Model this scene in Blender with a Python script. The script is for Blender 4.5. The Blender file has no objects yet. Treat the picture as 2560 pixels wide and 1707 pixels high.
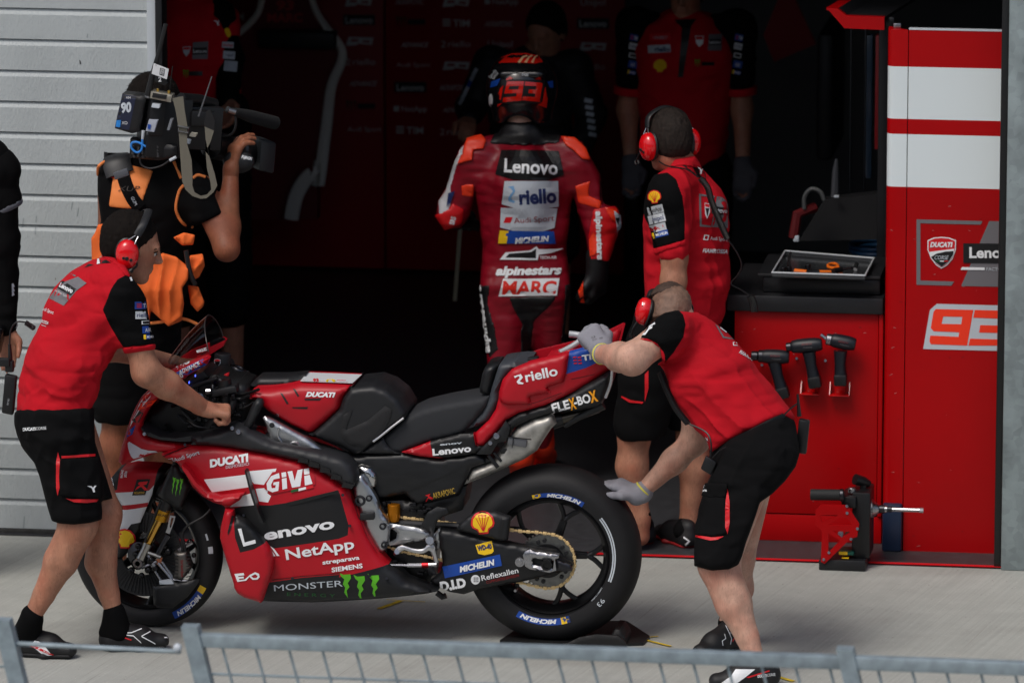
import bpy, bmesh, math, random
import numpy as np
from mathutils import Vector, Matrix
from mathutils.bvhtree import BVHTree
from mathutils.geometry import delaunay_2d_cdt
R = math.radians
random.seed(7); rng = np.random.RandomState(7)
C = bpy.context.scene.collection
SC = bpy.context.scene
# ------------------------------------------------------------------ camera
FPX, YAW, PITCH, DIST = 16500.0, R(8.0), R(11.5), 25.0
TGT = Vector((0, 0, 1.154))
FWD = Vector((-math.sin(YAW)*math.cos(PITCH), math.cos(YAW)*math.cos(PITCH), -math.sin(PITCH)))
RGT = Vector((math.cos(YAW), math.sin(YAW), 0))
UPV = RGT.cross(FWD)
CAM = TGT - FWD*DIST
cd = bpy.data.cameras.new('camera'); cam = bpy.data.objects.new('camera', cd); C.objects.link(cam)
cam.matrix_world = Matrix((( RGT.x, UPV.x, -FWD.x, CAM.x), (RGT.y, UPV.y, -FWD.y, CAM.y), (RGT.z, UPV.z, -FWD.z, CAM.z), (0, 0, 0, 1)))
cd.sensor_width = 36; cd.sensor_fit = 'HORIZONTAL'; cd.lens = 36*FPX/2560
cd.clip_start = 1; cd.clip_end = 800
cd.dof.use_dof = True; cd.dof.focus_distance = 24.9; cd.dof.aperture_fstop = 4.0
SC.camera = cam
# ------------------------------------------------------------------ light: overcast daylight
w = bpy.data.worlds.new('World'); SC.world = w; w.use_nodes = True
nt = w.node_tree; bg = nt.nodes['Background']
sky = nt.nodes.new('ShaderNodeTexSky'); sky.sky_type = 'NISHITA'; sky.sun_disc = False
SUN_EL, SUN_AZ = R(57), R(208)
sky.sun_elevation = SUN_EL; sky.sun_rotation = SUN_AZ; sky.air_density = 1.0; sky.dust_density = 4.0; sky.ozone_density = 0.6
nt.links.new(sky.outputs[0], bg.inputs[0]); bg.inputs[1].default_value = 0.10
sl = bpy.data.lights.new('sun', 'SUN'); sl.energy = 1.25; sl.angle = R(22); sl.color = (1, .985, .96)
so = bpy.data.objects.new('sun', sl); C.objects.link(so)
sd = Vector((math.sin(SUN_AZ)*math.cos(SUN_EL), math.cos(SUN_AZ)*math.cos(SUN_EL), math.sin(SUN_EL)))
so.rotation_euler = sd.to_track_quat('Z', 'Y').to_euler(); so.location = (0, -3, 12)
vs = SC.view_settings; vs.view_transform = 'Standard'; vs.look = 'None'; vs.gamma = 1; vs.use_curve_mapping = False
vs.exposure = 0.1
# ------------------------------------------------------------------ helpers
CR = {'A': (250, 780, 3.0157), 'B': (850, 780, 2.94), 'C': (150, 1100, 3.1357), 'D': (850, 1100, 2.8513), 'E': (1800, 600, 1.8447),
      'F': (1850, 0, 2.2394), 'G': (0, 0, 2.24), 'H': (0, 500, 2.6129), 'I': (0, 1000, 2.2171), 'J': (400, 0, 2.24), 'K': (1050, 100, 1.96),
      'L': (1450, 0, 1.96), 'M': (1400, 700, 1.5571), 'U': (0, 500, 3.1356), 'V': (0, 1000, 3.1356), 'T': (200, 50, 2.8509), 'W': (1440, 690, 3.1356), 'X': (1600, 1000, 3.137), 'R': (1170, 110, 3.5857), 'N': (0, 0, .91875), 'S': (0, 0, 1)}
def S(c, x, y):
    o = CR[c]; return (o[0]+x/o[2], o[1]+y/o[2])
def Q(c, pts): return [S(c, *p) for p in pts]
def ray(p):
    return (FWD + RGT*((p[0]-1280)/FPX) + UPV*((853.5-p[1])/FPX)).normalized()
def P(p, d=0.0):                                   # image point -> point of the vertical plane y = d (bike and facade run along x)
    r = ray(p); return CAM + r*((d-CAM.y)/r.y)
def PC(c, x, y, d=0.0): return P(S(c, x, y), d)
def G(p):                                          # image point -> ground
    r = ray(p); return CAM + r*(-CAM.z/r.z)
def proj(v):
    q = Vector(v)-CAM; z = q.dot(FWD); return (1280+FPX*q.dot(RGT)/z, 853.5-FPX*q.dot(UPV)/z)
def lin(c):
    return tuple((x/255/12.92 if x/255 <= .04045 else ((x/255+.055)/1.055)**2.4) for x in c)
MATS = {}
def mat(name, col, rough=.5, metal=0., bump=0., bscale=200., var=0., vscale=6., spec=None, coat=0., stretch=None, bdist=.002):
    if name in MATS: return MATS[name]
    m = bpy.data.materials.new(name); m.use_nodes = True; n = m.node_tree.nodes; l = m.node_tree.links
    b = n['Principled BSDF']; c = lin(col)+(1,)
    b.inputs['Base Color'].default_value = c; b.inputs['Roughness'].default_value = rough; b.inputs['Metallic'].default_value = metal
    if spec is not None: b.inputs['Specular IOR Level'].default_value = spec
    if coat: b.inputs['Coat Weight'].default_value = coat; b.inputs['Coat Roughness'].default_value = .08
    tc = n.new('ShaderNodeTexCoord'); mp = n.new('ShaderNodeMapping'); l.new(tc.outputs['Object'], mp.inputs[0])
    if stretch: mp.inputs['Scale'].default_value = stretch
    if var:
        t = n.new('ShaderNodeTexNoise'); t.inputs['Scale'].default_value = vscale; t.inputs['Detail'].default_value = 6
        l.new(mp.outputs[0], t.inputs[0]); mx = n.new('ShaderNodeMix'); mx.data_type = 'RGBA'
        mr = n.new('ShaderNodeMapRange'); mr.inputs[1].default_value = .3; mr.inputs[2].default_value = .7; l.new(t.outputs[0], mr.inputs[0])
        mx.inputs[6].default_value = tuple(max(0, x*(1-var)) for x in c[:3])+(1,); mx.inputs[7].default_value = tuple(min(1, x*(1+var)) for x in c[:3])+(1,)
        l.new(mr.outputs[0], mx.inputs[0]); l.new(mx.outputs[2], b.inputs['Base Color'])
        mr2 = n.new('ShaderNodeMapRange'); mr2.inputs[3].default_value = max(.03, rough-.08); mr2.inputs[4].default_value = min(1, rough+.08)
        l.new(t.outputs[0], mr2.inputs[0]); l.new(mr2.outputs[0], b.inputs['Roughness'])
    if bump:
        t2 = n.new('ShaderNodeTexNoise'); t2.inputs['Scale'].default_value = bscale; t2.inputs['Detail'].default_value = 3
        l.new(mp.outputs[0], t2.inputs[0]); bp = n.new('ShaderNodeBump'); bp.inputs['Strength'].default_value = bump; bp.inputs['Distance'].default_value = bdist
        l.new(t2.outputs[0], bp.inputs['Height']); l.new(bp.outputs[0], b.inputs['Normal'])
    MATS[name] = m; return m
def mesh_obj(name, verts, faces, m, parent=None, smooth=True, fmi=None, auto=None):
    me = bpy.data.meshes.new(name); me.from_pydata([tuple(v) for v in verts], [], [tuple(f) for f in faces])
    for x in (m if isinstance(m, (list, tuple)) else [m]): me.materials.append(x)
    if fmi is not None: me.polygons.foreach_set('material_index', np.asarray(fmi, dtype=np.int32))
    me.polygons.foreach_set('use_smooth', np.ones(len(me.polygons), dtype=bool) if smooth else np.zeros(len(me.polygons), dtype=bool))
    if auto is not None and smooth:
        me.update(); me.set_sharp_from_angle(angle=R(auto))
    o = bpy.data.objects.new(name, me); C.objects.link(o)
    if parent is not None:
        o.parent = parent; o.matrix_parent_inverse = Matrix.Translation(-world_loc(parent))
    return o
def world_loc(o):
    v = Vector(o.location)
    if o.parent: v = v + o.matrix_parent_inverse.translation + world_loc(o.parent)
    return v
def tag(o, label=None, cat=None, group=None, kind=None):
    if label: o['label'] = label
    if cat: o['category'] = cat
    if group: o['group'] = group
    if kind: o['kind'] = kind
    return o
def thing(name, label, cat, loc=(0, 0, 0), group=None):
    o = bpy.data.objects.new(name, None); o.empty_display_size = .1; C.objects.link(o); o.location = loc
    return tag(o, label, cat, group)
class MB:                                          # collects shapes into one mesh
    def __init__(s): s.v = []; s.f = []; s.mi = []; s.cur = 0
    def add(s, vs, fs):
        o = len(s.v); s.v += [Vector(v) for v in vs]; s.f += [tuple(i+o for i in f) for f in fs]; s.mi += [s.cur]*len(fs); return s
    def m(s, i): s.cur = i; return s
    def box(s, a, b, bev=0.):
        a = Vector(a); b = Vector(b); lo = [min(a[i], b[i]) for i in range(3)]; hi = [max(a[i], b[i]) for i in range(3)]
        if not bev:
            vs = [(x, y, z) for x in (lo[0], hi[0]) for y in (lo[1], hi[1]) for z in (lo[2], hi[2])]
            return s.add(vs, [(0, 1, 3, 2), (4, 6, 7, 5), (0, 4, 5, 1), (2, 3, 7, 6), (0, 2, 6, 4), (1, 5, 7, 3)])
        bm = bmesh.new(); bmesh.ops.create_cube(bm, size=1)
        for v in bm.verts: v.co = Vector([(lo[i]+hi[i])/2 + v.co[i]*(hi[i]-lo[i]) for i in range(3)])
        bmesh.ops.bevel(bm, geom=bm.edges[:], offset=bev, segments=2, affect='EDGES', profile=.5)
        return s.bm(bm)
    def bm(s, bm, M=None):
        bm.verts.ensure_lookup_table(); vs = [(M @ v.co if M else v.co.copy()) for v in bm.verts]
        for i, v in enumerate(bm.verts): v.index = i
        s.add(vs, [tuple(v.index for v in f.verts) for f in bm.faces]); bm.free(); return s
    def obox(s, c, ax, ay, az, bev=0.):            # oriented box: centre + three half-axis vectors
        t = MB(); t.box((-1, -1, -1), (1, 1, 1)); c = Vector(c); ax, ay, az = Vector(ax), Vector(ay), Vector(az)
        if bev:
            bm = bmesh.new(); bmesh.ops.create_cube(bm, size=2)
            for v in bm.verts: v.co = Vector((v.co.x*ax.length, v.co.y*ay.length, v.co.z*az.length))
            bmesh.ops.bevel(bm, geom=bm.edges[:], offset=bev, segments=2, affect='EDGES', profile=.5)
            a, b, d = ax.normalized(), ay.normalized(), az.normalized()
            for v in bm.verts: v.co = c + a*v.co.x + b*v.co.y + d*v.co.z
            return s.bm(bm)
        return s.add([c+ax*v.x+ay*v.y+az*v.z for v in t.v], t.f)
    def tube(s, pts, r, seg=10, cap=True, ry=None, side=None, closed=False):   # r: number or list; ry/side: flattened section
        pts = [Vector(p) for p in pts]; n = len(pts); rs = r if isinstance(r, (list, tuple)) else [r]*n
        o = len(s.v); u = None; vs = []
        for i, p in enumerate(pts):
            if closed: t = (pts[(i+1) % n]-pts[i-1]).normalized()
            else: t = (pts[min(i+1, n-1)]-pts[max(i-1, 0)]).normalized()
            if side is not None: u = Vector(side)
            elif u is None: u = Vector((0, 0, 1)) if abs(t.z) < .9 else Vector((1, 0, 0))
            u = (u - t*u.dot(t)).normalized(); v = t.cross(u); k = (ry[i] if isinstance(ry, (list, tuple)) else ry) if ry else rs[i]
            for j in range(seg):
                a = 2*math.pi*j/seg; vs.append(p + u*math.cos(a)*rs[i] + v*math.sin(a)*k)
        fs = [(i*seg+j, i*seg+(j+1) % seg, ((i+1) % n)*seg+(j+1) % seg, ((i+1) % n)*seg+j) for i in range(n if closed else n-1) for j in range(seg)]
        if cap and not closed: fs += [tuple(range(seg-1, -1, -1)), tuple((n-1)*seg+j for j in range(seg))]
        return s.add(vs, fs)
    def lathe(s, c, axis, prof, seg=48, up=None):  # prof: list of (radius, offset along axis)
        c = Vector(c); ax = Vector(axis).normalized(); u = Vector(up) if up else (Vector((0, 0, 1)) if abs(ax.z) < .9 else Vector((1, 0, 0)))
        u = (u-ax*u.dot(ax)).normalized(); v = ax.cross(u); n = len(prof)
        vs = [c+ax*h+(u*math.cos(2*math.pi*j/seg)+v*math.sin(2*math.pi*j/seg))*r for r, h in prof for j in range(seg)]
        return s.add(vs, [(i*seg+j, i*seg+(j+1) % seg, (i+1)*seg+(j+1) % seg, (i+1)*seg+j) for i in range(n-1) for j in range(seg)])
    def cyl(s, a, b, r, seg=16, bev=None):
        a = Vector(a); b = Vector(b); L = (b-a).length
        if bev is None: bev = min(r*.15, L*.2)
        return s.lathe(a, b-a, [(0, 0), (r-bev, 0), (r, bev), (r, L-bev), (r-bev, L), (0, L)], seg)
    def ball(s, c, r, sx=1, sy=1, sz=1, seg=16):
        bm = bmesh.new(); bmesh.ops.create_uvsphere(bm, u_segments=seg, v_segments=seg//2+2, radius=r)
        return s.bm(bm, Matrix.Translation(Vector(c)) @ Matrix.Diagonal((sx, sy, sz, 1)))
    def prism(s, pts, vec):                        # planar outline extruded by a vector
        n = len(pts); vec = Vector(vec); pts = [Vector(p) for p in pts]
        nrm = Vector((0, 0, 0))
        for i in range(n): nrm += pts[i].cross(pts[(i+1) % n])
        if nrm.dot(vec) > 0: pts = pts[::-1]
        return s.add(pts+[p+vec for p in pts], [tuple(range(n)), tuple(range(2*n-1, n-1, -1))]+[((i+1) % n, i, n+i, n+(i+1) % n) for i in range(n)])
    def build(s, name, m, parent=None, smooth=True, auto=35):
        return mesh_obj(name, s.v, s.f, m, parent, smooth, s.mi if isinstance(m, (list, tuple)) else None, auto)
def split_build(mb, name, m, parent=None, **k):     # every loose piece becomes an object of its own
    r = list(range(len(mb.v)))
    def fd(i):
        while r[i] != i: r[i] = r[r[i]]; i = r[i]
        return i
    for f in mb.f:
        for j in f[1:]: r[fd(j)] = fd(f[0])
    gs = {}
    for f in mb.f: gs.setdefault(fd(f[0]), []).append(f)
    for fs in gs.values():
        ix = {}; nf = [tuple(ix.setdefault(j, len(ix)) for j in f) for f in fs]; mesh_obj(name, [mb.v[j] for j in ix], nf, m, parent, True, None, 35)
def chaikin(p, n):
    for _ in range(n):
        q = []
        for i in range(len(p)):
            a, b = p[i], p[(i+1) % len(p)]
            q += [(a[0]*.75+b[0]*.25, a[1]*.75+b[1]*.25), (a[0]*.25+b[0]*.75, a[1]*.25+b[1]*.75)]
        p = q
    return p
def curve(pts, n=6):                               # open Catmull-Rom through points (tuples or Vectors)
    pts = [Vector(p) for p in pts]; out = []
    for i in range(len(pts)-1):
        p0, p1, p2, p3 = pts[max(i-1, 0)], pts[i], pts[i+1], pts[min(i+2, len(pts)-1)]
        for k in range(n):
            t = k/n; out.append(.5*((2*p1)+(p2-p0)*t+(2*p0-5*p1+4*p2-p3)*t*t+(3*p1-p0-3*p2+p3)*t**3))
    return out+[pts[-1]]
def resample(p, step):
    out = []
    for i in range(len(p)):
        a, b = p[i], p[(i+1) % len(p)]; L = math.hypot(b[0]-a[0], b[1]-a[1]); n = max(1, int(round(L/step)))
        out += [(a[0]+(b[0]-a[0])*k/n, a[1]+(b[1]-a[1])*k/n) for k in range(n)]
    return out
def seg_dist(pts, poly):
    p = np.asarray(pts, float); q = np.asarray(poly, float); best = np.full(len(p), 1e9)
    for i in range(len(q)):
        a = q[i]; ab = q[(i+1) % len(q)]-a; L = (ab**2).sum()
        if L < 1e-12: continue
        t = np.clip(((p-a)@ab)/L, 0, 1); best = np.minimum(best, np.hypot(*(p-a-t[:, None]*ab).T))
    return best
def inside(pts, poly):
    p = np.asarray(pts, float); q = np.asarray(poly, float); c = np.zeros(len(p), bool); j = len(q)-1
    for i in range(len(q)):
        xi, yi = q[i]; xj, yj = q[j]
        if yi != yj: c ^= ((yi > p[:, 1]) != (yj > p[:, 1])) & (p[:, 0] < (xj-xi)*(p[:, 1]-yi)/(yj-yi)+xi)
        j = i
    return c
def fill(poly, step, holes=(), cons=()):                    # triangulated polygon with interior points; returns 2D points, tris, n boundary pts
    b = resample(poly, step); rings = [b]+[resample(h, step) for h in holes]; pts = []; edges = []
    for r in rings:
        o = len(pts); pts += r; edges += [(o+i, o+(i+1) % len(r)) for i in range(len(r))]
    for r in [resample(h, step) for h in cons]: o = len(pts); pts += r; edges += [(o+i, o+(i+1) % len(r)) for i in range(len(r))]
    nb = len(pts); q = np.asarray(b); x0, y0 = q.min(0); x1, y1 = q.max(0)
    gx, gy = np.meshgrid(np.arange(x0+step*.5, x1, step), np.arange(y0+step*.5, y1, step*.87)); gx = gx+(np.arange(gx.shape[0]) % 2)[:, None]*step*.5
    g = np.stack([gx.ravel(), gy.ravel()], 1)
    if len(g):
        k = inside(g, b)
        for h in rings[1:]: k &= ~inside(g, h)
        g = g[k]
        if len(g):
            dd = seg_dist(g, b)
            for h in rings[1:]+list(cons): dd = np.minimum(dd, seg_dist(g, h))
            g = g[dd > step*.55]
    pts = pts+[tuple(x) for x in g]
    v, e, f, *_ = delaunay_2d_cdt([Vector(p) for p in pts], edges, [], 1 if not holes else 1, 1e-5)
    pts2 = np.array([(a.x, a.y) for a in v]); f = [tuple(t) for t in f]
    if holes or cons:
        cen = np.array([pts2[list(t)].mean(0) for t in f]); k = inside(cen, b)
        for h in rings[1:]: k &= ~inside(cen, h)
        f = [t for t, kk in zip(f, k) if kk]
    f = [t if ((pts2[t[1]]-pts2[t[0]])[0]*(pts2[t[2]]-pts2[t[0]])[1]-(pts2[t[1]]-pts2[t[0]])[1]*(pts2[t[2]]-pts2[t[0]])[0]) < 0 else t[::-1] for t in f]
    return pts2, f, rings
def puff(name, poly, d0, d1, m, parent=None, r=.012, bulge=0., ch=0, step=9, holes=(), mirror=False, fn=None, R2=.12, both=False, regions=()):
    """Solid panel: outline in the plane y=d0, rounded edges of radius r, face bulged towards -y; back at y=d1."""
    if ch: poly = chaikin(poly, ch)
    pts, f, rings = fill(poly, step, holes, [g_ for g_, _ in regions]); fm = np.zeros(len(f), int); ms = [m]
    if regions:
        cen = np.array([pts[list(t)].mean(0) for t in f])
        for g_, gm in regions:
            if gm not in ms: ms.append(gm)
            fm[inside(cen, g_)] = ms.index(gm)
    dist = np.full(len(pts), 1e9)
    for rg in rings: dist = np.minimum(dist, seg_dist(pts, rg))
    dist = dist/660.; rr = max(r, 1e-4)
    rec = rr*(1-np.sqrt(np.maximum(0, 1-(1-np.minimum(dist/rr, 1))**2))); bl = bulge*(1-np.exp(-dist/R2*2.2))
    base = np.array([tuple(P(p, d0)) for p in pts]); fr = base.copy(); fr[:, 1] += rec-bl
    bk = base.copy()
    if both: bk[:, 1] = d1-rec+bl
    else: bk[:, 1] = d1
    if fn is not None: fr = fn(fr, dist); bk = fn(bk, dist)
    n = len(pts); faces = list(f)+[tuple(i+n for i in t[::-1]) for t in f]
    cnt = {}; mi = list(fm)+list(fm)
    for j, t in enumerate(f):
        for i in range(3): cnt[(t[i], t[(i+1) % 3])] = j
    for (a, b), j in cnt.items():
        if (b, a) not in cnt: faces.append((b, a, a+n, b+n)); mi.append(fm[j])
    v = np.concatenate([fr, bk])
    if mirror:
        v2 = v.copy(); v2[:, 1] *= -1; k = len(v); faces = faces+[tuple(i+k for i in t[::-1]) for t in faces]; v = np.concatenate([v, v2]); mi = mi*2
    return mesh_obj(name, v, faces, ms if regions else m, parent, True, mi if regions else None, 50)
# ---- stickers and lettering laid on surfaces
BV = {}
def bvh(objs):
    key = tuple(o.name for o in objs)
    if key not in BV:
        vs = []; fs = []
        for o in objs:
            k = len(vs); wl = world_loc(o); vs += [v.co+wl for v in o.data.vertices]; fs += [tuple(i+k for i in p.vertices) for p in o.data.polygons]
        BV[key] = BVHTree.FromPolygons(vs, fs)
    return BV[key]
FONTS = {}
def text_mesh(body, shear=0., bold=0., sp=1.0):
    key = (body, shear, bold, sp)
    if key in FONTS: return FONTS[key]
    cu = bpy.data.curves.new('t', 'FONT'); cu.body = body; cu.shear = shear; cu.offset = bold; cu.space_character = sp; cu.resolution_u = 3
    o = bpy.data.objects.new('t', cu); C.objects.link(o); dg = bpy.context.evaluated_depsgraph_get(); dg.update()
    me = bpy.data.meshes.new_from_object(o.evaluated_get(dg)); v = np.array([tuple(x.co)[:2] for x in me.vertices]); f = [tuple(p.vertices) for p in me.polygons]
    bpy.data.objects.remove(o); bpy.data.curves.remove(cu); bpy.data.meshes.remove(me)
    FONTS[key] = (v, f); return FONTS[key]
def refine(v, f, L):
    v = [tuple(x) for x in v]
    for _ in range(7):
        mid = {}; nf = []; done = True
        for t in f:
            for i in range(len(t)):
                a, b = t[i], t[(i+1) % len(t)]; k = (min(a, b), max(a, b))
                if k not in mid and math.hypot(v[a][0]-v[b][0], v[a][1]-v[b][1]) > L:
                    mid[k] = len(v); v.append(((v[a][0]+v[b][0])/2, (v[a][1]+v[b][1])/2)); done = False
        if done: break
        for t in f:
            q = []
            for i in range(len(t)):
                a, b = t[i], t[(i+1) % len(t)]; q.append(a); k = (min(a, b), max(a, b))
                if k in mid: q.append(mid[k])
            if len(q) == len(t): nf.append(t); continue
            if len(t) == 3:
                ms = [mid.get((min(t[i], t[(i+1) % 3]), max(t[i], t[(i+1) % 3]))) for i in range(3)]; c = sum(x is not None for x in ms)
                if c == 3: nf += [(t[0], ms[0], ms[2]), (t[1], ms[1], ms[0]), (t[2], ms[2], ms[1]), (ms[0], ms[1], ms[2])]
                elif c == 1:
                    i = [k for k in range(3) if ms[k] is not None][0]; nf += [(t[i], ms[i], t[(i+2) % 3]), (ms[i], t[(i+1) % 3], t[(i+2) % 3])]
                else:
                    i = [k for k in range(3) if ms[k] is None][0]; a, b, c2 = t[i], t[(i+1) % 3], t[(i+2) % 3]; mb, mc = ms[(i+1) % 3], ms[(i+2) % 3]
                    nf += [(a, b, mb), (a, mb, mc), (mb, c2, mc)]
            else:
                for i in range(1, len(q)-1): nf.append((q[0], q[i], q[i+1]))
        f = nf
    return v, f
class Decal:
    def __init__(s, name, targets, parent=None, label=None, off=.0016):
        s.t = targets if isinstance(targets, (list, tuple)) else [targets]; s.name = name; s.parent = parent or s.t[0]; s.mats = []; s.mi = []; s.v = []; s.f = []; s.off = off; s.lay = 0; s.label = label; s.pc = []
    def _put(s, v2, f, m, lay=None, step=14):
        v2, f = refine(v2, f, step)
        f = [t for t in f if len(t) >= 3]
        if m not in s.mats: s.mats.append(m)
        i = s.mats.index(m); tree = bvh(s.t); off = s.off+.0009*(s.lay if lay is None else lay); idx = {}; k = len(s.v); ok = []
        hits = [tree.ray_cast(CAM, ray(p)) for p in v2]; near = {}
        for t in f:
            hd = [hits[j][3] for j in t if hits[j][0] is not None]
            if hd:
                for j in t:
                    if hits[j][0] is None: near[j] = sum(hd)/len(hd)
        for j, p in enumerate(v2):
            r = ray(p); h = hits[j]
            if h[0] is None:
                q = tree.find_nearest(CAM+r*near[j], .03) if j in near else (None,)
                ok.append(None if q[0] is None else q[0]-r*off*.8+RGT*0)
            else:
                nn = h[1] if h[1].dot(r) < 0 else -h[1]
                ok.append(h[0]+nn*off*.6-r*off*.7)
        a_ = np.array(v2, float); f0 = len(s.f)
        for j, q in enumerate(ok):
            if q is not None: idx[j] = len(s.v); s.v.append(q)
        for t in f:
            if all(j in idx for j in t):
                pp = [ok[j] for j in t]
                if max((pp[a]-pp[a-1]).length for a in range(len(pp))) > step/660.*4: continue
                a, b, c = pp[:3]
                t2 = t if (b-a).cross(c-a).dot(FWD) < 0 else t[::-1]
                s.f.append(tuple(idx[j] for j in t2)); s.mi.append(i)
        s.pc.append([f0, len(s.f), *(a_.min(0)-3), *(a_.max(0)+3)]); s.lay += 1; return s
    def poly(s, pts, m, ch=0, holes=(), lay=None, step=12):
        if ch: pts = chaikin(pts, ch)
        v, f, _ = fill(pts, step, holes); return s._put(v, f, m, lay, step*1.6)
    def text(s, body, x, y, W, H, m, ang=0., shear=0., bold=0., arc=None, lay=None, flip=False, sp=1.):
        """x,y = left end of the baseline in the photograph's pixels, W,H = size; ang tilts it counter-clockwise"""
        v, f = text_mesh(body, shear, bold, sp); x0, y0 = v.min(0); x1, y1 = v.max(0)
        u = (v[:, 0]-x0)/(x1-x0); q = (v[:, 1]-max(y0, -.0))/(max(y1, .5)) if False else v[:, 1]/.729
        if flip: u = 1-u
        if arc:                                    # arc=(cx,cy,r,a0,a1,ky): along a circle, angles in degrees, 0 = right, ccw
            cx, cy, rad, a0, a1, ky = arc; th = np.radians(a0+(a1-a0)*u); sgn = 1 if a1 < a0 else -1
            rr = rad+sgn*q*H; p = np.stack([cx+rr*np.cos(th), cy-rr*np.sin(th)*ky], 1)
        else:
            X = u*W; Y = q*H; c, sn = math.cos(R(ang)), math.sin(R(ang)); p = np.stack([x+X*c-Y*sn, y-X*sn-Y*c], 1)
        return s._put(p, f, m, lay, 10)
    def shell(s, cx, cy, r, ang, red, yel):
        def tr(pts): 
            c, sn = math.cos(R(ang)), math.sin(R(ang)); return [(cx+r*(x*c-y*sn), cy-r*(x*sn+y*c)) for x, y in pts]
        def outl(k):
            o = [(-.42*k, -.95*k), (-.5*k, -.62*k)]
            for i in range(15):
                a = R(205-230*i/14); o.append((math.cos(a)*1.0*k*(1+.03*(i % 2)), math.sin(a)*.95*k*(1+.03*(i % 2))+.02))
            return o+[(.5*k, -.62*k), (.42*k, -.95*k)]
        s.poly(tr(outl(1.0)), red, step=8); s.poly(tr(outl(.84)), yel, step=8)
        for i in range(5):
            a = R(140-100*i/4+0); s.poly(tr([(-.05+.02*i-.02, -.7), (.0+.02*i, -.7), (math.cos(a)*.72+.03, math.sin(a)*.72), (math.cos(a)*.72-.03, math.sin(a)*.72)]), red, step=8, lay=2)
        return s
    def claw(s, x, y, w_, h, ang, m):              # three clawed vertical strokes
        for i in range(3):
            a = [(0, 1), (.1, .93), (.28, .96), (.3, .8), (.22, .6), (.27, .45), (.2, .3), (.24, .0), (.14, .22), (.16, .42), (.1, .55), (.13, .75), (.05, .85)]
            c, sn = math.cos(R(ang)), math.sin(R(ang)); o = []
            for px, py in a:
                X = (px+.36*i)*w_; Y = ((py-(.1 if i == 1 else 0))*(1 if i != 1 else 1.05))*h; o.append((x+X*c-Y*sn, y-X*sn-Y*c))
            s.poly(o, m, step=8, lay=1)
        return s
    def done(s):
        if not s.f: print('EMPTY DECAL', s.name, s.parent.name); return None
        pc = [p for p in s.pc if p[1] > p[0]]; gr = list(range(len(pc)))     # stickers that do not touch become parts of their own
        for _ in range(4):
            for i in range(len(pc)):
                for j in range(i):
                    a, b = pc[i], pc[j]
                    if gr[i] != gr[j] and a[2] < b[4] and b[2] < a[4] and a[3] < b[5] and b[3] < a[5]: o_, n_ = max(gr[i], gr[j]), min(gr[i], gr[j]); gr = [n_ if g == o_ else g for g in gr]
        out = None
        for g in sorted(set(gr)):
            fi = [k for i, p in enumerate(pc) if gr[i] == g for k in range(p[0], p[1])]; ix = {}; nf = []
            for k in fi: nf.append(tuple(ix.setdefault(j, len(ix)) for j in s.f[k]))
            ms = sorted({s.mi[k] for k in fi}); out = mesh_obj(s.name, [s.v[j] for j in ix], nf, [s.mats[m] for m in ms], s.parent, False, [ms.index(s.mi[k]) for k in fi])
        return out
def quadpx(x, y, w_, h, ang=0, sk=0.):             # rectangle from its lower-left corner; sk shears it sideways
    c, sn = math.cos(R(ang)), math.sin(R(ang)); return [(x+a*c-b*sn, y-a*sn-b*c) for a, b in ((0, 0), (w_, 0), (w_+sk*h, h), (sk*h, h))]
# ------------------------------------------------------------------ materials
RED = mat('red_paint', (188, 14, 22), .38, var=.05, vscale=3, bump=.05, bscale=900, spec=.4)
CABRED = mat('cabinet_red', (172, 2, 8), .36, var=.10, vscale=1.6, bump=.08, bscale=40, spec=.22)
BIKERED = mat('bike_red', (178, 8, 28), .42, var=.05, vscale=9, bump=.04, bscale=800, spec=.45)
WHITE = mat('white_print', (236, 238, 240), .45); GREYW = mat('grey_white', (196, 204, 212), .5)
BLACK = mat('black_print', (14, 14, 16), .5); GREYP = mat('grey_print', (112, 110, 114), .55); BLUE = mat('blue_print', (18, 70, 160), .45)
YEL = mat('yellow_print', (246, 200, 24), .45); ORANGE = mat('fluo_red_print', (255, 58, 22), .45); GREEN = mat('green_print', (90, 180, 30), .5)
REDP = mat('red_print', (214, 24, 34), .45); NAVY = mat('navy_print', (26, 44, 96), .5); LBLUE = mat('light_blue_print', (120, 170, 215), .5); DGREEN = mat('dark_green_print', (24, 88, 40), .5)
GOLDP = mat('gold_print', (196, 160, 60), .45)
CARBON = mat('carbon_fibre', (26, 27, 29), .38, bump=.12, bscale=420, spec=.4, stretch=(1, 1, 3), var=.25, vscale=14)
MBLACK = mat('matt_black', (24, 25, 28), .5, bump=.06, bscale=500, var=.15, vscale=10)
PLASTIC = mat('black_plastic', (18, 18, 20), .42, bump=.05, bscale=300)
ALU = mat('brushed_aluminium', (206, 206, 208), .3, 1., bump=.08, bscale=60, stretch=(12, 12, 1), var=.08, vscale=20)
STEEL = mat('machined_steel', (172, 172, 176), .28, 1., var=.12, vscale=30)
DSTEEL = mat('dark_steel', (70, 70, 74), .36, 1., var=.2, vscale=30)
GOLD = mat('gold_anodised', (212, 164, 78), .25, 1.)
CHAING = mat('chain_gold', (236, 206, 150), .4, .5)
RUBBER = mat('tyre_rubber', (27, 27, 29), .62, bump=.25, bscale=70, var=.2, vscale=8, spec=.35)
GALV = mat('galvanised_steel', (142, 154, 156), .5, .25, var=.22, vscale=9, bump=.05, bscale=30, stretch=(1, 1, .6))
FENCE = mat('fence_steel', (146, 160, 167), .5, .35, var=.22, vscale=22, bump=.05, bscale=40)
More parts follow.
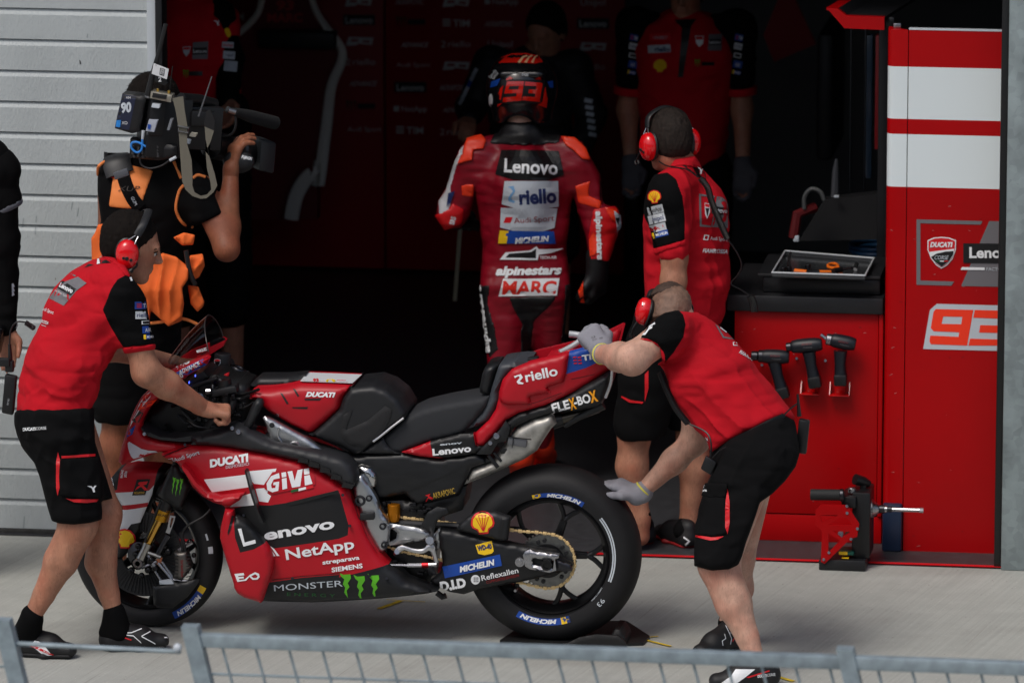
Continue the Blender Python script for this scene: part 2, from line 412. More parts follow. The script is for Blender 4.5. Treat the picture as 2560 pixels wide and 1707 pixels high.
def spangle(m):
    n = m.node_tree.nodes; l = m.node_tree.links; b = n['Principled BSDF']; v = n.new('ShaderNodeTexVoronoi'); v.inputs['Scale'].default_value = 36; tc = n.new('ShaderNodeTexCoord'); l.new(tc.outputs['Object'], v.inputs[0])
    hs = n.new('ShaderNodeHueSaturation'); mr = n.new('ShaderNodeMapRange'); mr.inputs[3].default_value = .84; mr.inputs[4].default_value = 1.12; l.new(v.outputs['Color'], mr.inputs[0]); l.new(mr.outputs[0], hs.inputs['Value']); l.new(b.inputs['Base Color'].links[0].from_socket, hs.inputs['Color']); l.new(hs.outputs[0], b.inputs['Base Color'])
spangle(GALV)
DOORG = mat('door_grey', (184, 191, 192), .55, bump=.8, bscale=90, var=.07, vscale=2.6, stretch=(1.6, 1, .7), bdist=.003)
# ------------------------------------------------------------------ ground
def ground_mat():
    m = bpy.data.materials.new('concrete'); m.use_nodes = True; n = m.node_tree.nodes; l = m.node_tree.links; b = n['Principled BSDF']
    tc = n.new('ShaderNodeTexCoord'); b.inputs['Roughness'].default_value = .85; b.inputs['Specular IOR Level'].default_value = .3
    def noise(sc, rot=0, stre=(1, 1, 1), det=6):
        mp = n.new('ShaderNodeMapping'); mp.inputs['Scale'].default_value = stre; m0 = n.new('ShaderNodeMapping'); m0.inputs['Rotation'].default_value = (0, 0, -rot); l.new(tc.outputs['Object'], m0.inputs[0]); l.new(m0.outputs[0], mp.inputs[0])
        t = n.new('ShaderNodeTexNoise'); t.inputs['Scale'].default_value = sc; t.inputs['Detail'].default_value = det; l.new(mp.outputs[0], t.inputs[0]); return t
    a = noise(1.3); c = noise(9); br = noise(20, R(78), (.05, 4.5, 1), 5); sp = noise(60, det=2)
    rp = n.new('ShaderNodeValToRGB'); e = rp.color_ramp.elements; e[0].position = .25; e[0].color = lin((148, 150, 145))+(1,); e[1].position = .8; e[1].color = lin((182, 184, 178))+(1,)
    ma = n.new('ShaderNodeMath'); ma.operation = 'MULTIPLY_ADD'; l.new(a.outputs[0], ma.inputs[0]); ma.inputs[1].default_value = .35; ma.inputs[2].default_value = 0
    mb = n.new('ShaderNodeMath'); mb.operation = 'MULTIPLY_ADD'; l.new(c.outputs[0], mb.inputs[0]); mb.inputs[1].default_value = .3; l.new(ma.outputs[0], mb.inputs[2])
    mc = n.new('ShaderNodeMath'); mc.operation = 'MULTIPLY_ADD'; l.new(br.outputs[0], mc.inputs[0]); mc.inputs[1].default_value = .45; l.new(mb.outputs[0], mc.inputs[2]); l.new(mc.outputs[0], rp.inputs[0])
    gt = n.new('ShaderNodeMapRange'); gt.inputs[1].default_value = .70; gt.inputs[2].default_value = .76; l.new(sp.outputs[0], gt.inputs[0])
    mx = n.new('ShaderNodeMix'); mx.data_type = 'RGBA'; l.new(gt.outputs[0], mx.inputs[0]); l.new(rp.outputs[0], mx.inputs[6]); mx.inputs[7].default_value = lin((110, 106, 100))+(1,); l.new(mx.outputs[2], b.inputs['Base Color'])
    st = noise(.55, .4, (1, 2.2, 1), 8); sc = noise(4, R(80), (.12, 9, 1), 8)
    for t_, lo_, hi_, col, fac in ((st, .54, .72, (128, 125, 118), .55), (sc, .66, .72, (126, 122, 114), .5), (noise(140, det=1), .70, .74, (232, 230, 224), .5)):
        g2 = n.new('ShaderNodeMapRange'); g2.inputs[1].default_value = lo_; g2.inputs[2].default_value = hi_; g2.inputs[4].default_value = fac; l.new(t_.outputs[0], g2.inputs[0]); src = b.inputs['Base Color'].links[0].from_socket
        m2 = n.new('ShaderNodeMix'); m2.data_type = 'RGBA'; l.new(g2.outputs[0], m2.inputs[0]); l.new(src, m2.inputs[6]); m2.inputs[7].default_value = lin(col)+(1,); l.new(m2.outputs[2], b.inputs['Base Color'])
    bp = n.new('ShaderNodeBump'); bp.inputs['Strength'].default_value = .4; bp.inputs['Distance'].default_value = .004; l.new(br.outputs[0], bp.inputs['Height']); l.new(bp.outputs[0], b.inputs['Normal'])
    return m
CONC = ground_mat()
FLOORB = mat('black_garage_floor', (58, 59, 62), .45, bump=.15, bscale=300, var=.25, vscale=30)
YF = 1.39
def sheet(name, x0, y0, x1, y1, z, m):
    o = mesh_obj(name, [(x0, y0, z), (x1, y0, z), (x1, y1, z), (x0, y1, z)], [(0, 1, 2, 3)], m, None, False); o['kind'] = 'structure'; return o
sheet('ground', -150, -150, 150, 150, 0, CONC)
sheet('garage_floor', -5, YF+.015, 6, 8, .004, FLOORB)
sheet('threshold_line', -1.7, YF-.012, 1.78, YF+.02, .008, REDP)
ytape = mat('yellow_tape', (206, 176, 40), .7, var=.3, vscale=40)
def stroke(p, q, wd):
    a, b = G(p), G(q); t = (b-a).normalized(); s = Vector((-t.y, t.x, 0))*wd; return [a-s, b-s, b+s, a+s]
for strokes in ([(S('D', 275, 1206), S('D', 432, 1150), .011), (S('D', 330, 1143), S('D', 608, 1159), .004)], [(S('M', 318, 1395), S('M', 382, 1388), .005), (S('M', 335, 1404), S('M', 432, 1428), .007)], [((1946, 1693), (1984, 1704), .010)]):
    mb = MB()
    for i, s_ in enumerate(strokes):
        q = stroke(*s_); mb.add([(v.x, v.y, .004+.001*i) for v in q], [(0, 1, 2, 3)])
    o = mb.build('floor_marking', ytape, smooth=False); o['kind'] = 'structure'
# ------------------------------------------------------------------ pit building
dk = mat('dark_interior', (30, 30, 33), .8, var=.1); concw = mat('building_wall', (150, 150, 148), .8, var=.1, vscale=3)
o = MB().box((-30, YF+.02, 3.0), (30, YF+.5, 7), .02).box((-30, .5, 4.6), (30, YF+.02, 4.8), .02).box((2.45, YF+.02, 0), (30, YF+.5, 3.0)).build('pit_building_front', concw, smooth=False)  # the canopy slab is added out of view to keep skylight off the interior
tag(o, 'plain concrete pit building front above the open garage, with a flat canopy added for shade', 'building')
o = MB().box((-80, -46, 0), (80, -36, 10), .05).box((-80, -36, 9.7), (80, -34, 9.9), .02).build('grandstand', mat('blocker_grey', (96, 97, 98), .8, var=.3, vscale=.6), smooth=False); tag(o, 'grey grandstand building on the far side of the pit lane, behind the photographer', 'building')  # added block, never in view, holds low sky light back from the garage
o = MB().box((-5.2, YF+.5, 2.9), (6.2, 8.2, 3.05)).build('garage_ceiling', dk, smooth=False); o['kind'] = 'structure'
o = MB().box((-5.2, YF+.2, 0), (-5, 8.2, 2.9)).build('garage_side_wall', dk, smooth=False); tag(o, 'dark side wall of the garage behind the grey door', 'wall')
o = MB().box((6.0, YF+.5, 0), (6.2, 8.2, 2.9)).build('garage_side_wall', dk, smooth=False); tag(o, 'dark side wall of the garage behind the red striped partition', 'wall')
o = MB().box((-5, 8.0, 0), (6, 8.2, 2.9)).build('garage_back_wall', mat('back_wall_grey', (120, 122, 122), .8), smooth=False); tag(o, 'plain grey wall at the very back of the garage', 'wall')
# sectional door
door = thing('sectional_door', 'light grey ribbed sectional garage door behind the cameraman', 'garage door', (-3.5, YF+.06, 0))
prof = []; pitch = .1262; z = .022
prof.append((YF+.075, z))
while z < 3.0:
    zt = z+pitch
    prof += [(YF+.050, z+.002), (YF+.05, zt-.027), (YF+.053, zt-.021), (YF+.062, zt-.005), (YF+.078, zt-.004), (YF+.078, zt-.0005), (YF+.050, zt)]
    z = zt
xs = [-6, -1.672]; vs = []; fs = []
for x in xs: vs += [(x, y, zz) for y, zz in prof]
n = len(prof); fs = [(i, n+i, n+i+1, i+1) for i in range(n-1)]
dp = mesh_obj('door_panel', vs, fs, DOORG, door, True, None, 12); d = Decal('dirt_mark', dp, dp, off=.001)
rm = random.Random(5); DM = mat('door_dirt', (92, 84, 66), .8); DM2 = mat('door_streak', (150, 160, 162), .7)
d.poly([(198, 150), (201, 152), (203, 160), (200, 162)], BLACK, lay=0, step=4); d.poly([(370, 32), (372, 32), (368, 40), (366, 40)], DM, lay=0, step=4)
for i in range(26): x_, y_ = rm.uniform(5, 380), rm.uniform(5, 1320); q = rm.uniform(1.2, 3); d.poly([(x_, y_), (x_+q*.5, y_), (x_+q*.4, y_+q*2), (x_-q*.2, y_+q*1.6)], DM if i % 2 else DM2, lay=0, step=5)
for x_, y_, h_ in ((90, 540, 46), (195, 520, 20), (180, 505, 18), (58, 545, 24), (218, 85, 18), (60, 1290, 40)): d.poly([(x_, y_), (x_+2, y_), (x_-1, y_+h_), (x_-3, y_+h_)], DM2, lay=0, step=8)
d.done()
MB().box((-1.676, YF+.03, 0), (-1.640, YF+.10, 3.0), .004).build('door_guide_rail', mat('rail_grey', (186, 193, 198), .45, var=.05), door)
MB().box((-1.640, YF+.02, 0), (-1.612, YF+.13, 3.0), .003).build('jamb_seal', PLASTIC, door)
MB().box((-6, YF+.048, .002), (-1.676, YF+.085, .022), .003).build('bottom_seal', mat('dirty_rubber', (62, 62, 60), .8, var=.4, vscale=30), door)
# galvanised post and black jamb at the right
post = thing('steel_post', 'mottled galvanised steel post at the right edge of the garage opening', 'post', (2.0, YF, 0))
MB().box((1.776, YF-.03, 0), (2.45, YF+.16, 3.0), .006).build('post_body', GALV, post)
MB().box((1.746, YF+.0, 0), (1.776, YF+.2, 3.0), .004).build('jamb_strip', mat('jamb_black', (20, 21, 22), .4), post)
# ------------------------------------------------------------------ sponsor backdrop at the back
DEEPRED = mat('backdrop_red', (172, 14, 28), .45, var=.05); DIMW = mat('backdrop_white', (240, 240, 240), .5)
YB = 7.2
def panel(name, x0, x1, z1, label, m=DEEPRED):
    o = MB().box((x0, YB, .02), (x1, YB+.04, z1), .004).build(name, m); tag(o, label, 'backdrop', 'sponsor backdrop panels'); return o
xa = P((962, 400), YB).x
bd = [panel('backdrop_panel', -4.2, xa-.004, 2.6, 'dark red sponsor panel seen left of the rider, with the seat outline before it'),
      panel('backdrop_panel', xa+.004, P((1560, 400), YB).x, 2.6, 'dark red sponsor panel directly behind the rider and the dim mechanic')]
def bdlogo(kind, cx, cy):
    cx = 560+cx/3.36; cy = cy/3.36; t = bd[0] if cx < 960 else bd[1]
    d = Decal('sponsor_logo', bd, t)
    tx = lambda s, W, H, **k: d.text(s, cx-W/2, cy+H/2, W, H, DIMW, **k)
    if kind == 'Lenovo': d.poly(quadpx(cx-40, cy+13, 80, 26), BLACK); tx('Lenovo', 68, 17, bold=.02)
    elif kind == 'Monster': d.claw(cx-38, cy+14, 26, 28, 0, mat('dim_green', (30, 60, 24), .5)); d.poly(quadpx(cx-8, cy+7, 44, 13), BLACK)
    elif kind == 'TIM':
        for i in range(3): d.poly(quadpx(cx-34, cy+8-7*i, 20, 4), DIMW, lay=0)
        d.text('TIM', cx-8, cy+9, 42, 18, DIMW, bold=.02)
    elif kind == 'GP': d.poly([(cx-34, cy+14), (cx-28, cy-8), (cx+34, cy-6), (cx+30, cy+12), (cx-4, cy+8), (cx-6, cy+12)], DIMW, holes=[[(cx-24, cy+4), (cx-20, cy-3), (cx-2, cy-2), (cx-5, cy+4)], [(cx+6, cy+5), (cx+8, cy), (cx+26, cy+1), (cx+24, cy+7)]], step=8)
    elif kind == 'Advance': d.text('ADVANCE', cx-34, cy+7, 70, 12, DIMW, shear=.35, bold=.02)
    elif kind == 'Audi': tx('Audi Sport', 84, 12)
    elif kind == 'riello': d.text('2', cx-38, cy+9, 12, 17, DIMW); d.text('riello', cx-20, cy+8, 56, 16, DIMW)
    elif kind == 'NetApp': d.poly(quadpx(cx-42, cy+7, 14, 14), DIMW); d.text('NetApp', cx-22, cy+7, 64, 14, DIMW, bold=.01)
    elif kind == 'Akra': d.text('AKRAPOVIC', cx-36, cy+8, 72, 15, DIMW, shear=.2)
    elif kind == 'Unipol': tx('Unipol', 62, 17)
    d.done()
for kind, x, y in [('GP', 1130, 10), ('Lenovo', 1135, 170), ('GP', 1140, 340), ('riello', 1150, 520), ('Advance', 1165, 700), ('Monster', 1150, 890), ('Audi', 1180, 1085),
                   ('Akra', 1560, 15), ('Monster', 1570, 185), ('Advance', 1600, 375), ('Audi', 1590, 545), ('Lenovo', 1565, 735), ('NetApp', 1565, 915), ('TIM', 1560, 1095),
                   ('GP', 1950, 15), ('TIM', 1950, 195), ('riello', 1950, 370), ('GP', 1950, 545), ('Akra', 1930, 735), ('Advance', 1950, 920), ('riello', 1940, 1105),
                   ('NetApp', 2330, 15), ('Akra', 2310, 200), ('Unipol', 2320, 370), ('Unipol', 3100, 20), ('Lenovo', 3100, 200), ('GP', 3100, 385), ('riello', 3080, 560), ('TIM', 55, 140)]:
    bdlogo(kind, x, y)
# seat-shaped rider's corner panel with pale edge trim
YS = 6.3
def T(pts): return [(560+x/3.36, y/3.36) for x, y in pts]
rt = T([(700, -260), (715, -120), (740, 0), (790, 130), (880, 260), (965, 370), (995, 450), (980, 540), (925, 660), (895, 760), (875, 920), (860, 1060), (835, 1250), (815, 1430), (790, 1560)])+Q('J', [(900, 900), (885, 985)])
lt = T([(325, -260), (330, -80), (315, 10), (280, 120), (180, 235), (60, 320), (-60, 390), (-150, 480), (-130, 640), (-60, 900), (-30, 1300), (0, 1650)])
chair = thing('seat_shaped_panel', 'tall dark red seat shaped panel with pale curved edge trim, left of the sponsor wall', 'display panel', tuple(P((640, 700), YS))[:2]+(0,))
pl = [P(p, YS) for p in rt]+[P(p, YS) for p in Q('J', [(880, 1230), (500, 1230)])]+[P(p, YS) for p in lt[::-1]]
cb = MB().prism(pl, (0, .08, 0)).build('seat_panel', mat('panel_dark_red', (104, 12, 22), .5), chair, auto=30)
TRIM = mat('pale_trim', (236, 232, 222), .5)
MB().tube(curve([P(p, YS-.02) for p in rt], 4), [.014+.002*min(i/6, 8) for i in range((len(rt)-1)*4+1)], 10, ry=.02, side=(1, 0, 0)).build('edge_trim', TRIM, chair)
MB().tube(curve([P(p, YS-.02) for p in lt[:7]], 4), .016, 10).build('edge_trim', TRIM, chair)
MB().tube(curve([P(p, YS-.1) for p in Q('J', [(872, 990), (845, 978), (805, 1020), (770, 1080), (748, 1150), (735, 1228)])], 4), .036, 10, ry=.02, side=(1, 0, 0)).build('armrest_trim', TRIM, chair)
MB().box(P((645, 120), YS-.1), P((845, 75), YS), .01).build('head_cushion', MBLACK, chair)
d = Decal('rider_name', cb, chair)
d.text('93', 560+440/3.36, 85/3.36, 44, 24, mat('dim_red_text', (190, 40, 50), .5), shear=.1, bold=.03); d.text('MARC', 560+365/3.36, 185/3.36, 88, 22, mat('dim_red_text', (190, 40, 50), .5), bold=.03)
d.done()
# right-hand clutter deep inside
o = MB().prism([P(p, 6.5) for p in Q('F', [(235, -60), (300, -20), (425, 250), (190, 350), (130, 200)])], (0, .03, 0)).build('red_banner', DEEPRED); tag(o, 'dark red pointed banner hanging deep in the garage, right of the standing mechanic', 'banner')
o = MB().box(P(S('F', 425, 900), 5.6), P(S('F', 590, 85), 6.2), .02).build('equipment_locker', MBLACK); tag(o, 'tall black equipment locker in the shadow right of the banner', 'locker')
fr = thing('rack_frame', 'tall dark steel rack frame behind the tool bench', 'rack', (1.2, 4, 0))
for xx in (610, 690): MB().box(P(S('F', xx, 1100), 3.2), P(S('F', xx+22, 60), 3.25), .004).build('rack_post', mat('rack_grey', (44, 46, 50), .5), fr)
o = MB().box(P(S('F', 752, 838), 2.6), P(S('F', 812, 190), 2.65), .004).build('red_side_board', mat('sideboard_red', (140, 12, 20), .5)); tag(o, 'narrow dark red upright board just left of the striped partition', 'board')
o = MB().box(P(S('F', 700, 1000), 3.4), P(S('F', 750, 190), 3.45), .004).build('glass_screen', mat('blue_grey_glass', (60, 78, 96), .2)); tag(o, 'narrow blue grey screen strip between the rack and the red board', 'screen')
# ------------------------------------------------------------------ striped partition at the right
YP = 1.63
part = thing('red_partition', 'tall glossy red partition with two white bands and team number', 'partition', (1.5, YP, 0))
x0, x1 = P((2212, 700), YP).x, 1.757; xs_ = P((2263, 700), YP).x; z1 = P((2400, 78), YP).z; z0 = P((2350, 1381), YP).z
zb = [z0]+[P((2230, F), YP).z for F in (0+1045/2.2394, 750/2.2394, 665/2.2394, 373/2.2394)]+[z1]
def vpanel(name, xa_, xb_, cur):
    vs = []; fs = []; mi = []
    if cur: pr = [(xb_, YP)]+[(xa_+.03-.03*math.sin(R(a)), YP+.03-.03*math.cos(R(a))) for a in range(0, 91, 15)]+[(xa_, YP+.09)]; pr = pr[::-1]
    else: pr = [(xa_, YP+.03), (xa_, YP+.002), (xa_+.002, YP), (xb_, YP)]
    n = len(pr)
    for zz in zb: vs += [(x, y, zz) for x, y in pr]
    for k in range(len(zb)-1):
        for i in range(n-1): fs.append((k*n+i, k*n+i+1, (k+1)*n+i+1, (k+1)*n+i)); mi.append(k % 2)
    fs.append(tuple((len(zb)-1)*n+i for i in range(n))); mi.append(0)
    return mesh_obj(name, vs, fs, [CABRED, mat('panel_white', (228, 238, 240), .35, spec=.4)], part, True, mi, 40)
e1 = vpanel('edge_profile', x0, xs_, True); e2 = vpanel('face_panel', xs_+.003, x1, False)
MB().box((xs_+.003, YP-.002, z1), (x1, YP+.03, z1+.006), .001).build('top_trim', GREYW, part)
MB().box((x0+.02, YP+.03, z1), (x0+.05, YP+.06, z1+.02), .003).build('latch', STEEL, part)
d = Decal('team_logo', e2)
f = lambda *p: Q('F', p)
d.poly(f((988, 1228), (1358, 1238), (1348, 1258), (1010, 1250), (1010, 1400), (1010, 1570), (1199, 1576), (1183, 1599), (988, 1594)), GREYP)
d.poly(f((1395, 1238), (1500, 1240), (1500, 1606), (1238, 1601)), GREYP, lay=0)
d.poly(f((1250, 1362), (1500, 1364), (1500, 1474), (1250, 1472)), BLACK, lay=2); d.text('Lenovo', *S('F', 1284, 1442), 118, 27, WHITE, bold=.03, lay=3)
d.poly(f((1242, 1495), (1370, 1497), (1370, 1512), (1236, 1510)), WHITE, lay=2); d.text('FACTORY', *S('F', 1380, 1515), 52, 8.5, GREYW, lay=3)
sh = [(1128, 1326), (1170, 1330), (1210, 1345), (1208, 1400), (1190, 1450), (1160, 1485), (1128, 1504), (1095, 1482), (1068, 1445), (1050, 1400), (1050, 1345), (1085, 1330)]
d.poly(f(*sh), WHITE, lay=1); cx_, cy_ = 1129, 1412
ins = lambda k: [(cx_+(x-cx_)*k, cy_+(y-cy_)*k) for x, y in sh]
d.poly(f(*ins(.93)), REDP, lay=2)
d.poly(f((1060, 1410), (1200, 1392), (1196, 1425), (1170, 1466), (1129, 1494), (1092, 1470), (1066, 1432)), WHITE, lay=3)
d.poly(f((1070, 1438), (1100, 1420), (1150, 1408), (1196, 1405), (1193, 1425), (1168, 1464), (1129, 1492), (1094, 1468)), BLACK, lay=4)
d.text('DUCATI', *S('F', 1064, 1382), 57, 12, WHITE, shear=.25, bold=.05, lay=4); d.text('CORSE', *S('F', 1090, 1452), 35, 10.5, GREYW, shear=.25, lay=5)
for i, mm in enumerate((DGREEN, WHITE, REDP)): d.poly(f((1096+24*i, 1458), (1118+24*i, 1458), (1117+24*i, 1464), (1095+24*i, 1464)), mm, lay=5)
d.done()
d = Decal('scuff_mark', [e2, e1], e2, off=.001); rm = random.Random(9); SCF = mat('scuff_grey', (196, 120, 118), .6)
for i in range(30): x_, y_ = rm.uniform(2222, 2480), rm.uniform(500, 1370); q = rm.uniform(2, 9); a = rm.uniform(-.5, .5); d.poly([(x_, y_), (x_+q, y_+a*q), (x_+q, y_+a*q+1), (x_, y_+1)], SCF if i % 3 else BLACK, lay=0, step=6)
d.done()
d = Decal('race_number', e2); e = lambda *p: Q('E', p)
d.poly(e((1000, 294), (1320, 302), (1320, 512), (937, 502), (968, 322)), GREYW)
d.poly(e((995, 318), (1168, 322), (1140, 486), (972, 480), (966, 466), (970, 440), (1100, 446), (1103, 425), (985, 420), (972, 405), (985, 330)), ORANGE, holes=[e((1030, 352), (1118, 354), (1112, 388), (1022, 386))], lay=1)
d.poly(e((1175, 322), (1330, 326), (1330, 486), (1146, 486), (1153, 454), (1285, 458), (1288, 428), (1195, 426), (1200, 392), (1292, 394), (1294, 362), (1168, 358)), ORANGE, lay=1)
d.done()
# ------------------------------------------------------------------ tool bench
YC = 1.735
bench = thing('tool_bench', 'red tool bench cabinet with a thick black worktop', 'tool cabinet', (1.0, YC, 0))
bx0, bx1 = P((1835, 1000), YC).x, P((2207, 1000), YC).x; bz1 = P((2020, 780), YC).z; bzt = P((2020, 742), YC-.03).z
MB().box((bx0, YC, .004), (bx1, YC+.62, .115), .003).build('plinth', CABRED, bench)
cf = MB().box((bx0, YC-.004, .119), (bx1-.02, YC+.62, bz1), .004).build('cabinet_body', CABRED, bench)
MB().box((bx1-.018, YC-.012, .119), (bx1, YC+.1, bz1), .003).build('corner_post', CABRED, bench)
MB().box((bx0-.03, YC-.03, bz1+.002), (bx1+.0, YC+.66, bzt), .006).build('worktop', MBLACK, bench)
d = Decal('scuff_mark', cf, cf, off=.001)
for i in range(22): x_, y_ = rm.uniform(1850, 2190), rm.uniform(800, 1280); q = rm.uniform(2, 8); a = rm.uniform(-.6, .6); d.poly([(x_, y_), (x_+q, y_+a*q), (x_+q, y_+a*q+1), (x_, y_+1)], SCF if i % 3 else BLACK, lay=0, step=6)
d.done()
tray = thing('foam_tray', 'shallow black carbon tray lying on the worktop under the tools', 'tray', (1.0, YC+.2, bzt))
ta, tb = P(S('E', 195, 258), YC+.03), P(S('E', 752, 190), YC+.03); zt = bzt+.085
MB().box((ta.x, YC+.03, bzt+.002), (tb.x-.01, YC+.42, zt-.02), .008).build('tray_body', CARBON, tray)
MB().box((ta.x-.02, YC+.02, zt-.018), (tb.x-.01, YC+.45, zt-.004), .004).build('tray_rim', MBLACK, tray)
cl = thing('clear_tool_case', 'clear lidded case with bright edges holding loose tools on the tray', 'tool case', (1.0, YC+.2, zt))
def cp(x, y): 
    p = ray(S('E', x, y)); return CAM+p*((zt+.002-CAM.z)/p.z)
c4 = [cp(240, 172), cp(668, 186), cp(710, 106), cp(300, 72)]
mb = MB(); mb.prism(c4, (0, 0, .004)); mb.build('case_base', mat('smoke_plastic', (36, 38, 40), .18), cl, smooth=False)
mb = MB()
for i in range(4): mb.tube([c4[i]+Vector((0, 0, .02)), c4[(i+1) % 4]+Vector((0, 0, .02))], .0035, 6)
mb.build('case_edge', mat('clear_edge', (200, 205, 208), .2), cl)
mb = MB()
for i in range(4):
    a, b = c4[i], c4[(i+1) % 4]; mb.add([a+Vector((0, 0, .005)), b+Vector((0, 0, .005)), b+Vector((0, 0, .022)), a+Vector((0, 0, .022))], [(0, 1, 2, 3)])
mb.build('case_wall', mat('grey_clear', (70, 72, 74), .15), cl, smooth=False)
def up(p, h): return p+Vector((0, 0, h))
OR = mat('orange_grip', (230, 110, 20), .45)
t = thing('pliers', 'orange and black handled pliers in the clear tool case', 'pliers', tuple(cp(400, 165)))
MB().tube([up(cp(345, 160), .016), up(cp(400, 166), .016)], .009, 8).build('grip', OR, t); MB().tube([up(cp(402, 168), .014), up(cp(455, 165), .014)], .012, 8).build('grip', PLASTIC, t); MB().tube([up(cp(456, 164), .014), up(cp(520, 160), .012)], [.009, .005], 8).build('jaw', OR, t)
t = thing('torque_wrench', 'black and chrome torque wrench lying across the case', 'wrench', tuple(cp(560, 160)))
MB().tube([up(cp(522, 164), .018), up(cp(560, 156), .018)], .011, 8).build('grip', PLASTIC, t); MB().tube([up(cp(560, 156), .018), up(cp(622, 148), .018)], .006, 8).tube([up(cp(622, 150), .012), up(cp(630, 143), .03)], .010, 8).build('shaft', STEEL, t)
t = thing('ring_spanner', 'orange ring shaped spanner lying in the clear case', 'spanner', tuple(cp(525, 135)))
MB().tube([up(cp(520+24*math.cos(a), 132+10*math.sin(a)), .012) for a in np.linspace(0, 6.28, 14)[:-1]], .006, 6, closed=True).build('ring', OR, t); MB().tube([up(cp(540, 138), .012), up(cp(560, 150), .012)], .006, 6).build('shank', OR, t)
t = thing('screwdriver', 'bright steel screwdriver at the front of the clear case', 'screwdriver', tuple(cp(590, 175)))
MB().tube([up(cp(550, 177), .01), up(cp(620, 175), .01)], .004, 6).build('blade', STEEL, t); MB().tube([up(cp(620, 175), .01), up(cp(650, 172), .01)], .008, 8).build('handle', PLASTIC, t)
t = thing('socket_adapter', 'small dark steel sockets at the left of the case', 'socket', tuple(cp(320, 160)))
for q in ((292, 160), (318, 156), (405, 145)): MB().cyl(up(cp(*q), .004), up(cp(*q), .03), .011).build('socket', DSTEEL, t)
t = thing('steel_hook', 'bent bright steel rod standing at the left of the clear case', 'hook', tuple(cp(310, 150)))
MB().tube([up(cp(316, 140), .01), up(cp(318, 110), .02), up(cp(326, 92), .03)], .006, 6).build('rod', STEEL, t)
t = thing('tool_box_lid', 'small pale plate standing left of the clear case', 'plate', tuple(cp(250, 90)))
MB().box(P(S('E', 243, 98), YC+.4), P(S('E', 284, 78), YC+.41), .002).build('plate', GREYW, t)
t = thing('hose_coil', 'coiled blue hose on the back of the worktop', 'hose', (1.2, YC+.5, bzt))
def cq(x, y): 
    p = ray(S('F', x, y)); return CAM+p*((bzt+.02-CAM.z)/p.z)
for k in range(2): MB().tube([up(cq(760+140*math.cos(a), 1398+28*math.sin(a)), .02*k) for a in np.linspace(0, 6.28, 28)[:-1]], .010, 8, closed=True).build('coil', mat('blue_hose', (30, 80, 120), .4), t)
t = thing('air_gun', 'red and grey air tool with a looped hose at the back of the bench', 'air tool', tuple(cq(360, 1300)))
MB().tube([P(S('F', 300, 1330), 2.3), P(S('F', 320, 1200), 2.3), P(S('F', 420, 1160), 2.35)], .022, 8).build('tool_body', mat('dim_red_tool', (92, 12, 16), .5), t)
MB().tube(curve([P(S('F', *q), 2.3) for q in ((360, 1170), (362, 1100), (400, 1058), (450, 1075), (470, 1120))], 5), .009, 8).build('hose', mat('grey_hose', (74, 76, 76), .5), t)
split_build(MB().box(P(S('F', 330, 1320), 2.28), P(S('F', 300, 1350), 2.3), .004).box(P(S('F', 525, 1108), 2.4), P(S('F', 556, 1092), 2.42), .002), 'fitting', GREYW, t)
t = thing('spray_stand', 'slim grey upright nozzle at the back of the bench', 'nozzle', tuple(cq(530, 1200)))
MB().tube([P(S('F', 530, 1150), 2.5), P(S('F', 535, 960), 2.5), P(S('F', 540, 890), 2.5)], [.02, .014, .006], 8).build('nozzle', mat('nozzle_grey', (70, 72, 76), .4), t)
t = thing('monitor_hood', 'dark draped monitor on the bench behind the tool tray', 'monitor', (.95, 2.3, bzt))
MB().prism([P(S('F', *q), 2.45) for q in ((330, 1350), (470, 1120), (800, 1080), (806, 1340))], (0, .08, 0)).build('cover', mat('hood_black', (20, 20, 22), .7), t)
# overhead hood with red lip
hood = thing('tool_shelf_hood', 'red edged black overhead shelf jutting out above the tool bench', 'shelf', (1.0, 1.8, 2.1))
YH = 1.80
MB().prism([P(S('F', *q), YH) for q in ((484, 45), (545, 50), (596, 90), (808, 98), (808, 170), (584, 160))], (0, .03, 0)).build('front_lip', CABRED, hood, smooth=False)
a = [P(S('F', *q), YH+.03) for q in ((545, 50), (596, 90), (808, 98))]
for nm, q0, q1, mm in (('sloped_plate', 0, 1, MBLACK), ('flat_plate', 1, 2, MBLACK)):
    MB().prism([a[q0], a[q1], a[q1]+Vector((.14, .75, .02)), a[q0]+Vector((.14, .75, .02))], (0, 0, -.012)).build(nm, mm, hood, smooth=False)
MB().prism([P(S('F', 484, 45), YH+.03), P(S('F', 545, 50), YH+.03), P(S('F', 545, 50), YH+.03)+Vector((.14, .75, .02)), P(S('F', 484, 45), YH+.03)+Vector((.14, .75, .02))], (0, 0, -.01)).build('side_lip', CABRED, hood, smooth=False)
MB().box(P(S('F', 812, 160), YH+.1), P(S('F', 872, 88), YH+.14), .01).build('hinge', PLASTIC, hood)
MB().box((a[2].x-.06, YH+.5, 0.9), (a[2].x-.02, YH+.54, a[2].z), .004).build('support_post', MBLACK, hood)
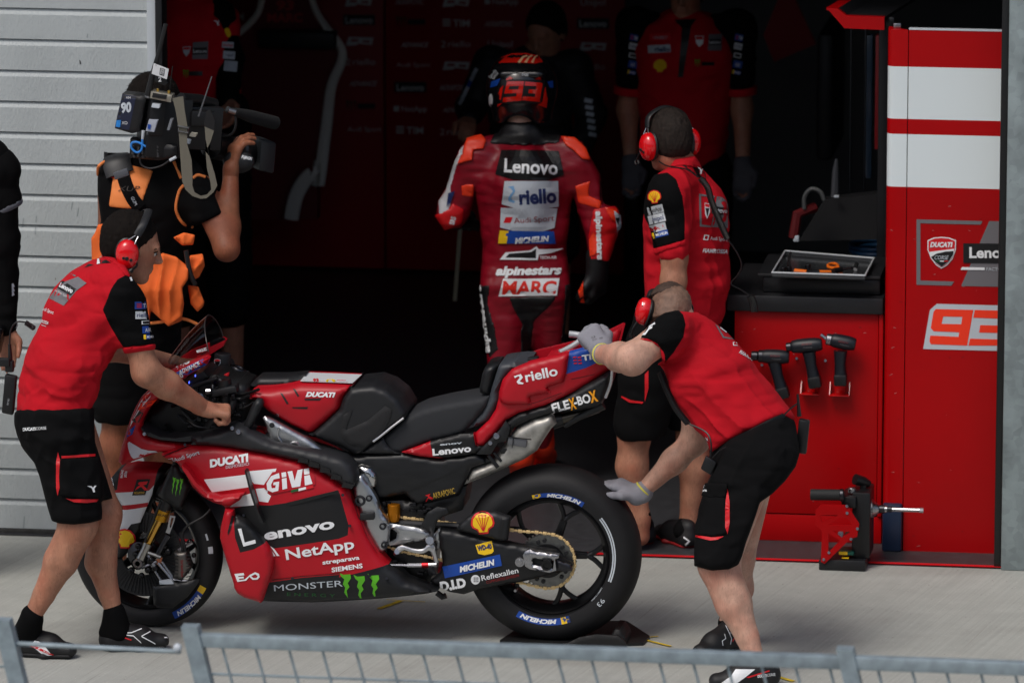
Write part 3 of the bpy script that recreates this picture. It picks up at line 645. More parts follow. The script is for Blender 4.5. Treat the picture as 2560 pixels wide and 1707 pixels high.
# power tools
DRB = mat('drill_navy', (15, 20, 29), .45, bump=.05, bscale=300); ACR = mat('red_acrylic', (190, 10, 14), .15, spec=.6)
def drill(name, label, head0, head1, hb, h1, kind):
    t = thing(name, label, 'power tool', tuple(P(S('E', *h1), YC-.06)), 'cordless tools in the bench holders'); d_ = YC-.07
    a, b = P(S('E', *head0), d_), P(S('E', *head1), d_); ax = (b-a).normalized()
    L = (b-a).length; body = curve([a+ax*L*k for k in (0, .12, .5, .85, 1)], 3); k = len(body)
    hd = MB().tube(body, [.030*(.75+.25*min(1, 3*min(i, k-1-i)/k)) for i in range(k)], 14).build('motor_housing', DRB, t)
    MB().tube([P(S('E', *hb), d_), P(S('E', (hb[0]+h1[0])/2-2, (hb[1]+h1[1])/2), d_), P(S('E', *h1), d_)], [.024, .020, .022], 12, ry=[.028, .022, .026], side=(0, 1, 0)).build('grip', DRB, t)
    e_ = P(S('E', *h1), d_); hd2 = (P(S('E', *h1), d_)-P(S('E', *hb), d_)).normalized()
    MB().obox(e_+hd2*.012, hd2*.024, Vector((0, .024, 0)), hd2.cross(Vector((0, 1, 0)))*.026, .008).build('battery', PLASTIC, t)
    g = P(S('E', hb[0]-18, hb[1]+14), d_-.002); MB().obox(g, (.005, 0, .002), (0, .008, 0), (0, 0, .014), .003).build('trigger', mat('trigger_red', (190, 30, 36), .4), t)
    if kind == 'drill':
        mb = MB().cyl(a-ax*.012, a+ax*.01, .026); mb.cyl(a-ax*.04, a-ax*.012, .02); mb.build('chuck', DSTEEL, t)
    elif kind == 'impact': MB().cyl(a-ax*.022, a, .018).build('chuck', DSTEEL, t)
    else:
        MB().cyl(a-ax*.02, a+ax*.004, .024).build('chuck', STEEL, t); tip = P(S('E', 465, 436), d_); MB().tube([a-ax*.02, tip], .0075, 8).build('bit', STEEL, t)
    dd = Decal('maker_mark', hd, t, off=.001); m_ = (a+b)/2; px = proj(m_); an = math.degrees(math.atan2(-(proj(b)[1]-proj(a)[1]), proj(b)[0]-proj(a)[0]))
    if an > 90: an -= 180
    if an < -90: an += 180
    dd.text('BOSCH', px[0]-12, px[1]+0, 24, 5, mat('mark_red', (120, 34, 38), .5), ang=an); dd.text('Professional', px[0]-8, px[1]+7, 22, 3.5, GREYP, ang=an); dd.done()
drill('cordless_drill', 'dark blue cordless drill, leftmost of the three, half hidden by the bent mechanic', (190, 535), (318, 540), (250, 560), (285, 690), 'drill')
drill('impact_driver', 'dark blue cordless impact driver, middle of the three on the red cabinet', (330, 492), (470, 480), (410, 515), (434, 640), 'impact')
drill('angled_screwdriver', 'dark blue cordless driver with a silver bit, rightmost of the three on the cabinet', (512, 460), (625, 482), (556, 510), (556, 630), 'bit')
for i, (xa_, xb_, za, zb_, lab) in enumerate(((375, 462, 530, 700, 'clear red acrylic holder under the middle cordless tool'), (508, 602, 540, 706, 'clear red acrylic holder under the rightmost cordless tool'), (215, 300, 560, 700, 'clear red acrylic holder under the leftmost cordless tool'))):
    t = thing('tool_holder', lab, 'holder', tuple(P(S('E', xa_, zb_), YC)), 'red acrylic tool holders'); y1_ = YC-.006
    MB().box(P(S('E', xa_+22, zb_), y1_), P(S('E', xb_-22, za), y1_-.004), .001).build('back_plate', ACR, t)
    p, q = P(S('E', xa_, zb_), y1_), P(S('E', xb_, zb_), y1_); MB().box((p.x, y1_-.06, p.z), (q.x, y1_, p.z+.004), .001).build('shelf', ACR, t)
    for xx in (p.x, q.x-.004): MB().prism([(xx, y1_-.005, p.z+.005), (xx, y1_-.05, p.z+.005), (xx, y1_-.015, p.z+.05), (xx, y1_-.005, p.z+.05)], (.004, 0, 0)).build('side_plate', ACR, t, smooth=False)
    MB().cyl(P(S('E', xa_-22, za+16), YC-.004), P(S('E', xa_-22, za+16), YC-.012), .006).build('bolt', STEEL, t)
# engine starter on the ground
YM = 1.28
st = thing('engine_starter', 'black engine starter machine with red cut-out side plate standing on the concrete', 'starter machine', (1.13, YM, 0))
def pm(x, y, d=YM): return P(S('E', x, y), d)
MB().box((pm(472, 0).x, YM-.02, .0), (pm(690, 0).x, YM+.2, .045), .006).build('base_plate', MBLACK, st)
MB().box((pm(620, 0).x, YM+.02, .045), (pm(705, 0).x, YM+.2, pm(0, 1150).z), .006).build('housing', PLASTIC, st)
MB().box((pm(572, 0).x, YM+.0, pm(0, 1218).z), (pm(640, 0).x, YM+.16, pm(0, 1165).z), .006).build('top_block', PLASTIC, st)
MB().tube([pm(418, 1173, YM-.0), pm(570, 1175, YM-.0)], .023, 14).build('handle', mat('handle_rubber', (26, 27, 28), .7, bump=.4, bscale=160), st)
MB().cyl(pm(572, 1175), pm(552, 1175), .026).build('handle_collar', DSTEEL, st)
MB().tube([pm(622, 1102, YM+.08), pm(660, 1112, YM+.1), pm(684, 1124, YM+.12)], [.022, .02, .016], 12).cyl(pm(660, 1150, YM+.1), pm(662, 1112, YM+.1), .014).build('grip_lever', PLASTIC, st)
MB().cyl(pm(608, 1165, YM+.05), pm(608, 1140, YM+.05), .018).build('filler_cap', STEEL, st)
c = pm(690, 1238, YM+.08); X = Vector((1, 0, 0))
MB().lathe(c, X, [(0, 0), (.040, 0), (.040, .012), (.030, .02), (.022, .032), (.014, .04), (.014, .07), (0, .07)], 24).build('chuck', STEEL, st)
MB().lathe(c+X*.04, X, [(.017, 0), (.017, .02), (.012, .022), (.012, .05), (0, .05)], 16).build('collar', DSTEEL, st); MB().tube([c+X*.08, c+X*.2], .0085, 10).tube([c+X*.2, c+X*.215], .011, 8).build('drive_shaft', STEEL, st)
op = e((440, 1245), (466, 1218), (586, 1222), (642, 1308), (632, 1368), (602, 1376), (482, 1492), (465, 1482), (470, 1342), (440, 1310))
hl = [e((462, 1268), (545, 1268), (470, 1302)), e((500, 1312), (555, 1278), (590, 1282), (606, 1312)), e((522, 1340), (600, 1345), (560, 1372)), e((500, 1352), (552, 1385), (500, 1440))]
puff('side_plate', op, YM-.03, YM-.022, CABRED, st, r=.001, holes=hl, step=9)
MB().box(pm(540, 1372, YM+.0), pm(570, 1342, YM+.05), .004).build('label_plate', GREYW, st)
split_build(MB().box(pm(552, 1452, YM+.0), pm(628, 1412, YM+.1), .004).box(pm(570, 1372, YM+.01), pm(610, 1345, YM+.1), .004), 'battery_pack', mat('teal', (14, 84, 70), .5), st)
split_build(MB().box(pm(560, 1468, YM-.01), pm(596, 1458, YM+.02), .002).box(pm(548, 1450, YM-.004), pm(588, 1436, YM-.001), .002), 'warning_tag', YEL, st)
mb = MB()
for q in ((585, 1226), (634, 1330), (604, 1378), (478, 1472), (502, 1440), (586, 1258)): mb.cyl(pm(*q, YM-.034), pm(*q, YM-.028), .006)
split_build(mb, 'bolt', STEEL, st)
o = MB().box((1.28, 1.6, .004), (1.36, 1.66, .2), .01).build('air_bottle', mat('dark_blue', (24, 40, 66), .4)); tag(o, 'dark blue canister standing in the gap behind the starter machine', 'canister')
# ------------------------------------------------------------------ steel fence panels in the foreground
def onz(p, z): r = ray(p); return CAM+r*((z-CAM.z)/r.z)
RT = 1.10; ra = onz((470, 1581), RT); YFN = ra.y
LEAN = .25
def fence(xl, xr, lab, posts):
    t = thing('mesh_barrier', lab, 'barrier', ((xl+xr)/2, YFN, 0), 'galvanised fence panels in the foreground'); zr = RT-.0
    MB().box((xl, YFN-.02, zr-.042), (xr, YFN+.02, zr), .005).build('top_rail', FENCE, t)
    for xp in posts:
        MB().prism([(xp-.026, YFN-.03, zr+.025), (xp+.026, YFN-.03, zr+.025), (xp+.026+LEAN*1.0, YFN-.03, .05), (xp-.026+LEAN*1.0, YFN-.03, .05)], (0, .055, 0)).build('post', FENCE, t, smooth=False)
    mb = MB(); x = xl+.1
    while x < xr-.02: mb.tube([(x, YFN, zr-.04), (x+LEAN, YFN, .12)], .0046, 6); x += .1065
    zz = zr-.1325
    while zz > .1: mb.tube([(xl+LEAN*(zr-zz), YFN+.008, zz), (xr+LEAN*(zr-zz), YFN+.008, zz)], .0045, 6); zz -= .25
    mb.tube([(xl+LEAN, YFN, .1), (xr+LEAN, YFN, .1)], .018, 8)
    mb.build('wire_mesh', FENCE, t)
xp1 = onz((470, 1590), RT).x; xp2 = onz((2112, 1640), RT).x
fence(xp1, xp2-.002, 'middle galvanised mesh fence panel across the foreground below the motorcycle', [xp1])
fence(xp2+.002, xp2+2.2, 'right hand galvanised mesh fence panel below the red partition', [xp2])
xl = onz((12, 1560), RT).x
fence(xl-2.2, xl, 'left fence panel of which only its end post shows at the photo edge', [xl])
t = thing('fence_tie_bar', 'thin steel tie bar linking the two fence posts at lower left', 'bar', (xl+.2, YFN, 1.0))
MB().tube([P((25, 1607), YFN), P((452, 1628), YFN)], .008, 8).build('bar', FENCE, t); MB().ball(P((444, 1618), YFN-.02), .014).build('end_hook', GREYW, t)
# ------------------------------------------------------------------ racing motorcycle
bike = thing('motorcycle', 'red and black racing motorcycle pushed by two mechanics on the concrete', 'motorcycle', (-.4, 0, 0))
def bp(name, crop, pts, d0, d1, m, **k):
    pa = k.pop('parent', bike); return puff(name, Q(crop, pts), d0, d1, m, pa, **k)
def A_(p): return Q('A', p)
def B_(p): return Q('B', p)
def C_(p): return Q('C', p)
def D_(p): return Q('D', p)
# --- wheels
def wheel(nm, c, r_tyre, half, r_rim, yaw, nsp):
    ax = Vector((math.sin(yaw), math.cos(yaw), 0)) if yaw else Vector((0, 1, 0)); ax = Vector((math.sin(yaw), math.cos(yaw), 0))
    wobj = bpy.data.objects.new(nm, None); C.objects.link(wobj); wobj.parent = bike; wobj.matrix_parent_inverse = Matrix.Translation(-world_loc(bike)); wobj.location = c
    pr = []
    for i in range(25):                            # slick profile: flat sidewall to round crown
        a = -math.pi/2+math.pi*i/24; pr.append((r_rim+.012+(r_tyre-r_rim-.012)*max(0, math.cos(a))**.62, half*math.sin(a)*(1.0)))
    pr = [(r_rim+.002, -half*.72), (r_rim+.006, -half*.9)]+pr[1:-1]+[(r_rim+.006, half*.9), (r_rim+.002, half*.72)]
    ty = MB().lathe(c, ax, pr, 96).build('tyre', RUBBER, wobj, auto=60)
    RB = mat('rim_black', (22, 22, 24), .3, .3, spec=.5)
    hw = half*.74
    rim = MB().lathe(c, ax, [(r_rim+.004, -hw), (r_rim-.004, -hw-.004), (r_rim-.012, -hw+.004), (r_rim-.014, -hw+.016), (r_rim-.026, -hw+.03), (r_rim-.03, 0), (r_rim-.026, hw-.03), (r_rim-.014, hw-.016), (r_rim-.012, hw-.004), (r_rim-.004, hw+.004), (r_rim+.004, hw)], 96)
    u = Vector((0, 0, 1)); v = ax.cross(u)
    for k in range(nsp):                           # Y spokes
        a = 2*math.pi*k/nsp+.35
        def q(rad, da, o=0.): return c+(u*math.cos(a+da)+v*math.sin(a+da))*rad+ax*o
        m_ = q(r_rim*.60, 0, -.02)
        rim.tube([q(.04, 0, -.025), q(r_rim*.4, 0, -.026), m_], [.014, .010, .011], 8, ry=[.022, .016, .014], side=ax)
        for s_ in (-1, 1): rim.tube(curve([m_, q(r_rim*.74, s_*.10, -.02), q(r_rim*.96, s_*.26, -.022)], 3), [.010]*3+[.008]*3+[.013], 8, ry=.010, side=ax)
    rim.lathe(c, ax, [(0, -.045), (.03, -.045), (.05, -.03), (.05, .03), (.03, .045), (0, .045)], 32)
    ro = rim.build('rim', RB, wobj, auto=40)
    mb = MB(); p = c+(u*math.cos(3.9)+v*math.sin(3.9))*(r_rim-.03); mb.cyl(p-ax*.03, p-ax*.062, .006); mb.build('valve', STEEL, wobj)
    return wobj, ty, ro, ax
cr = P((1374, 1393), -.085); cr = Vector((cr.x, 0, .342)); cf_ = P((371, 1385), 0); cf_ = Vector((cf_.x, 0, .300))
rw, rty, rrim, rax = wheel('rear_wheel', cr, .342, .100, .2265, 0, 5)
FY = R(9); fw, fty, frim, fax = wheel('front_wheel', cf_, .300, .062, .2235, FY, 5)
def stripe_arc(tg, cx, cy, r0, r1, a0, a1, ky, m, d, **k):
    n = max(3, int(abs(a1-a0)/4)); o = [(cx+r1*math.cos(R(a0+(a1-a0)*i/n)), cy-ky*r1*math.sin(R(a0+(a1-a0)*i/n))) for i in range(n+1)]
    o += [(cx+r0*math.cos(R(a1-(a1-a0)*i/n)), cy-ky*r0*math.sin(R(a1-(a1-a0)*i/n))) for i in range(n+1)]
    d.poly(o, m, step=7, **k)
rc = S('D', 1496, 838)
d = Decal('tyre_marking', rty, rw, off=.0012)
kk = 1/2.8513
stripe_arc(rty, *rc, 428*kk, 468*kk, 105, 58, .99, BLUE, d, lay=0); stripe_arc(rty, *rc, 428*kk, 468*kk, 106, 98, .99, YEL, d, lay=0)
d.text('MICHELIN', 0, 0, 0, 26*kk, WHITE, arc=(rc[0], rc[1], 436*kk, 93, 61, .99), shear=.2, bold=.05, lay=1)
stripe_arc(rty, *rc, 438*kk, 486*kk, -120, -72, .99, BLUE, d, lay=0); stripe_arc(rty, *rc, 438*kk, 486*kk, -80, -72, .99, YEL, d, lay=0)
d.text('MICHELIN', 0, 0, 0, 30*kk, WHITE, arc=(rc[0], rc[1], 446*kk, -84, -117, .99), shear=.2, bold=.05, lay=1)
stripe_arc(rty, *rc, 446*kk, 456*kk, 38, -22, .99, GREYW, d, lay=0); stripe_arc(rty, *rc, 461*kk, 471*kk, 38, -22, .99, GREYW, d, lay=0)
d.text('93', 0, 0, 0, 34*kk, GREYW, arc=(rc[0], rc[1], 470*kk, -38, -45, .99), lay=1)
d.text('marchesini', 0, 0, 0, 13*kk, GREYW, arc=(rc[0], rc[1], 434*kk, -46, -30, .99), lay=1); d.done()
fc = ((177+568)/2-2, 1389)
d = Decal('tyre_marking', fty, fw, off=.0012)
kx = .955
def farc(r0, r1, a0, a1, m, lay=0): 
    n = 10; pts = [(fc[0]+kx*r1*math.cos(R(a0+(a1-a0)*i/n)), fc[1]-r1*math.sin(R(a0+(a1-a0)*i/n))) for i in range(n+1)]+[(fc[0]+kx*r0*math.cos(R(a1-(a1-a0)*i/n)), fc[1]-r0*math.sin(R(a1-(a1-a0)*i/n))) for i in range(n+1)]
    d.poly(pts, m, step=7, lay=lay)
farc(154, 172, -34, -66, BLUE); farc(154, 172, -28, -34, YEL)
d.text('MICHELIN', 0, 0, 0, 11, WHITE, arc=(fc[0]+2, fc[1], 156, -38, -64, 1.0), shear=.2, bold=.04, lay=1); farc(158, 170, 8, 2, GREYW); farc(158, 163, 20, 14, GREYW); d.done()
# --- front brake, hub, fender and fork
X = Vector((1, 0, 0)); ZU = Vector((0, 0, 1))
fv = Vector((math.cos(FY), -math.sin(FY), 0))
mb = MB(); dc = cf_-fax*.075
mb.lathe(dc, fax, [(.085, 0), (.165, -.002), (.168, .002), (.165, .006), (.085, .006)], 64)
for k in range(64):
    a = 2*math.pi*k/64; uu = fv*math.cos(a)+ZU*math.sin(a); tt = fax.cross(uu); mb.obox(dc+uu*.122-fax*.003, uu*.036, tt*.0015, fax*.003)
mb.build('brake_disc_cover', mat('carbon_disc', (40, 41, 43), .5), fw)
MB().lathe(cf_-fax*.095, fax, [(0, -.02), (.018, -.02), (.022, -.01), (.05, 0), (.05, .04)], 32).build('hub', DSTEEL, fw)
mb = MB(); mb.lathe(P(S('C', 612, 962), -.135), (0, 1, 0), [(.010, -.012), (.018, -.012), (.021, -.006), (.021, .03)], 24); mb.build('axle_nut', STEEL, fw)
fdr = bp('front_fender', 'C', [(372, 330), (440, 248), (560, 220), (770, 232), (830, 250), (760, 400), (705, 520), (655, 640), (640, 700), (560, 850), (500, 915), (455, 945), (430, 940), (428, 880), (470, 610), (486, 540), (440, 460), (395, 400)], -.085, .05, mat('gloss_white', (216, 219, 222), .35), r=.02, bulge=.012, step=7, regions=[(C_([(340, 200), (560, 200), (870, 210), (700, 392), (420, 412), (330, 420), (300, 330)]), BIKERED), (C_([(440, 517), (692, 486), (686, 520), (440, 556)]), BIKERED), (C_([(770, 210), (880, 230), (640, 710), (610, 690), (720, 430)]), BLACK), (C_([(300, 340), (380, 230), (470, 240), (450, 385), (370, 420)]), BLACK), (C_([(560, 655), (670, 636), (660, 720), (500, 960), (400, 960), (400, 890), (440, 800), (480, 760)]), CARBON)])
d = Decal('fender_graphics', fdr, fdr)
d.text('NOVO', *S('C', 378, 283), 26, 9, WHITE, ang=-75, bold=.03)
d.text('RACING', *S('C', 490, 296), 19, 6, WHITE, ang=80, bold=.03); d.text('2026', *S('C', 520, 292), 15, 6, WHITE, ang=80, bold=.03)
d.poly(C_([(604, 308), (708, 304), (668, 428), (566, 432)]), BLACK, lay=2)
d.poly(C_([(620, 328), (690, 320), (678, 346), (652, 350), (690, 388), (664, 392), (636, 362), (588, 392), (606, 364), (630, 350), (612, 344)]), REDP, lay=3, step=6); d.text('AKRAPOVIC', *S('C', 580, 420), 27, 6, GOLDP, bold=.02, lay=3)
d.shell(*S('C', 510, 770), 25, 0, REDP, YEL); d.done()
ax_f = (PC('C', 855, 545, -.11)-PC('C', 650, 880, -.12)).normalized()
fk = MB().tube([PC('C', 668, 850, -.115), PC('C', 790, 610, -.115)], .0155, 20).build('fork_tube', GOLD, bike)
mb = MB(); mb.tube([PC('C', 784, 622, -.115), PC('C', 822, 530, -.115)], .0265, 24); fr_ = mb.build('fork_collar', mat('dark_gold', (190, 138, 30), .35, .7), bike)
d = Decal('maker_lettering', fr_, bike, off=.0008); d.text('OHLINS', *S('C', 752, 586), 27, 5.5, BLACK, ang=-12, bold=.02); d.done()
MB().tube([PC('C', 815, 545, -.115), PC('C', 850, 450, -.115)], .027, 20).build('fork_sleeve', PLASTIC, bike)
MB().tube([PC('C', 850, 470, -.112), PC('C', 960, 200, -.112), PC('A', 960, 680, -.11), PC('A', 930, 510, -.11)], .030, 20).build('fork_upper', PLASTIC, bike)
MB().tube([PC('C', 850, 470, .11), PC('A', 960, 680, .11), PC('A', 1000, 450, .11)], .030, 16).tube([PC('C', 668, 850, .115), PC('C', 830, 530, .115)], .02, 12).build('far_fork_leg', PLASTIC, bike)
fcv = bp('fork_cover', 'C', [(762, 440), (880, 178), (930, 210), (1020, 372), (990, 440), (945, 552), (900, 545), (790, 470)], -.150, -.125, CARBON, r=.012, bulge=.01)
d = Decal('claw_logo', fcv, fcv); d.claw(*S('C', 862, 420), 26, 44, -10, GREEN); d.done()
mb = MB(); mb.tube([PC('C', 690, 810, -.12), PC('C', 655, 880, -.125), PC('C', 628, 935, -.128)], [.019, .016, .018], 12); mb.lathe(PC('C', 612, 962, -.12), (0, 1, 0), [(.024, -.012), (.026, 0), (.026, .03)], 24)
mb.tube([PC('C', 690, 880, -.125), PC('C', 790, 915, -.125)], .009, 8); mb.build('fork_foot', mat('satin_alu', (168, 166, 160), .35, 1.), bike)
MB().tube([PC('C', 665, 800, -.135), PC('C', 745, 585, -.135), PC('C', 790, 480, -.135)], .005, 8).build('guide_rod', PLASTIC, bike)
mb = MB(); mb.tube([PC('C', 770, 890, -.128), PC('C', 850, 740, -.128)], .012, 12); mb.build('steering_damper', DSTEEL, bike)
o_ = C_([(840, 690), (862, 590), (905, 596), (893, 640), (858, 735), (826, 722)]); h_ = C_([(858, 680), (872, 606), (892, 610), (868, 690)])
puff('sensor_bracket', o_, -.135, -.128, STEEL, bike, r=.001, holes=[h_], step=5)
mb = MB()
cal = bp('brake_caliper', 'C', [(890, 880), (990, 872), (1010, 940), (1030, 1000), (990, 1060), (950, 1105), (885, 1090), (900, 1000)], -.150, -.10, mat('caliper_grey', (104, 100, 96), .4, .8), r=.012, bulge=.006, step=6)
d = Decal('maker_lettering', cal, cal, off=.001); d.text('brembo', *S('C', 946, 940), 42, 7, mat('brembo_red', (120, 20, 24), .5), ang=-88, bold=.03); d.done()
mb = MB()
for i in range(7): mb.obox(PC('C', 905, 905+28*i, -.152), (.011, 0, 0), (0, .003, 0), (0, 0, .0014)); mb.obox(PC('C', 1005, 900+28*i, -.15), (.009, 0, .002), (0, .003, 0), (0, 0, .0014))
mb.build('caliper_fins', PLASTIC, cal, smooth=False)
mb = MB()
for a, b, r_ in (((770, 960), (880, 1090), .006), ((720, 980), (800, 1110), .005), ((800, 950), (890, 1080), .005), ((640, 1000), (760, 950), .006), ((880, 1090), (1010, 1105), .006), ((690, 900), (745, 985), .007), ((930, 860), (1040, 800), .008)):
    mb.tube([PC('C', *a, -.128), PC('C', *b, -.132)], r_, 8)
mb.build('brake_linkage', STEEL, bike)
mb = MB()
for q, r_ in (((610, 830), .012), ((594, 895), .013), ((712, 940), .02), ((690, 1015), .014), ((745, 1000), .016), ((850, 870), .016), ((820, 830), .014), ((1020, 800), .014), ((980, 850), .012), ((1050, 900), .010), ((640, 1060), .012), ((560, 1020), .014)): mb.ball(PC('C', *q, -.122), r_, seg=10)
split_build(mb, 'brake_fitting', mat('wet_black', (24, 24, 26), .2, .4), bike)
mb = MB(); mb.tube(curve([PC('C', 960, 870, -.14), PC('C', 958, 740, -.14), PC('C', 1000, 670, -.14), PC('C', 1120, 600, -.13), PC('C', 1180, 540, -.12)], 6), .005, 8)
mb.tube(curve([PC('C', 985, 890, -.135), PC('C', 970, 800, -.14), PC('C', 945, 720, -.14)], 4), .006, 8); mb.build('brake_hose', PLASTIC, bike)
bp('brake_cooling_duct', 'C', [(722, 1150), (780, 1135), (1092, 1092), (1075, 1130), (1000, 1230), (880, 1320), (760, 1318), (728, 1290)], -.150, -.12, CARBON, r=.01)
bp('duct_mount', 'C', [(775, 1105), (870, 1095), (890, 1128), (780, 1132)], -.152, -.13, GREYW, r=.004, step=6)
# --- side fairing
fair_pts = A_([(455, 1075), (560, 1035), (670, 1006), (860, 1010), (1060, 1038), (1300, 1083), (1490, 1128), (1640, 1193), (1770, 1273), (1855, 1338), (1905, 1450), (1958, 1566)])+D_([(112, 490), (190, 680), (258, 800), (330, 886), (400, 930), (470, 1000), (600, 1050), (690, 1086), (600, 1102), (400, 1126), (200, 1142), (0, 1154)])+C_([(1960, 1280), (1720, 1274), (1585, 1270), (1560, 1287), (1545, 1270), (1440, 1240), (1385, 1205), (1360, 1165), (1356, 1130), (1330, 1060), (1300, 950), (1270, 850), (1246, 770), (1256, 680), (1290, 540), (1270, 520), (1190, 495), (1110, 450), (1030, 375), (970, 262), (910, 185), (800, 140)])
FREG = [(A_([(1000, 1475), (1130, 1440), (1290, 1442), (1440, 1420), (1600, 1385), (1790, 1345)])+A_([(1810, 1360), (1845, 1480), (1880, 1600)])+D_([(62, 668), (0, 690)])+C_([(1990, 790), (1630, 840), (1610, 800), (1520, 855), (1410, 876), (1370, 750), (1358, 590), (1270, 540)]), BLACK),
 (C_([(1600, 1110), (1900, 1065), (2200, 1040)])+D_([(0, 965), (330, 890), (420, 910), (490, 990), (760, 1085), (600, 1130), (400, 1155), (0, 1190)])+C_([(1960, 1330), (1560, 1330), (1590, 1200)]), CARBON),
 (A_([(790, 1252), (1120, 1212), (1140, 1305), (850, 1350)]), WHITE), (A_([(1125, 1190), (1335, 1172), (1325, 1210), (1260, 1265), (1245, 1290), (1170, 1280), (1150, 1255)]), WHITE), (A_([(1060, 1380), (1170, 1345), (1192, 1440), (985, 1463)]), WHITE), (A_([(1183, 1318), (1290, 1310), (1270, 1350), (1300, 1372), (1278, 1420), (1210, 1412)]), WHITE)]
fair = puff('side_fairing', fair_pts, -.225, -.12, BIKERED, bike, r=.02, bulge=.035, step=9, R2=.16, regions=FREG)
fairfar = puff('side_fairing', fair_pts, -.225, -.12, BIKERED, bike, r=.02, bulge=.035, step=22, R2=.16)
fairfar.data.transform(Matrix.Diagonal((1, -1, 1, 1))); fairfar.data.flip_normals()
puff('engine_block', A_([(700, 1000), (1300, 1000), (1700, 1120), (1950, 1330)])+D_([(330, 500), (330, 860), (600, 1040), (0, 1140)])+C_([(1400, 1200), (1300, 800), (1300, 540)]), -.12, .12, mat('engine_dark', (14, 14, 15), .4, bump=.3, bscale=40), bike, r=.01, step=20)
d = Decal('fairing_graphics', fair, fair)
# GIVI outlined letters
d.poly(A_([(1255, 1275), (1300, 1205), (1615, 1165), (1622, 1300), (1420, 1345), (1300, 1370), (1240, 1330)]), BIKERED, lay=2)
d.poly(A_([(1350, 1212), (1290, 1235), (1256, 1290), (1262, 1340), (1300, 1356), (1345, 1345), (1352, 1275), (1310, 1282), (1306, 1302), (1326, 1302), (1322, 1324), (1296, 1326), (1290, 1300), (1310, 1260), (1356, 1250)]), WHITE, lay=3, step=6)
d.poly(A_([(1368, 1210), (1402, 1204), (1406, 1240), (1372, 1246)]), WHITE, lay=3); d.poly(A_([(1372, 1254), (1407, 1248), (1412, 1328), (1376, 1336)]), WHITE, lay=3)
d.poly(A_([(1414, 1202), (1450, 1196), (1468, 1270), (1490, 1190), (1528, 1184), (1510, 1312), (1448, 1322)]), WHITE, lay=3, step=7); d.poly(A_([(1536, 1184), (1574, 1178), (1580, 1218), (1540, 1226)]), WHITE, lay=3); d.poly(A_([(1540, 1234), (1581, 1226), (1602, 1292), (1545, 1306)]), WHITE, lay=3)
for i, mm in enumerate((DGREEN, WHITE, REDP)): d.poly(A_([(1442+56*i, 1340-12*i), (1496+56*i, 1328-12*i), (1498+56*i, 1346-12*i), (1440+56*i, 1360-12*i)]), mm, lay=3, step=7)
d.text('DUCATI', *S('A', 830, 1168), 99, 18.5, WHITE, ang=9, shear=.12, bold=.06, lay=2); d.text('DESMOSEDICI', *S('A', 950, 1180), 59, 7.5, GREYW, ang=9, shear=.1, lay=2)
d.poly(A_([(512, 1102), (550, 1096), (558, 1134), (520, 1138)]), GREYW, holes=[A_([(518, 1107), (545, 1102), (550, 1128), (525, 1132)])], lay=2, step=5); d.text('Audi Sport', *S('A', 560, 1128), 67, 10, GREYW, ang=17, bold=.01, lay=2)
d.text('enovo', *S('C', 1606, 782), 178, 27, WHITE, ang=10, bold=.035, lay=2, sp=1.0)
d.text('NetApp', *S('C', 1775, 935), 173, 27, WHITE, ang=9.5, bold=.02, lay=2); d.poly(C_([(1628, 812), (1655, 850), (1690, 906), (1665, 908)]), WHITE, lay=2, step=6); d.poly(C_([(1650, 828), (1680, 850), (1722, 905), (1700, 905)]), WHITE, lay=2, step=6)
d.text('streparava', *S('C', 2060, 972), 93, 10.5, WHITE, ang=8, bold=.03, lay=2); d.text('SIEMENS', *S('C', 2132, 1032), 78, 11.5, WHITE, ang=8, bold=.03, lay=2)
d.text('MONSTER', *S('C', 1680, 1180), 172, 16, GREYW, ang=4, lay=2); d.text('ENERGY', *S('C', 1780, 1215), 120, 8.5, DGREEN, ang=-2, sp=1.6, lay=2)
d.claw(*S('D', -10, 1120), 98, 62, -2, GREEN)
d.done()
d = Decal('panel_gap', fair, fair, off=.0012)
for pts_ in (A_([(468, 1088), (672, 1003)]), C_([(1655, 835), (1720, 905), (1840, 1052)]), A_([(1835, 1345), (1905, 1420), (1948, 1560)]), D_([(75, 392), (112, 500), (190, 690), (255, 800)]), C_([(1430, 560), (1520, 650), (1600, 790)]), C_([(1660, 1092), (1900, 1062), (2195, 1040)])):
    for q0, q1 in zip(pts_[:-1], pts_[1:]): d.poly([q0, q1, (q1[0]+1.6, q1[1]+1.6), (q0[0]+1.6, q0[1]+1.6)], BLACK, step=6, lay=2)
d.done()
puff('air_outlet', A_([(1400, 1440), (1790, 1345), (1800, 1362), (1430, 1462)]), -.262, -.25, BLACK, fair, r=.003, step=8)
mb = MB()
for q in (('A', 1830, 1378), ('A', 640, 1000), ('D', 210, 965), ('D', 332, 985), ('D', 70, 610), ('C', 1822, 1082), ('C', 1440, 588)): mb.cyl(PC(*q, -.245), PC(*q, -.258), .006, 10)
split_build(mb, 'fastener', DSTEEL, fair)
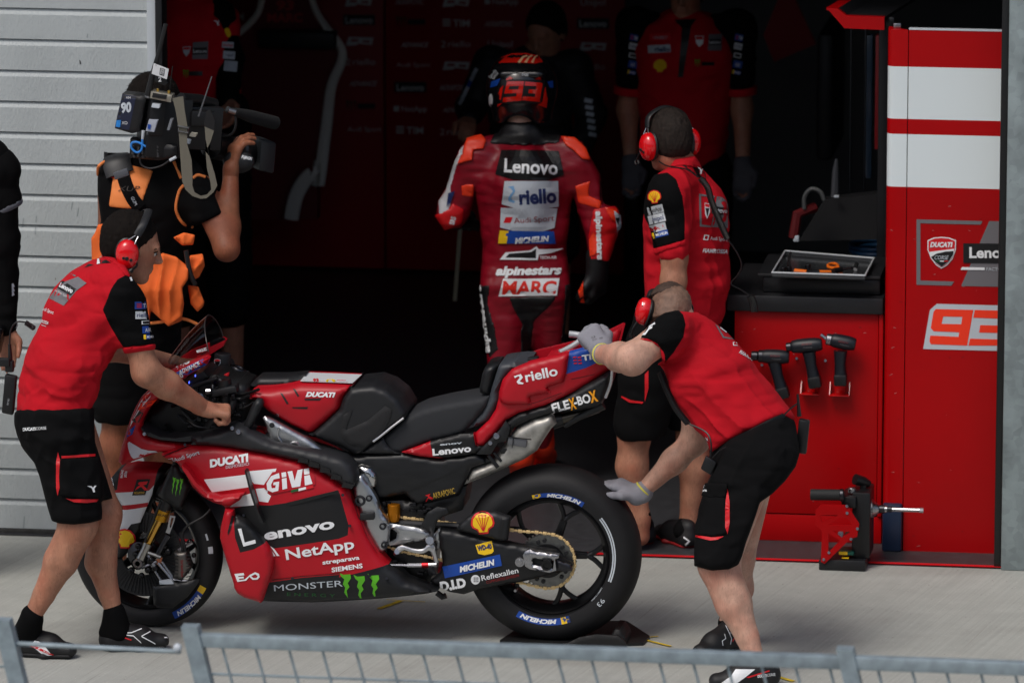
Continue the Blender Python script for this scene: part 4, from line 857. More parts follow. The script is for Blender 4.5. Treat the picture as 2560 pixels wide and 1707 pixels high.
# raised aero blade at the front, lower lip, and winglet fins
bl = bp('aero_blade', 'C', [(1248, 770), (1256, 680), (1290, 545), (1350, 560), (1358, 640), (1370, 600), (1450, 640), (1530, 720), (1590, 800), (1640, 870), (1662, 960), (1655, 1040), (1600, 1200), (1575, 1278), (1545, 1270), (1440, 1240), (1385, 1205), (1362, 1165), (1357, 1130), (1300, 950), (1270, 850)], -.315, -.262, BIKERED, r=.014, bulge=.012, step=8, regions=[(C_([(1360, 620), (1380, 560), (1470, 600), (1560, 720), (1620, 800), (1520, 852), (1415, 876), (1375, 760)]), BLACK)])
d = Decal('blade_graphics', bl, bl); 
d.poly(C_([(1394, 694), (1422, 690), (1448, 800), (1530, 778), (1536, 806), (1438, 832)]), WHITE, lay=1, step=7); d.poly(C_([(1345, 590), (1364, 590), (1340, 690), (1318, 745), (1314, 720)]), BLACK, lay=1, step=6)
d.poly(C_([(1368, 1046), (1440, 1038), (1446, 1056), (1398, 1062), (1400, 1070), (1440, 1066), (1442, 1080), (1404, 1084), (1408, 1094), (1450, 1088), (1490, 1052), (1530, 1032), (1560, 1044), (1566, 1070), (1548, 1090), (1510, 1092), (1486, 1068), (1460, 1098), (1392, 1108)]), WHITE, lay=1, step=6, holes=[C_([(1500, 1064), (1530, 1048), (1550, 1062), (1540, 1078), (1516, 1078)])])
d.done()
bp('winglet', 'A', [(610, 1160), (660, 1200), (720, 1290), (800, 1375), (900, 1395), (1080, 1372), (1050, 1420), (985, 1462), (930, 1462), (850, 1440), (760, 1370), (690, 1290), (620, 1195)], -.300, -.24, BIKERED, r=.012, bulge=.008, step=8)
MB().prism([PC('A', *q, -.262) for q in ((1106, 1172), (1122, 1182), (1150, 1290), (1210, 1480), (1252, 1568), (1225, 1568), (1190, 1470), (1140, 1310))], (0, -.05, 0)).build('fairing_fin', PLASTIC, bike, smooth=False)
# --- black shoulder panel above the fairing, with louvres
bp('shoulder_panel', 'A', [(300, 880), (322, 930), (400, 958), (455, 972), (600, 985), (700, 985), (672, 1006), (860, 1012), (1060, 1040), (1300, 1085), (1490, 1130), (1640, 1195), (1770, 1275), (1855, 1340), (1890, 1345), (1926, 1290), (1930, 1240), (1895, 1165), (1830, 1115), (1700, 1075), (1500, 1030), (1300, 990), (1210, 950), (1120, 905), (1100, 880), (1000, 860), (880, 905), (760, 930), (560, 960), (440, 950)], -.238, -.10, mat('shoulder_black', (34, 35, 38), .5, bump=.06, bscale=500), r=.02, bulge=.012, step=8)
mb = MB()
for i in range(5):
    x0_, y0_ = 1490+83*i, 1088+28*i+6*i*i*.8; mb.prism([PC('A', *q, -.252-.004*0) for q in ((x0_+15, y0_), (x0_+80, y0_+22), (x0_+76, y0_+52), (x0_-2, y0_+42))], (0, .02, 0))
split_build(mb, 'louvre', PLASTIC, bike)
bp('hand_guard', 'A', [(1075, 860), (1150, 690), (1178, 660), (1215, 668), (1226, 700), (1190, 770), (1130, 890), (1100, 900)], -.20, -.16, MBLACK, r=.012, step=7, bulge=.006)
mb = MB(); mb.cyl(PC('A', 1042, 902, -.235), PC('A', 1042, 902, -.252), .010, 14); mb.cyl(PC('A', 996, 875, -.235), PC('A', 996, 875, -.25), .008, 10); mb.cyl(PC('A', 334, 918, -.235), PC('A', 334, 918, -.25), .007, 10); split_build(mb, 'panel_screw', STEEL, bike)
# --- nose cowl
nose = bp('nose_cowl', 'A', [(560, 430), (480, 480), (390, 580), (310, 640), (262, 720), (222, 815), (185, 930), (150, 1045), (132, 1135), (160, 1160), (290, 1112), (450, 1058), (540, 1070), (670, 1005), (560, 990), (450, 972), (345, 938), (308, 892), (312, 825), (372, 718), (455, 640), (620, 512), (720, 450), (800, 398), (820, 355), (795, 338), (680, 380)], -.205, -.15, BIKERED, r=.018, bulge=.012, step=8)
nf = puff('nose_cowl', A_([(560, 430), (480, 480), (390, 580), (310, 640), (262, 720), (222, 815), (185, 930), (150, 1045), (132, 1135), (160, 1160), (290, 1112), (450, 1058), (540, 1070), (670, 1005), (560, 990), (450, 972), (345, 938), (308, 892), (312, 825), (372, 718), (455, 640), (620, 512), (720, 450), (800, 398), (820, 355), (795, 338), (680, 380)]), -.205, -.15, BIKERED, bike, r=.018, bulge=.012, step=16)
nf.data.transform(Matrix.Diagonal((1, -1, 1, 1))); nf.data.flip_normals()
bp('nose_front', 'A', [(480, 482), (390, 582), (312, 642), (264, 722), (224, 817), (187, 932), (152, 1047), (180, 1060), (250, 940), (300, 840), (380, 690), (520, 560)], -.17, .17, BIKERED, r=.04, both=True, step=10)
d = Decal('nose_graphics', [nose, bpy.data.objects['nose_front']], nose)
d.poly(A_([(405, 555), (380, 640), (300, 735), (225, 870), (195, 880), (260, 700), (330, 610)]), WHITE); d.poly(A_([(205, 905), (270, 848), (245, 920), (170, 965)]), BLUE, lay=1)
d.poly(A_([(300, 745), (325, 760), (290, 830), (235, 830)]), BLACK, lay=1); d.poly(A_([(310, 690), (430, 655), (390, 700), (290, 740)]), ORANGE, lay=1); d.poly(A_([(340, 605), (405, 570), (400, 600), (320, 670)]), ORANGE, lay=1)
d.poly(A_([(560, 465), (680, 400), (812, 340), (825, 362), (800, 395), (660, 470), (590, 468)]), BLUE, lay=1); d.text('WRS', *S('A', 580, 432), 40, 13, WHITE, ang=27, shear=.3, bold=.04, lay=2); d.text('ADVANCE', *S('A', 600, 470), 58, 10, WHITE, ang=24, shear=.2, bold=.02, lay=2); d.text('110', *S('A', 575, 510), 20, 11, WHITE, ang=25, bold=.04, lay=2)
d.poly(A_([(208, 968), (262, 1000), (330, 1040), (455, 1046), (380, 1085), (290, 1118), (240, 1100), (215, 1040)]), mat('lilac_white', (206, 204, 214), .4), ch=1, lay=1)
d.done()
# cockpit: dark internals, clocks, triple clamp, bars, wiring
bp('cockpit_tub', 'A', [(330, 900), (320, 840), (400, 720), (520, 620), (700, 520), (860, 480), (1100, 560), (1130, 700), (1100, 880), (900, 940), (640, 975), (430, 955)], -.10, .12, mat('cockpit_dark', (10, 10, 11), .5), r=.02, step=14)
MB().obox(PC('A', 700, 520, 0), (.07, 0, .05), (0, .10, 0), (-.012, 0, .012), .006).build('dashboard', PLASTIC, bike)
def tower(x, y, r_, h, d_, nm):
    c_ = PC('A', x, y, d_); axs = Vector((.35, 0, .94)); return MB().lathe(c_-axs*h, axs, [(r_, 0), (r_, h*.45), (r_*.9, h*.5), (r_*1.02, h*.55), (r_*1.02, h*.86), (r_*.9, h*.94), (r_*.62, h*.94), (r_*.55, h*.86), (r_*.3, h*.9), (0, h*.92)], 28).build(nm, DSTEEL, bike, auto=50)
tower(930, 490, .031, .075, -.08, 'fork_cap'); tower(1052, 408, .031, .075, .12, 'fork_cap'); tower(1030, 490, .02, .06, .0, 'steering_stem')
MB().obox(PC('A', 985, 540, 0), (.05, 0, .012), (0, .15, 0), (-.004, 0, .014), .008).build('triple_clamp', MBLACK, bike)
MB().obox(PC('A', 945, 478, -.03), (.014, 0, .006), (0, .012, 0), (0, 0, .006), .002).build('ignition_tag', REDP, bike)
mb = MB(); mb.lathe(PC('A', 915, 440, .16), Vector((.1, 0, 1)), [(0, .07), (.030, .068), (.033, .062), (.033, -.02), (.03, -.03)], 24); cv = mb.build('fluid_reservoir', MBLACK, bike)
d = Decal('shield_logo', cv, cv); d.poly(A_([(862, 358), (885, 350), (910, 360), (910, 385), (886, 414), (864, 388)]), GREYW, step=6); d.poly(A_([(868, 372), (905, 372), (904, 386), (886, 407), (870, 388)]), BLACK, lay=1, step=6); d.poly(A_([(866, 360), (885, 354), (907, 362), (906, 370), (866, 370)]), REDP, lay=1, step=6); d.done()
MB().tube([PC('A', 800, 760, -.21), PC('A', 900, 745, -.21), PC('A', 985, 742, -.20)], .017, 14).build('handlebar_grip', mat('grip_rubber', (20, 20, 21), .7), bike)
MB().tube([PC('A', 980, 745, -.2), PC('A', 1010, 680, -.14), PC('A', 950, 600, -.1)], .014, 12).build('handlebar', PLASTIC, bike)
MB().tube([PC('A', 1000, 380, .2), PC('A', 860, 430, .22)], .017, 12).build('handlebar_grip', MATS['grip_rubber'], bike)
rr_ = random.Random(3)
mb = MB()
for i in range(26):
    a = Vector((rr_.uniform(480, 1000), rr_.uniform(560, 860), 0)); b = a+Vector((rr_.uniform(60, 240), rr_.uniform(-90, 120), 0)); m_ = (a+b)/2+Vector((rr_.uniform(-30, 30), rr_.uniform(20, 60), 0))
    dz = [rr_.uniform(-.15, -.105) for _ in range(3)]
    f3 = [q for q in (a, m_, b)]
    mb.tube(curve([PC('A', q.x, min(q.y, 930), z_) for q, z_ in zip(f3, dz)], 5), rr_.choice((.003, .004, .006)), 6)
mb.build('wiring', PLASTIC, bike)
mb = MB()
for i in range(40): mb.obox(PC('A', rr_.uniform(640, 1080), rr_.uniform(560, 880), rr_.uniform(-.16, -.1)), (rr_.uniform(.004, .016), 0, rr_.uniform(-.004, .004)), (0, .008, 0), (0, 0, rr_.uniform(.003, .012)), .002)
mb.build('control_unit', mat('gloss_dark', (30, 30, 33), .25, .5), bike)
mb = MB(); mb.tube([PC('A', 848, 575, -.12), PC('A', 846, 545, -.12)], .006, 8); mb.tube(curve([PC('A', 720, 620, -.17), PC('A', 760, 622, -.18), PC('A', 775, 660, -.18)], 4), .006, 8); mb.tube([PC('A', 800, 598, -.16), PC('A', 836, 598, -.16)], .012, 10); mb.build('lever_fitting', STEEL, bike)
mb = MB(); mb.box(PC('A', 715, 488, -.12), PC('A', 723, 470, -.11)); mb.box(PC('A', 668, 540, -.12), PC('A', 677, 520, -.11)); 
led = bpy.data.materials.new('blue_led'); led.use_nodes = True; led.node_tree.nodes['Principled BSDF'].inputs['Emission Color'].default_value = (.05, .1, 1, 1); led.node_tree.nodes['Principled BSDF'].inputs['Emission Strength'].default_value = 2.0
split_build(mb, 'dash_led', led, bike)
MB().tube(curve([PC('A', 640, 600, -.13), PC('A', 700, 560, -.13), PC('A', 880, 500, -.11)], 4), .008, 8).build('fairing_stay', MBLACK, bike)
MB().lathe(PC('A', 1200, 930, -.14), (0, 1, 0), [(.01, -.02), (.028, -.02), (.03, 0), (.03, .03)], 20).build('red_damper_cap', mat('anodised_red', (150, 16, 24), .3, .8), bike)
# --- windscreen
gl = bpy.data.materials.new('smoked_screen'); gl.use_nodes = True; n_ = gl.node_tree.nodes; l_ = gl.node_tree.links
tr = n_.new('ShaderNodeBsdfTransparent'); tr.inputs[0].default_value = (.55, .55, .56, 1); gy = n_.new('ShaderNodeBsdfGlossy'); gy.inputs['Roughness'].default_value = .04; ms = n_.new('ShaderNodeMixShader')
ms.inputs[0].default_value = .07; l_.new(tr.outputs[0], ms.inputs[1]); l_.new(gy.outputs[0], ms.inputs[2]); l_.new(ms.outputs[0], n_['Material Output'].inputs[0])
vs = []; nu, nv = 17, 9
fl, ft = PC('A', 600, 400, -.15), PC('A', 522, 352, 0); rl, rtp = PC('A', 818, 300, -.15), PC('A', 806, 30, 0)
for i in range(nu):
    a = math.pi*i/(nu-1); s_ = math.sin(a); y = -.15*math.cos(a)
    f0 = Vector((fl.x+(ft.x-fl.x)*s_, y, fl.z+(ft.z-fl.z)*s_)); r0 = Vector((rl.x+(rtp.x-rl.x)*s_**1.3, y, rl.z+(rtp.z-rl.z)*s_**1.1))
    for j in range(nv): t_ = j/(nv-1); q = f0.lerp(r0, t_); q.z += .012*math.sin(math.pi*t_)*s_; vs.append(q)
fs = [(i*nv+j, (i+1)*nv+j, (i+1)*nv+j+1, i*nv+j+1) for i in range(nu-1) for j in range(nv-1)]
ws = mesh_obj('windscreen', vs, fs, gl, bike, True)
MB().tube([vs[i*nv+nv-1] for i in range(nu)], .0022, 6).build('screen_edge', mat('screen_edge_grey', (60, 56, 56), .3), ws)
MB().tube([vs[(nu//2)*nv+j] for j in range(nv)], .0015, 6).build('screen_ridge', mat('screen_ridge_pink', (170, 120, 110), .3), ws)
d = Decal('name_lettering', ws, ws); d.text('MARQUEZ', *S('A', 732, 308), 26, 7, WHITE, ang=16, bold=.03); d.poly(A_([(730, 330), (800, 300), (808, 318), (734, 350)]), BLACK, step=6); d.poly(A_([(732, 332), (760, 322), (766, 336), (736, 348)]), REDP, step=6); d.done()
MB().prism([PC('A', *q, .15) for q in ((825, 218), (905, 185), (945, 200), (940, 212), (830, 262))], (0, .006, 0)).build('screen_tip', PLASTIC, ws)
# --- tank cover
tank = bp('tank_cover', 'A', [(1118, 665), (1128, 612), (1160, 590), (1290, 585), (1420, 568), (1510, 543), (1700, 548), (1905, 560), (1870, 600), (1830, 650), (1812, 700), (1800, 738), (1700, 832), (1600, 916), (1560, 918), (1430, 862), (1340, 805), (1262, 762), (1222, 722), (1214, 690), (1160, 668)], -.135, .135, BIKERED, r=.028, bulge=.02, both=True, step=8)
d = Decal('tank_graphics', tank, tank)
d.text('DUCATI', *S('A', 1550, 636), 75, 11.5, WHITE, ang=-1, shear=.3, bold=.06)
for o_ in ([(1358, 610), (1376, 614), (1424, 690), (1408, 694)], [(1455, 578), (1472, 582), (1503, 632), (1490, 638)], [(1540, 652), (1672, 650), (1655, 666), (1545, 664)], [(1448, 716), (1570, 714), (1560, 730), (1452, 724)], [(1270, 735), (1345, 775), (1330, 808), (1282, 775)], [(1440, 862), (1560, 912), (1555, 922), (1500, 905)]): d.poly(A_(o_), BLACK, step=6, lay=0)
d.poly(A_([(1332, 765), (1350, 770), (1344, 802), (1326, 798)]), GREYW, step=6, lay=1)
d.done()
mb = MB(); zt_ = lambda x, y, d_: PC('A', x, y, d_)
ta_ = [zt_(1508, 541, -.112), zt_(1902, 556, -.112), zt_(1902, 556, -.112)+Vector((.01, .17, 0)), zt_(1508, 541, -.112)+Vector((0, .17, 0))]
mb.add([v+Vector((0, 0, .010)) for v in ta_], [(0, 1, 2, 3)]); tt = mb.build('tank_top_panel', mat('gloss_white', (216, 219, 222), .35), bike, smooth=False)
d = Decal('tank_top_graphics', tt, tt); d.poly(A_([(1530, 517), (1870, 530), (1870, 536), (1528, 523)]), REDP, lay=0); d.poly(A_([(1790, 514), (1858, 516), (1850, 538), (1784, 536)]), REDP, lay=1, step=6)
d.poly(chaikin(A_([(1705, 512), (1740, 506), (1775, 512), (1772, 528), (1740, 534), (1702, 526)]), 2), YEL, lay=1, step=6); d.text('93', *S('A', 1606, 530), 14, 9, REDP, lay=1, bold=.05); d.done()
MB().lathe(PC('A', 1985, 540, -.0), (0, 0, 1), [(0, .01), (.03, .01), (.036, .006), (.038, -.01)], 28).build('filler_cap', mat('cap_black', (24, 24, 26), .3, .6), bike)
bp('steering_shroud', 'A', [(1190, 500), (1400, 500), (1545, 484), (1510, 543), (1290, 588), (1160, 586), (1120, 560)], -.04, .10, MBLACK, r=.02, step=8, both=True)
tr_ = puff('tank_rear', A_([(1905, 556), (1870, 600), (1830, 650), (1812, 705), (1800, 738), (1700, 832), (1600, 916), (1560, 925)])+B_([(20, 1000), (100, 1052), (150, 1045), (300, 930), (420, 830), (478, 780), (488, 745), (430, 650), (340, 580), (240, 545), (100, 560), (60, 565)]), -.145, .145, MBLACK, bike, r=.020, bulge=.006, both=True, step=7)
puff('tank_knee_pad', A_([(1830, 780), (1900, 740)])+B_([(40, 870), (200, 800), (330, 690), (380, 720), (360, 800), (300, 900), (180, 990), (80, 980), (20, 930), (0, 900)]), -.1565, -.14, mat('pad_black', (24, 24, 26), .62), bike, r=.004, step=8)
# --- seat and tail
puff('seat', B_([(300, 935), (390, 860), (490, 768), (600, 718), (760, 680), (900, 655), (1092, 625), (1080, 690), (1020, 770), (960, 835), (900, 895), (800, 925), (650, 958), (540, 1000), (440, 1040), (360, 1040)]), -.12, .12, mat('seat_foam', (36, 38, 42), .75, bump=.3, bscale=500), bike, r=.016, bulge=.006, both=True, step=8)
puff('seat_side_cover', B_([(150, 1040), (230, 980), (310, 925), (345, 985), (400, 1030), (440, 1042), (300, 1048)]), -.14, -.10, MBLACK, bike, r=.01, step=7)
MB().tube(curve([PC('B', 245, 950, -.150), PC('B', 300, 910, -.152), PC('B', 380, 845, -.15), PC('B', 468, 778, -.145)], 4), .005, 8).build('seat_trim', ALU, bike)
puff('seat_hump', B_([(1092, 640), (1112, 560), (1140, 470), (1165, 395), (1200, 385), (1310, 372), (1390, 372), (1270, 420), (1195, 500), (1165, 590), (1165, 650), (1125, 740), (1085, 805), (1000, 845), (930, 862), (960, 820), (1040, 740)]), -.115, .115, mat('hump_grey', (58, 62, 68), .5, bump=.05, bscale=400), bike, r=.014, both=True, step=8)
puff('back_pad', B_([(1022, 600), (1022, 560), (1040, 460), (1060, 415), (1100, 398), (1160, 392), (1135, 460), (1108, 560), (1095, 615), (1060, 612)]), -.10, .10, CARBON, bike, r=.02, both=True, step=7)
def tpr(v, ds):
    t_ = np.clip((v[:, 0]-.22)/.2, 0, 1); v[:, 1] *= 1-.5*t_; return v
tail_pts = B_([(1162, 640), (1165, 590), (1192, 500), (1260, 425), (1390, 372), (1680, 302), (1800, 275), (2040, 150), (2052, 158), (2015, 300), (2000, 430), (1850, 520), (1700, 600), (1500, 690), (1310, 745), (1220, 795), (1170, 860), (1112, 925), (1052, 988), (1000, 992), (985, 900), (1090, 800), (1140, 720)])
tail = puff('tail_fairing', tail_pts, -.135, -.09, BIKERED, bike, r=.014, bulge=.006, step=8, fn=tpr, regions=[(B_([(1682, 280), (1900, 210), (1990, 260), (1980, 345), (1800, 420), (1660, 455)]), BLUE)])
tf = puff('tail_fairing', tail_pts, -.135, -.09, BIKERED, bike, r=.014, bulge=.006, step=14, fn=tpr); tf.data.transform(Matrix.Diagonal((1, -1, 1, 1))); tf.data.flip_normals()
puff('tail_core', B_([(1250, 500), (1500, 440), (1900, 330), (1980, 400), (1700, 590), (1450, 680), (1200, 790), (1150, 700)]), -.09, .09, MBLACK, bike, r=.01, step=12)
bp('tail_bulge', 'B', [(1165, 640), (1168, 590), (1195, 502), (1262, 427), (1390, 375), (1680, 304), (1660, 450), (1640, 520), (1520, 560), (1545, 600), (1390, 625), (1400, 685), (1240, 690), (1180, 672)], -.158, -.135, BIKERED, r=.014, bulge=.01, step=8)
tb = bpy.data.objects['tail_bulge']
d = Decal('tail_graphics', [tail, tb], tail); d.text('riello', *S('B', 1368, 512), 82, 25, WHITE, ang=12, bold=.025); 
d.poly(B_([(1278, 470), (1330, 455), (1345, 480), (1320, 510), (1350, 520), (1345, 530), (1310, 528), (1298, 512), (1322, 480), (1312, 470), (1285, 485)]), WHITE, step=6, lay=0)

for i in range(3):
    for j in range(2): d.poly(quadpx(*S('B', 1712+34*j+3*i, 338+22*i), 9, 3.2, 8), REDP, lay=1, step=6)
d.text('TIM', *S('B', 1782, 358), 44, 14, WHITE, ang=10, bold=.04, lay=1); d.done()
d = Decal('panel_seam', [tail, tb], tail); 
for a, b in (((1700, 492), (1870, 455)), ((1380, 680), (1500, 640)), ((1500, 640), (1630, 590))): d.poly(B_([a, b, (b[0], b[1]+4), (a[0], a[1]+4)]), BLACK, step=6, lay=0)
d.done()
puff('tail_number_plate', B_([(1520, 330), (1680, 285), (1830, 280), (1830, 300), (1680, 340)]), -.06, .06, BIKERED, bike, r=.01, step=9)
und = puff('undertail', B_([(1215, 800), (1310, 740), (1500, 688), (1700, 598), (1850, 518), (1990, 438), (2000, 455), (1960, 580), (1925, 675), (1890, 700), (1750, 735), (1550, 752), (1420, 790), (1310, 840), (1250, 880), (1220, 950), (1190, 930), (1170, 900)]), -.128, .128, CARBON, bike, r=.02, both=True, step=8)
d = Decal('tail_lettering', und, und); d.text('FLE', *S('B', 1566, 738), 45, 22, WHITE, ang=15, bold=.035); d.text('X', *S('B', 1695, 715), 16, 27, mat('amber_print', (240, 160, 20), .45), ang=15, bold=.05); d.text('-BO', *S('B', 1726, 690), 43, 22, WHITE, ang=15, bold=.035); d.text('X', *S('B', 1845, 662), 19, 27, mat('amber_print', (240, 160, 20), .45), ang=15, bold=.05); d.done()
MB().tube(curve([PC('B', 2000, 430, -.12), PC('B', 1990, 520, -.12), PC('B', 1950, 630, -.12)], 4), .006, 8).build('tail_edge_strip', ALU, bike)
MB().tube(curve([PC('B', 1790, 165, .03)-Vector((.055, 0, 0)), PC('B', 1745, 168, .03), PC('B', 1778, 180, .02), PC('B', 1760, 215, 0), PC('B', 1690, 262, -.02), PC('B', 1615, 298, -.04)], 4), [.013]*8+[.012]*13, 12).build('rear_camera_arm', mat('camera_grey', (170, 174, 178), .4, .2), bike)
mb = MB(); mb.obox(PC('B', 1420, 345, -.06), (.02, 0, .002), (0, .02, 0), (0, 0, .008), .004); mb.build('tail_knob', MBLACK, bike)
low = puff('tail_lower_panel', B_([(450, 1032), (560, 995), (670, 952), (880, 900), (985, 895), (1000, 990), (1050, 990), (1000, 1040), (850, 1065), (720, 1076), (580, 1060)]), -.140, -.10, BIKERED, bike, r=.008, step=7, regions=[(B_([(655, 930), (975, 880), (996, 980), (1060, 980), (985, 1060), (840, 1090), (720, 1064), (685, 1062)]), BLACK)])
d = Decal('tail_panel_logo', low, low); d.text('Lenovo', *S('B', 682, 1052), 97, 17, WHITE, ang=6, bold=.035); d.text('enov', *S('B', 735, 980), 56, 6, GREYW, ang=5, bold=.03); d.done()
# --- carbon side cover, exhaust, brackets
sc_ = puff('carbon_side_cover', B_([(20, 1078), (150, 1052), (300, 1048), (450, 1032), (580, 1062), (720, 1078), (860, 1062), (1000, 1040), (1112, 1100), (965, 1150), (905, 1278), (872, 1350), (780, 1372), (560, 1420), (470, 1338), (270, 1385), (210, 1290), (130, 1180), (60, 1100)]), -.125, .12, CARBON, bike, r=.012, bulge=.012, step=8)
d = Decal('exhaust_lettering', sc_, sc_); d.text('AKRAPOVIC', *S('B', 688, 1370), 56, 15, GOLDP, ang=14, bold=.01)
d.poly(B_([(626, 1345), (665, 1332), (655, 1350), (684, 1362), (680, 1380), (650, 1365), (636, 1392), (628, 1385), (650, 1355)]), REDP, step=6); d.poly(B_([(460, 1335), (870, 1150), (872, 1156), (466, 1342)]), BLACK, step=8, lay=0); d.done()
exm = mat('exhaust_titanium', (168, 166, 160), .42, .55, bump=.12, bscale=60, var=.3, vscale=25)
puff('exhaust_silencer', B_([(905, 1280), (960, 1165), (1112, 1105), (1180, 1010), (1240, 920), (1290, 860), (1420, 790), (1555, 755), (1585, 830), (1545, 868), (1500, 935), (1440, 1030), (1350, 1092), (1200, 1160), (1050, 1225)]), -.128, -.0, exm, bike, r=.035, both=True, step=7)
MB().tube([PC('B', 1565, 800, -.06), PC('B', 1640, 785, -.06)], [.032, .026], 20).build('exhaust_clamp', PLASTIC, bike)
MB().tube([PC('B', 1640, 785, -.06), PC('B', 1760, 750, -.06), PC('B', 1900, 705, -.06)], [.022, .020, .018], 18).build('tail_pipe', mat('burnt_steel', (78, 74, 68), .3, 1.), bike)
MB().tube([PC('B', 1650, 830, -.06), PC('B', 1760, 770, -.08), PC('B', 1935, 680, -.08)], [.012, .012, .02], 12).build('rain_light_stay', MBLACK, bike)
puff('subframe_bracket', B_([(1000, 1045), (1050, 992), (1112, 928), (1172, 870), (1215, 800), (1250, 850), (1235, 910), (1215, 955), (1160, 960), (1110, 1045), (1080, 1050)]), -.150, -.12, CARBON, bike, r=.006, step=7)
mb = MB(); mb.cyl(PC('B', 1150, 910, -.15), PC('B', 1150, 910, -.158), .012); mb.cyl(PC('B', 1104, 962, -.15), PC('B', 1104, 962, -.157), .008); split_build(mb, 'bracket_bolt', STEEL, bike)
MB().obox(PC('B', 1305, 952, -.128), (.036, 0, -.005), (0, .014, 0), (.002, 0, .015), .004).build('data_unit', mat('unit_grey', (104, 106, 110), .4, .4), bike)
MB().box(PC('B', 1180, 1040, -.125), PC('B', 1310, 1005, -.12), .002).obox(PC('B', 1270, 960, -.145), (.001, 0, 0), (0, .002, 0), (.002, 0, .02)).obox(PC('B', 1310, 925, -.144), (.05, 0, -.004), (0, .002, 0), (0, 0, .002)).build('unit_strap', PLASTIC, bike)
MB().tube([PC('B', 1090, 1050, -.13), PC('B', 1160, 1140, -.125)], .008, 8).tube([PC('B', 1130, 1030, -.13), PC('B', 1185, 1095, -.125)], .006, 8).build('exhaust_strap', PLASTIC, bike)
# --- frame, swingarm, drive
FRM = mat('frame_aluminium', (188, 190, 192), .36, 1., bump=.1, bscale=90, var=.1, vscale=12)
puff('frame_beam', A_([(1222, 800), (1240, 788), (1300, 815), (1420, 880), (1560, 955), (1700, 1060), (1800, 1092), (1850, 1098), (1875, 1140), (1905, 1180), (1890, 1185), (1840, 1120), (1700, 1078), (1490, 1030), (1390, 1005), (1280, 972), (1262, 900)]), -.175, -.14, FRM, bike, r=.008, bulge=.008, step=7)
mb = MB(); mb.cyl(PC('A', 1296, 852, -.178), PC('A', 1296, 852, -.188), .010, 14); mb.build('frame_hole', BLACK, bike)
MB().tube(curve([PC('A', *q, -.184) for q in ((1350, 870), (1338, 920), (1355, 960), (1385, 1000), (1420, 1010), (1450, 985), (1490, 990), (1512, 1022))], 4), .004, 6).build('weld_bead', ALU, bike)
pv = puff('pivot_plate', A_([(1945, 1240), (1970, 1235)])+D_([(150, 258), (190, 310), (235, 380), (262, 430), (285, 500), (305, 535), (335, 570), (350, 640), (342, 740), (325, 785), (298, 802), (262, 800), (190, 680), (130, 500), (105, 420), (92, 330)]), -.185, -.14, FRM, bike, r=.008, bulge=.006, step=7)
mb = MB()
for x_, y_, r_ in ((145, 430, .020), (208, 412, .012), (306, 612, .013), (318, 745, .013)): mb.lathe(PC('D', x_, y_, -.186), (0, 1, 0), [(r_*.55, -.004), (r_*.6, -.010), (r_, -.010), (r_*1.1, .006)], 20)
split_build(mb, 'pivot_bolt', DSTEEL, pv)
MB().obox(PC('D', 195, 540, -.2), (.028, 0, .002), (0, .012, 0), (0, 0, .014), .005).build('peg_mount', MBLACK, bike)
bp('clutch_cover', 'A', [(1930, 1160), (1970, 1152), (2040, 1170), (2085, 1225), (2095, 1280), (2075, 1330), (2030, 1340), (1990, 1290), (1950, 1220)], -.15, -.10, mat('chrome_cover', (200, 200, 200), .12, 1., bump=.5, bscale=28, bdist=.01), r=.02, bulge=.012, step=6)
puff('engine_underside', D_([(270, 440), (560, 430), (900, 330), (870, 500), (700, 560), (640, 1040), (500, 1010), (330, 870)]), -.10, .10, mat('engine_dark', (14, 14, 15), .4), bike, r=.012, step=14)
mb = MB()
for i in range(34): mb.obox(PC('D', rr_.uniform(300, 690), rr_.uniform(440, 540) if i < 17 else rr_.uniform(860, 1030), rr_.uniform(-.13, -.10)), (rr_.uniform(.005, .016), 0, 0), (0, .01, 0), (0, 0, rr_.uniform(.004, .012)), .003)
mb.build('engine_detail', mat('dark_cast', (40, 40, 42), .35, .8), bike)
MB().lathe(PC('D', 385, 520, -.12), ZU, [(0, .035), (.022, .035), (.024, .03), (.024, -.01), (.02, -.03)], 24).build('shock_reservoir', mat('amber_cap', (180, 110, 10), .3, .6), bike)
MB().tube([PC('D', 330, 580, -.11), PC('D', 850, 610, -.11)], .012, 8).build('chain_slider', MBLACK, bike)
sa = puff('swingarm', D_([(690, 642), (725, 632), (930, 672), (1160, 728), (1350, 765), (1530, 792), (1570, 830), (1660, 890), (1640, 930), (1500, 962), (1300, 1012), (1140, 1040), (1000, 1062), (880, 1102), (780, 1086), (660, 1030), (640, 1005), (708, 950), (728, 880), (716, 790), (706, 765)]), -.150, -.105, CARBON, bike, r=.012, bulge=.012, step=8)
d = Decal('swingarm_stickers', sa, sa)
d.poly(D_([(966, 745), (1000, 738), (1030, 728), (1082, 718), (1096, 790), (1082, 806), (1030, 818), (985, 808)]), YEL); d.text('WD-40', *S('D', 982, 786), 36, 12, NAVY, ang=9, bold=.06)
d.poly(D_([(732, 900), (1140, 812), (1155, 892), (748, 982)]), BLUE); d.poly(D_([(732, 900), (780, 890), (770, 975), (748, 982)]), YEL, lay=1); d.poly(D_([(780, 962), (1058, 902), (1060, 910), (786, 970)]), YEL, lay=1); d.text('MICHELIN', *S('D', 856, 938), 90, 14, WHITE, ang=12, shear=.2, bold=.05)
d.text('D.I.D', *S('D', 722, 1070), 64, 22, WHITE, ang=10, bold=.06)
cx_, cy_ = S('D', 966, 992); d.poly([(cx_+11.5*math.cos(a), cy_+12*math.sin(a)) for a in np.linspace(0, 6.28, 24)[:-1]], WHITE, lay=1, step=5)
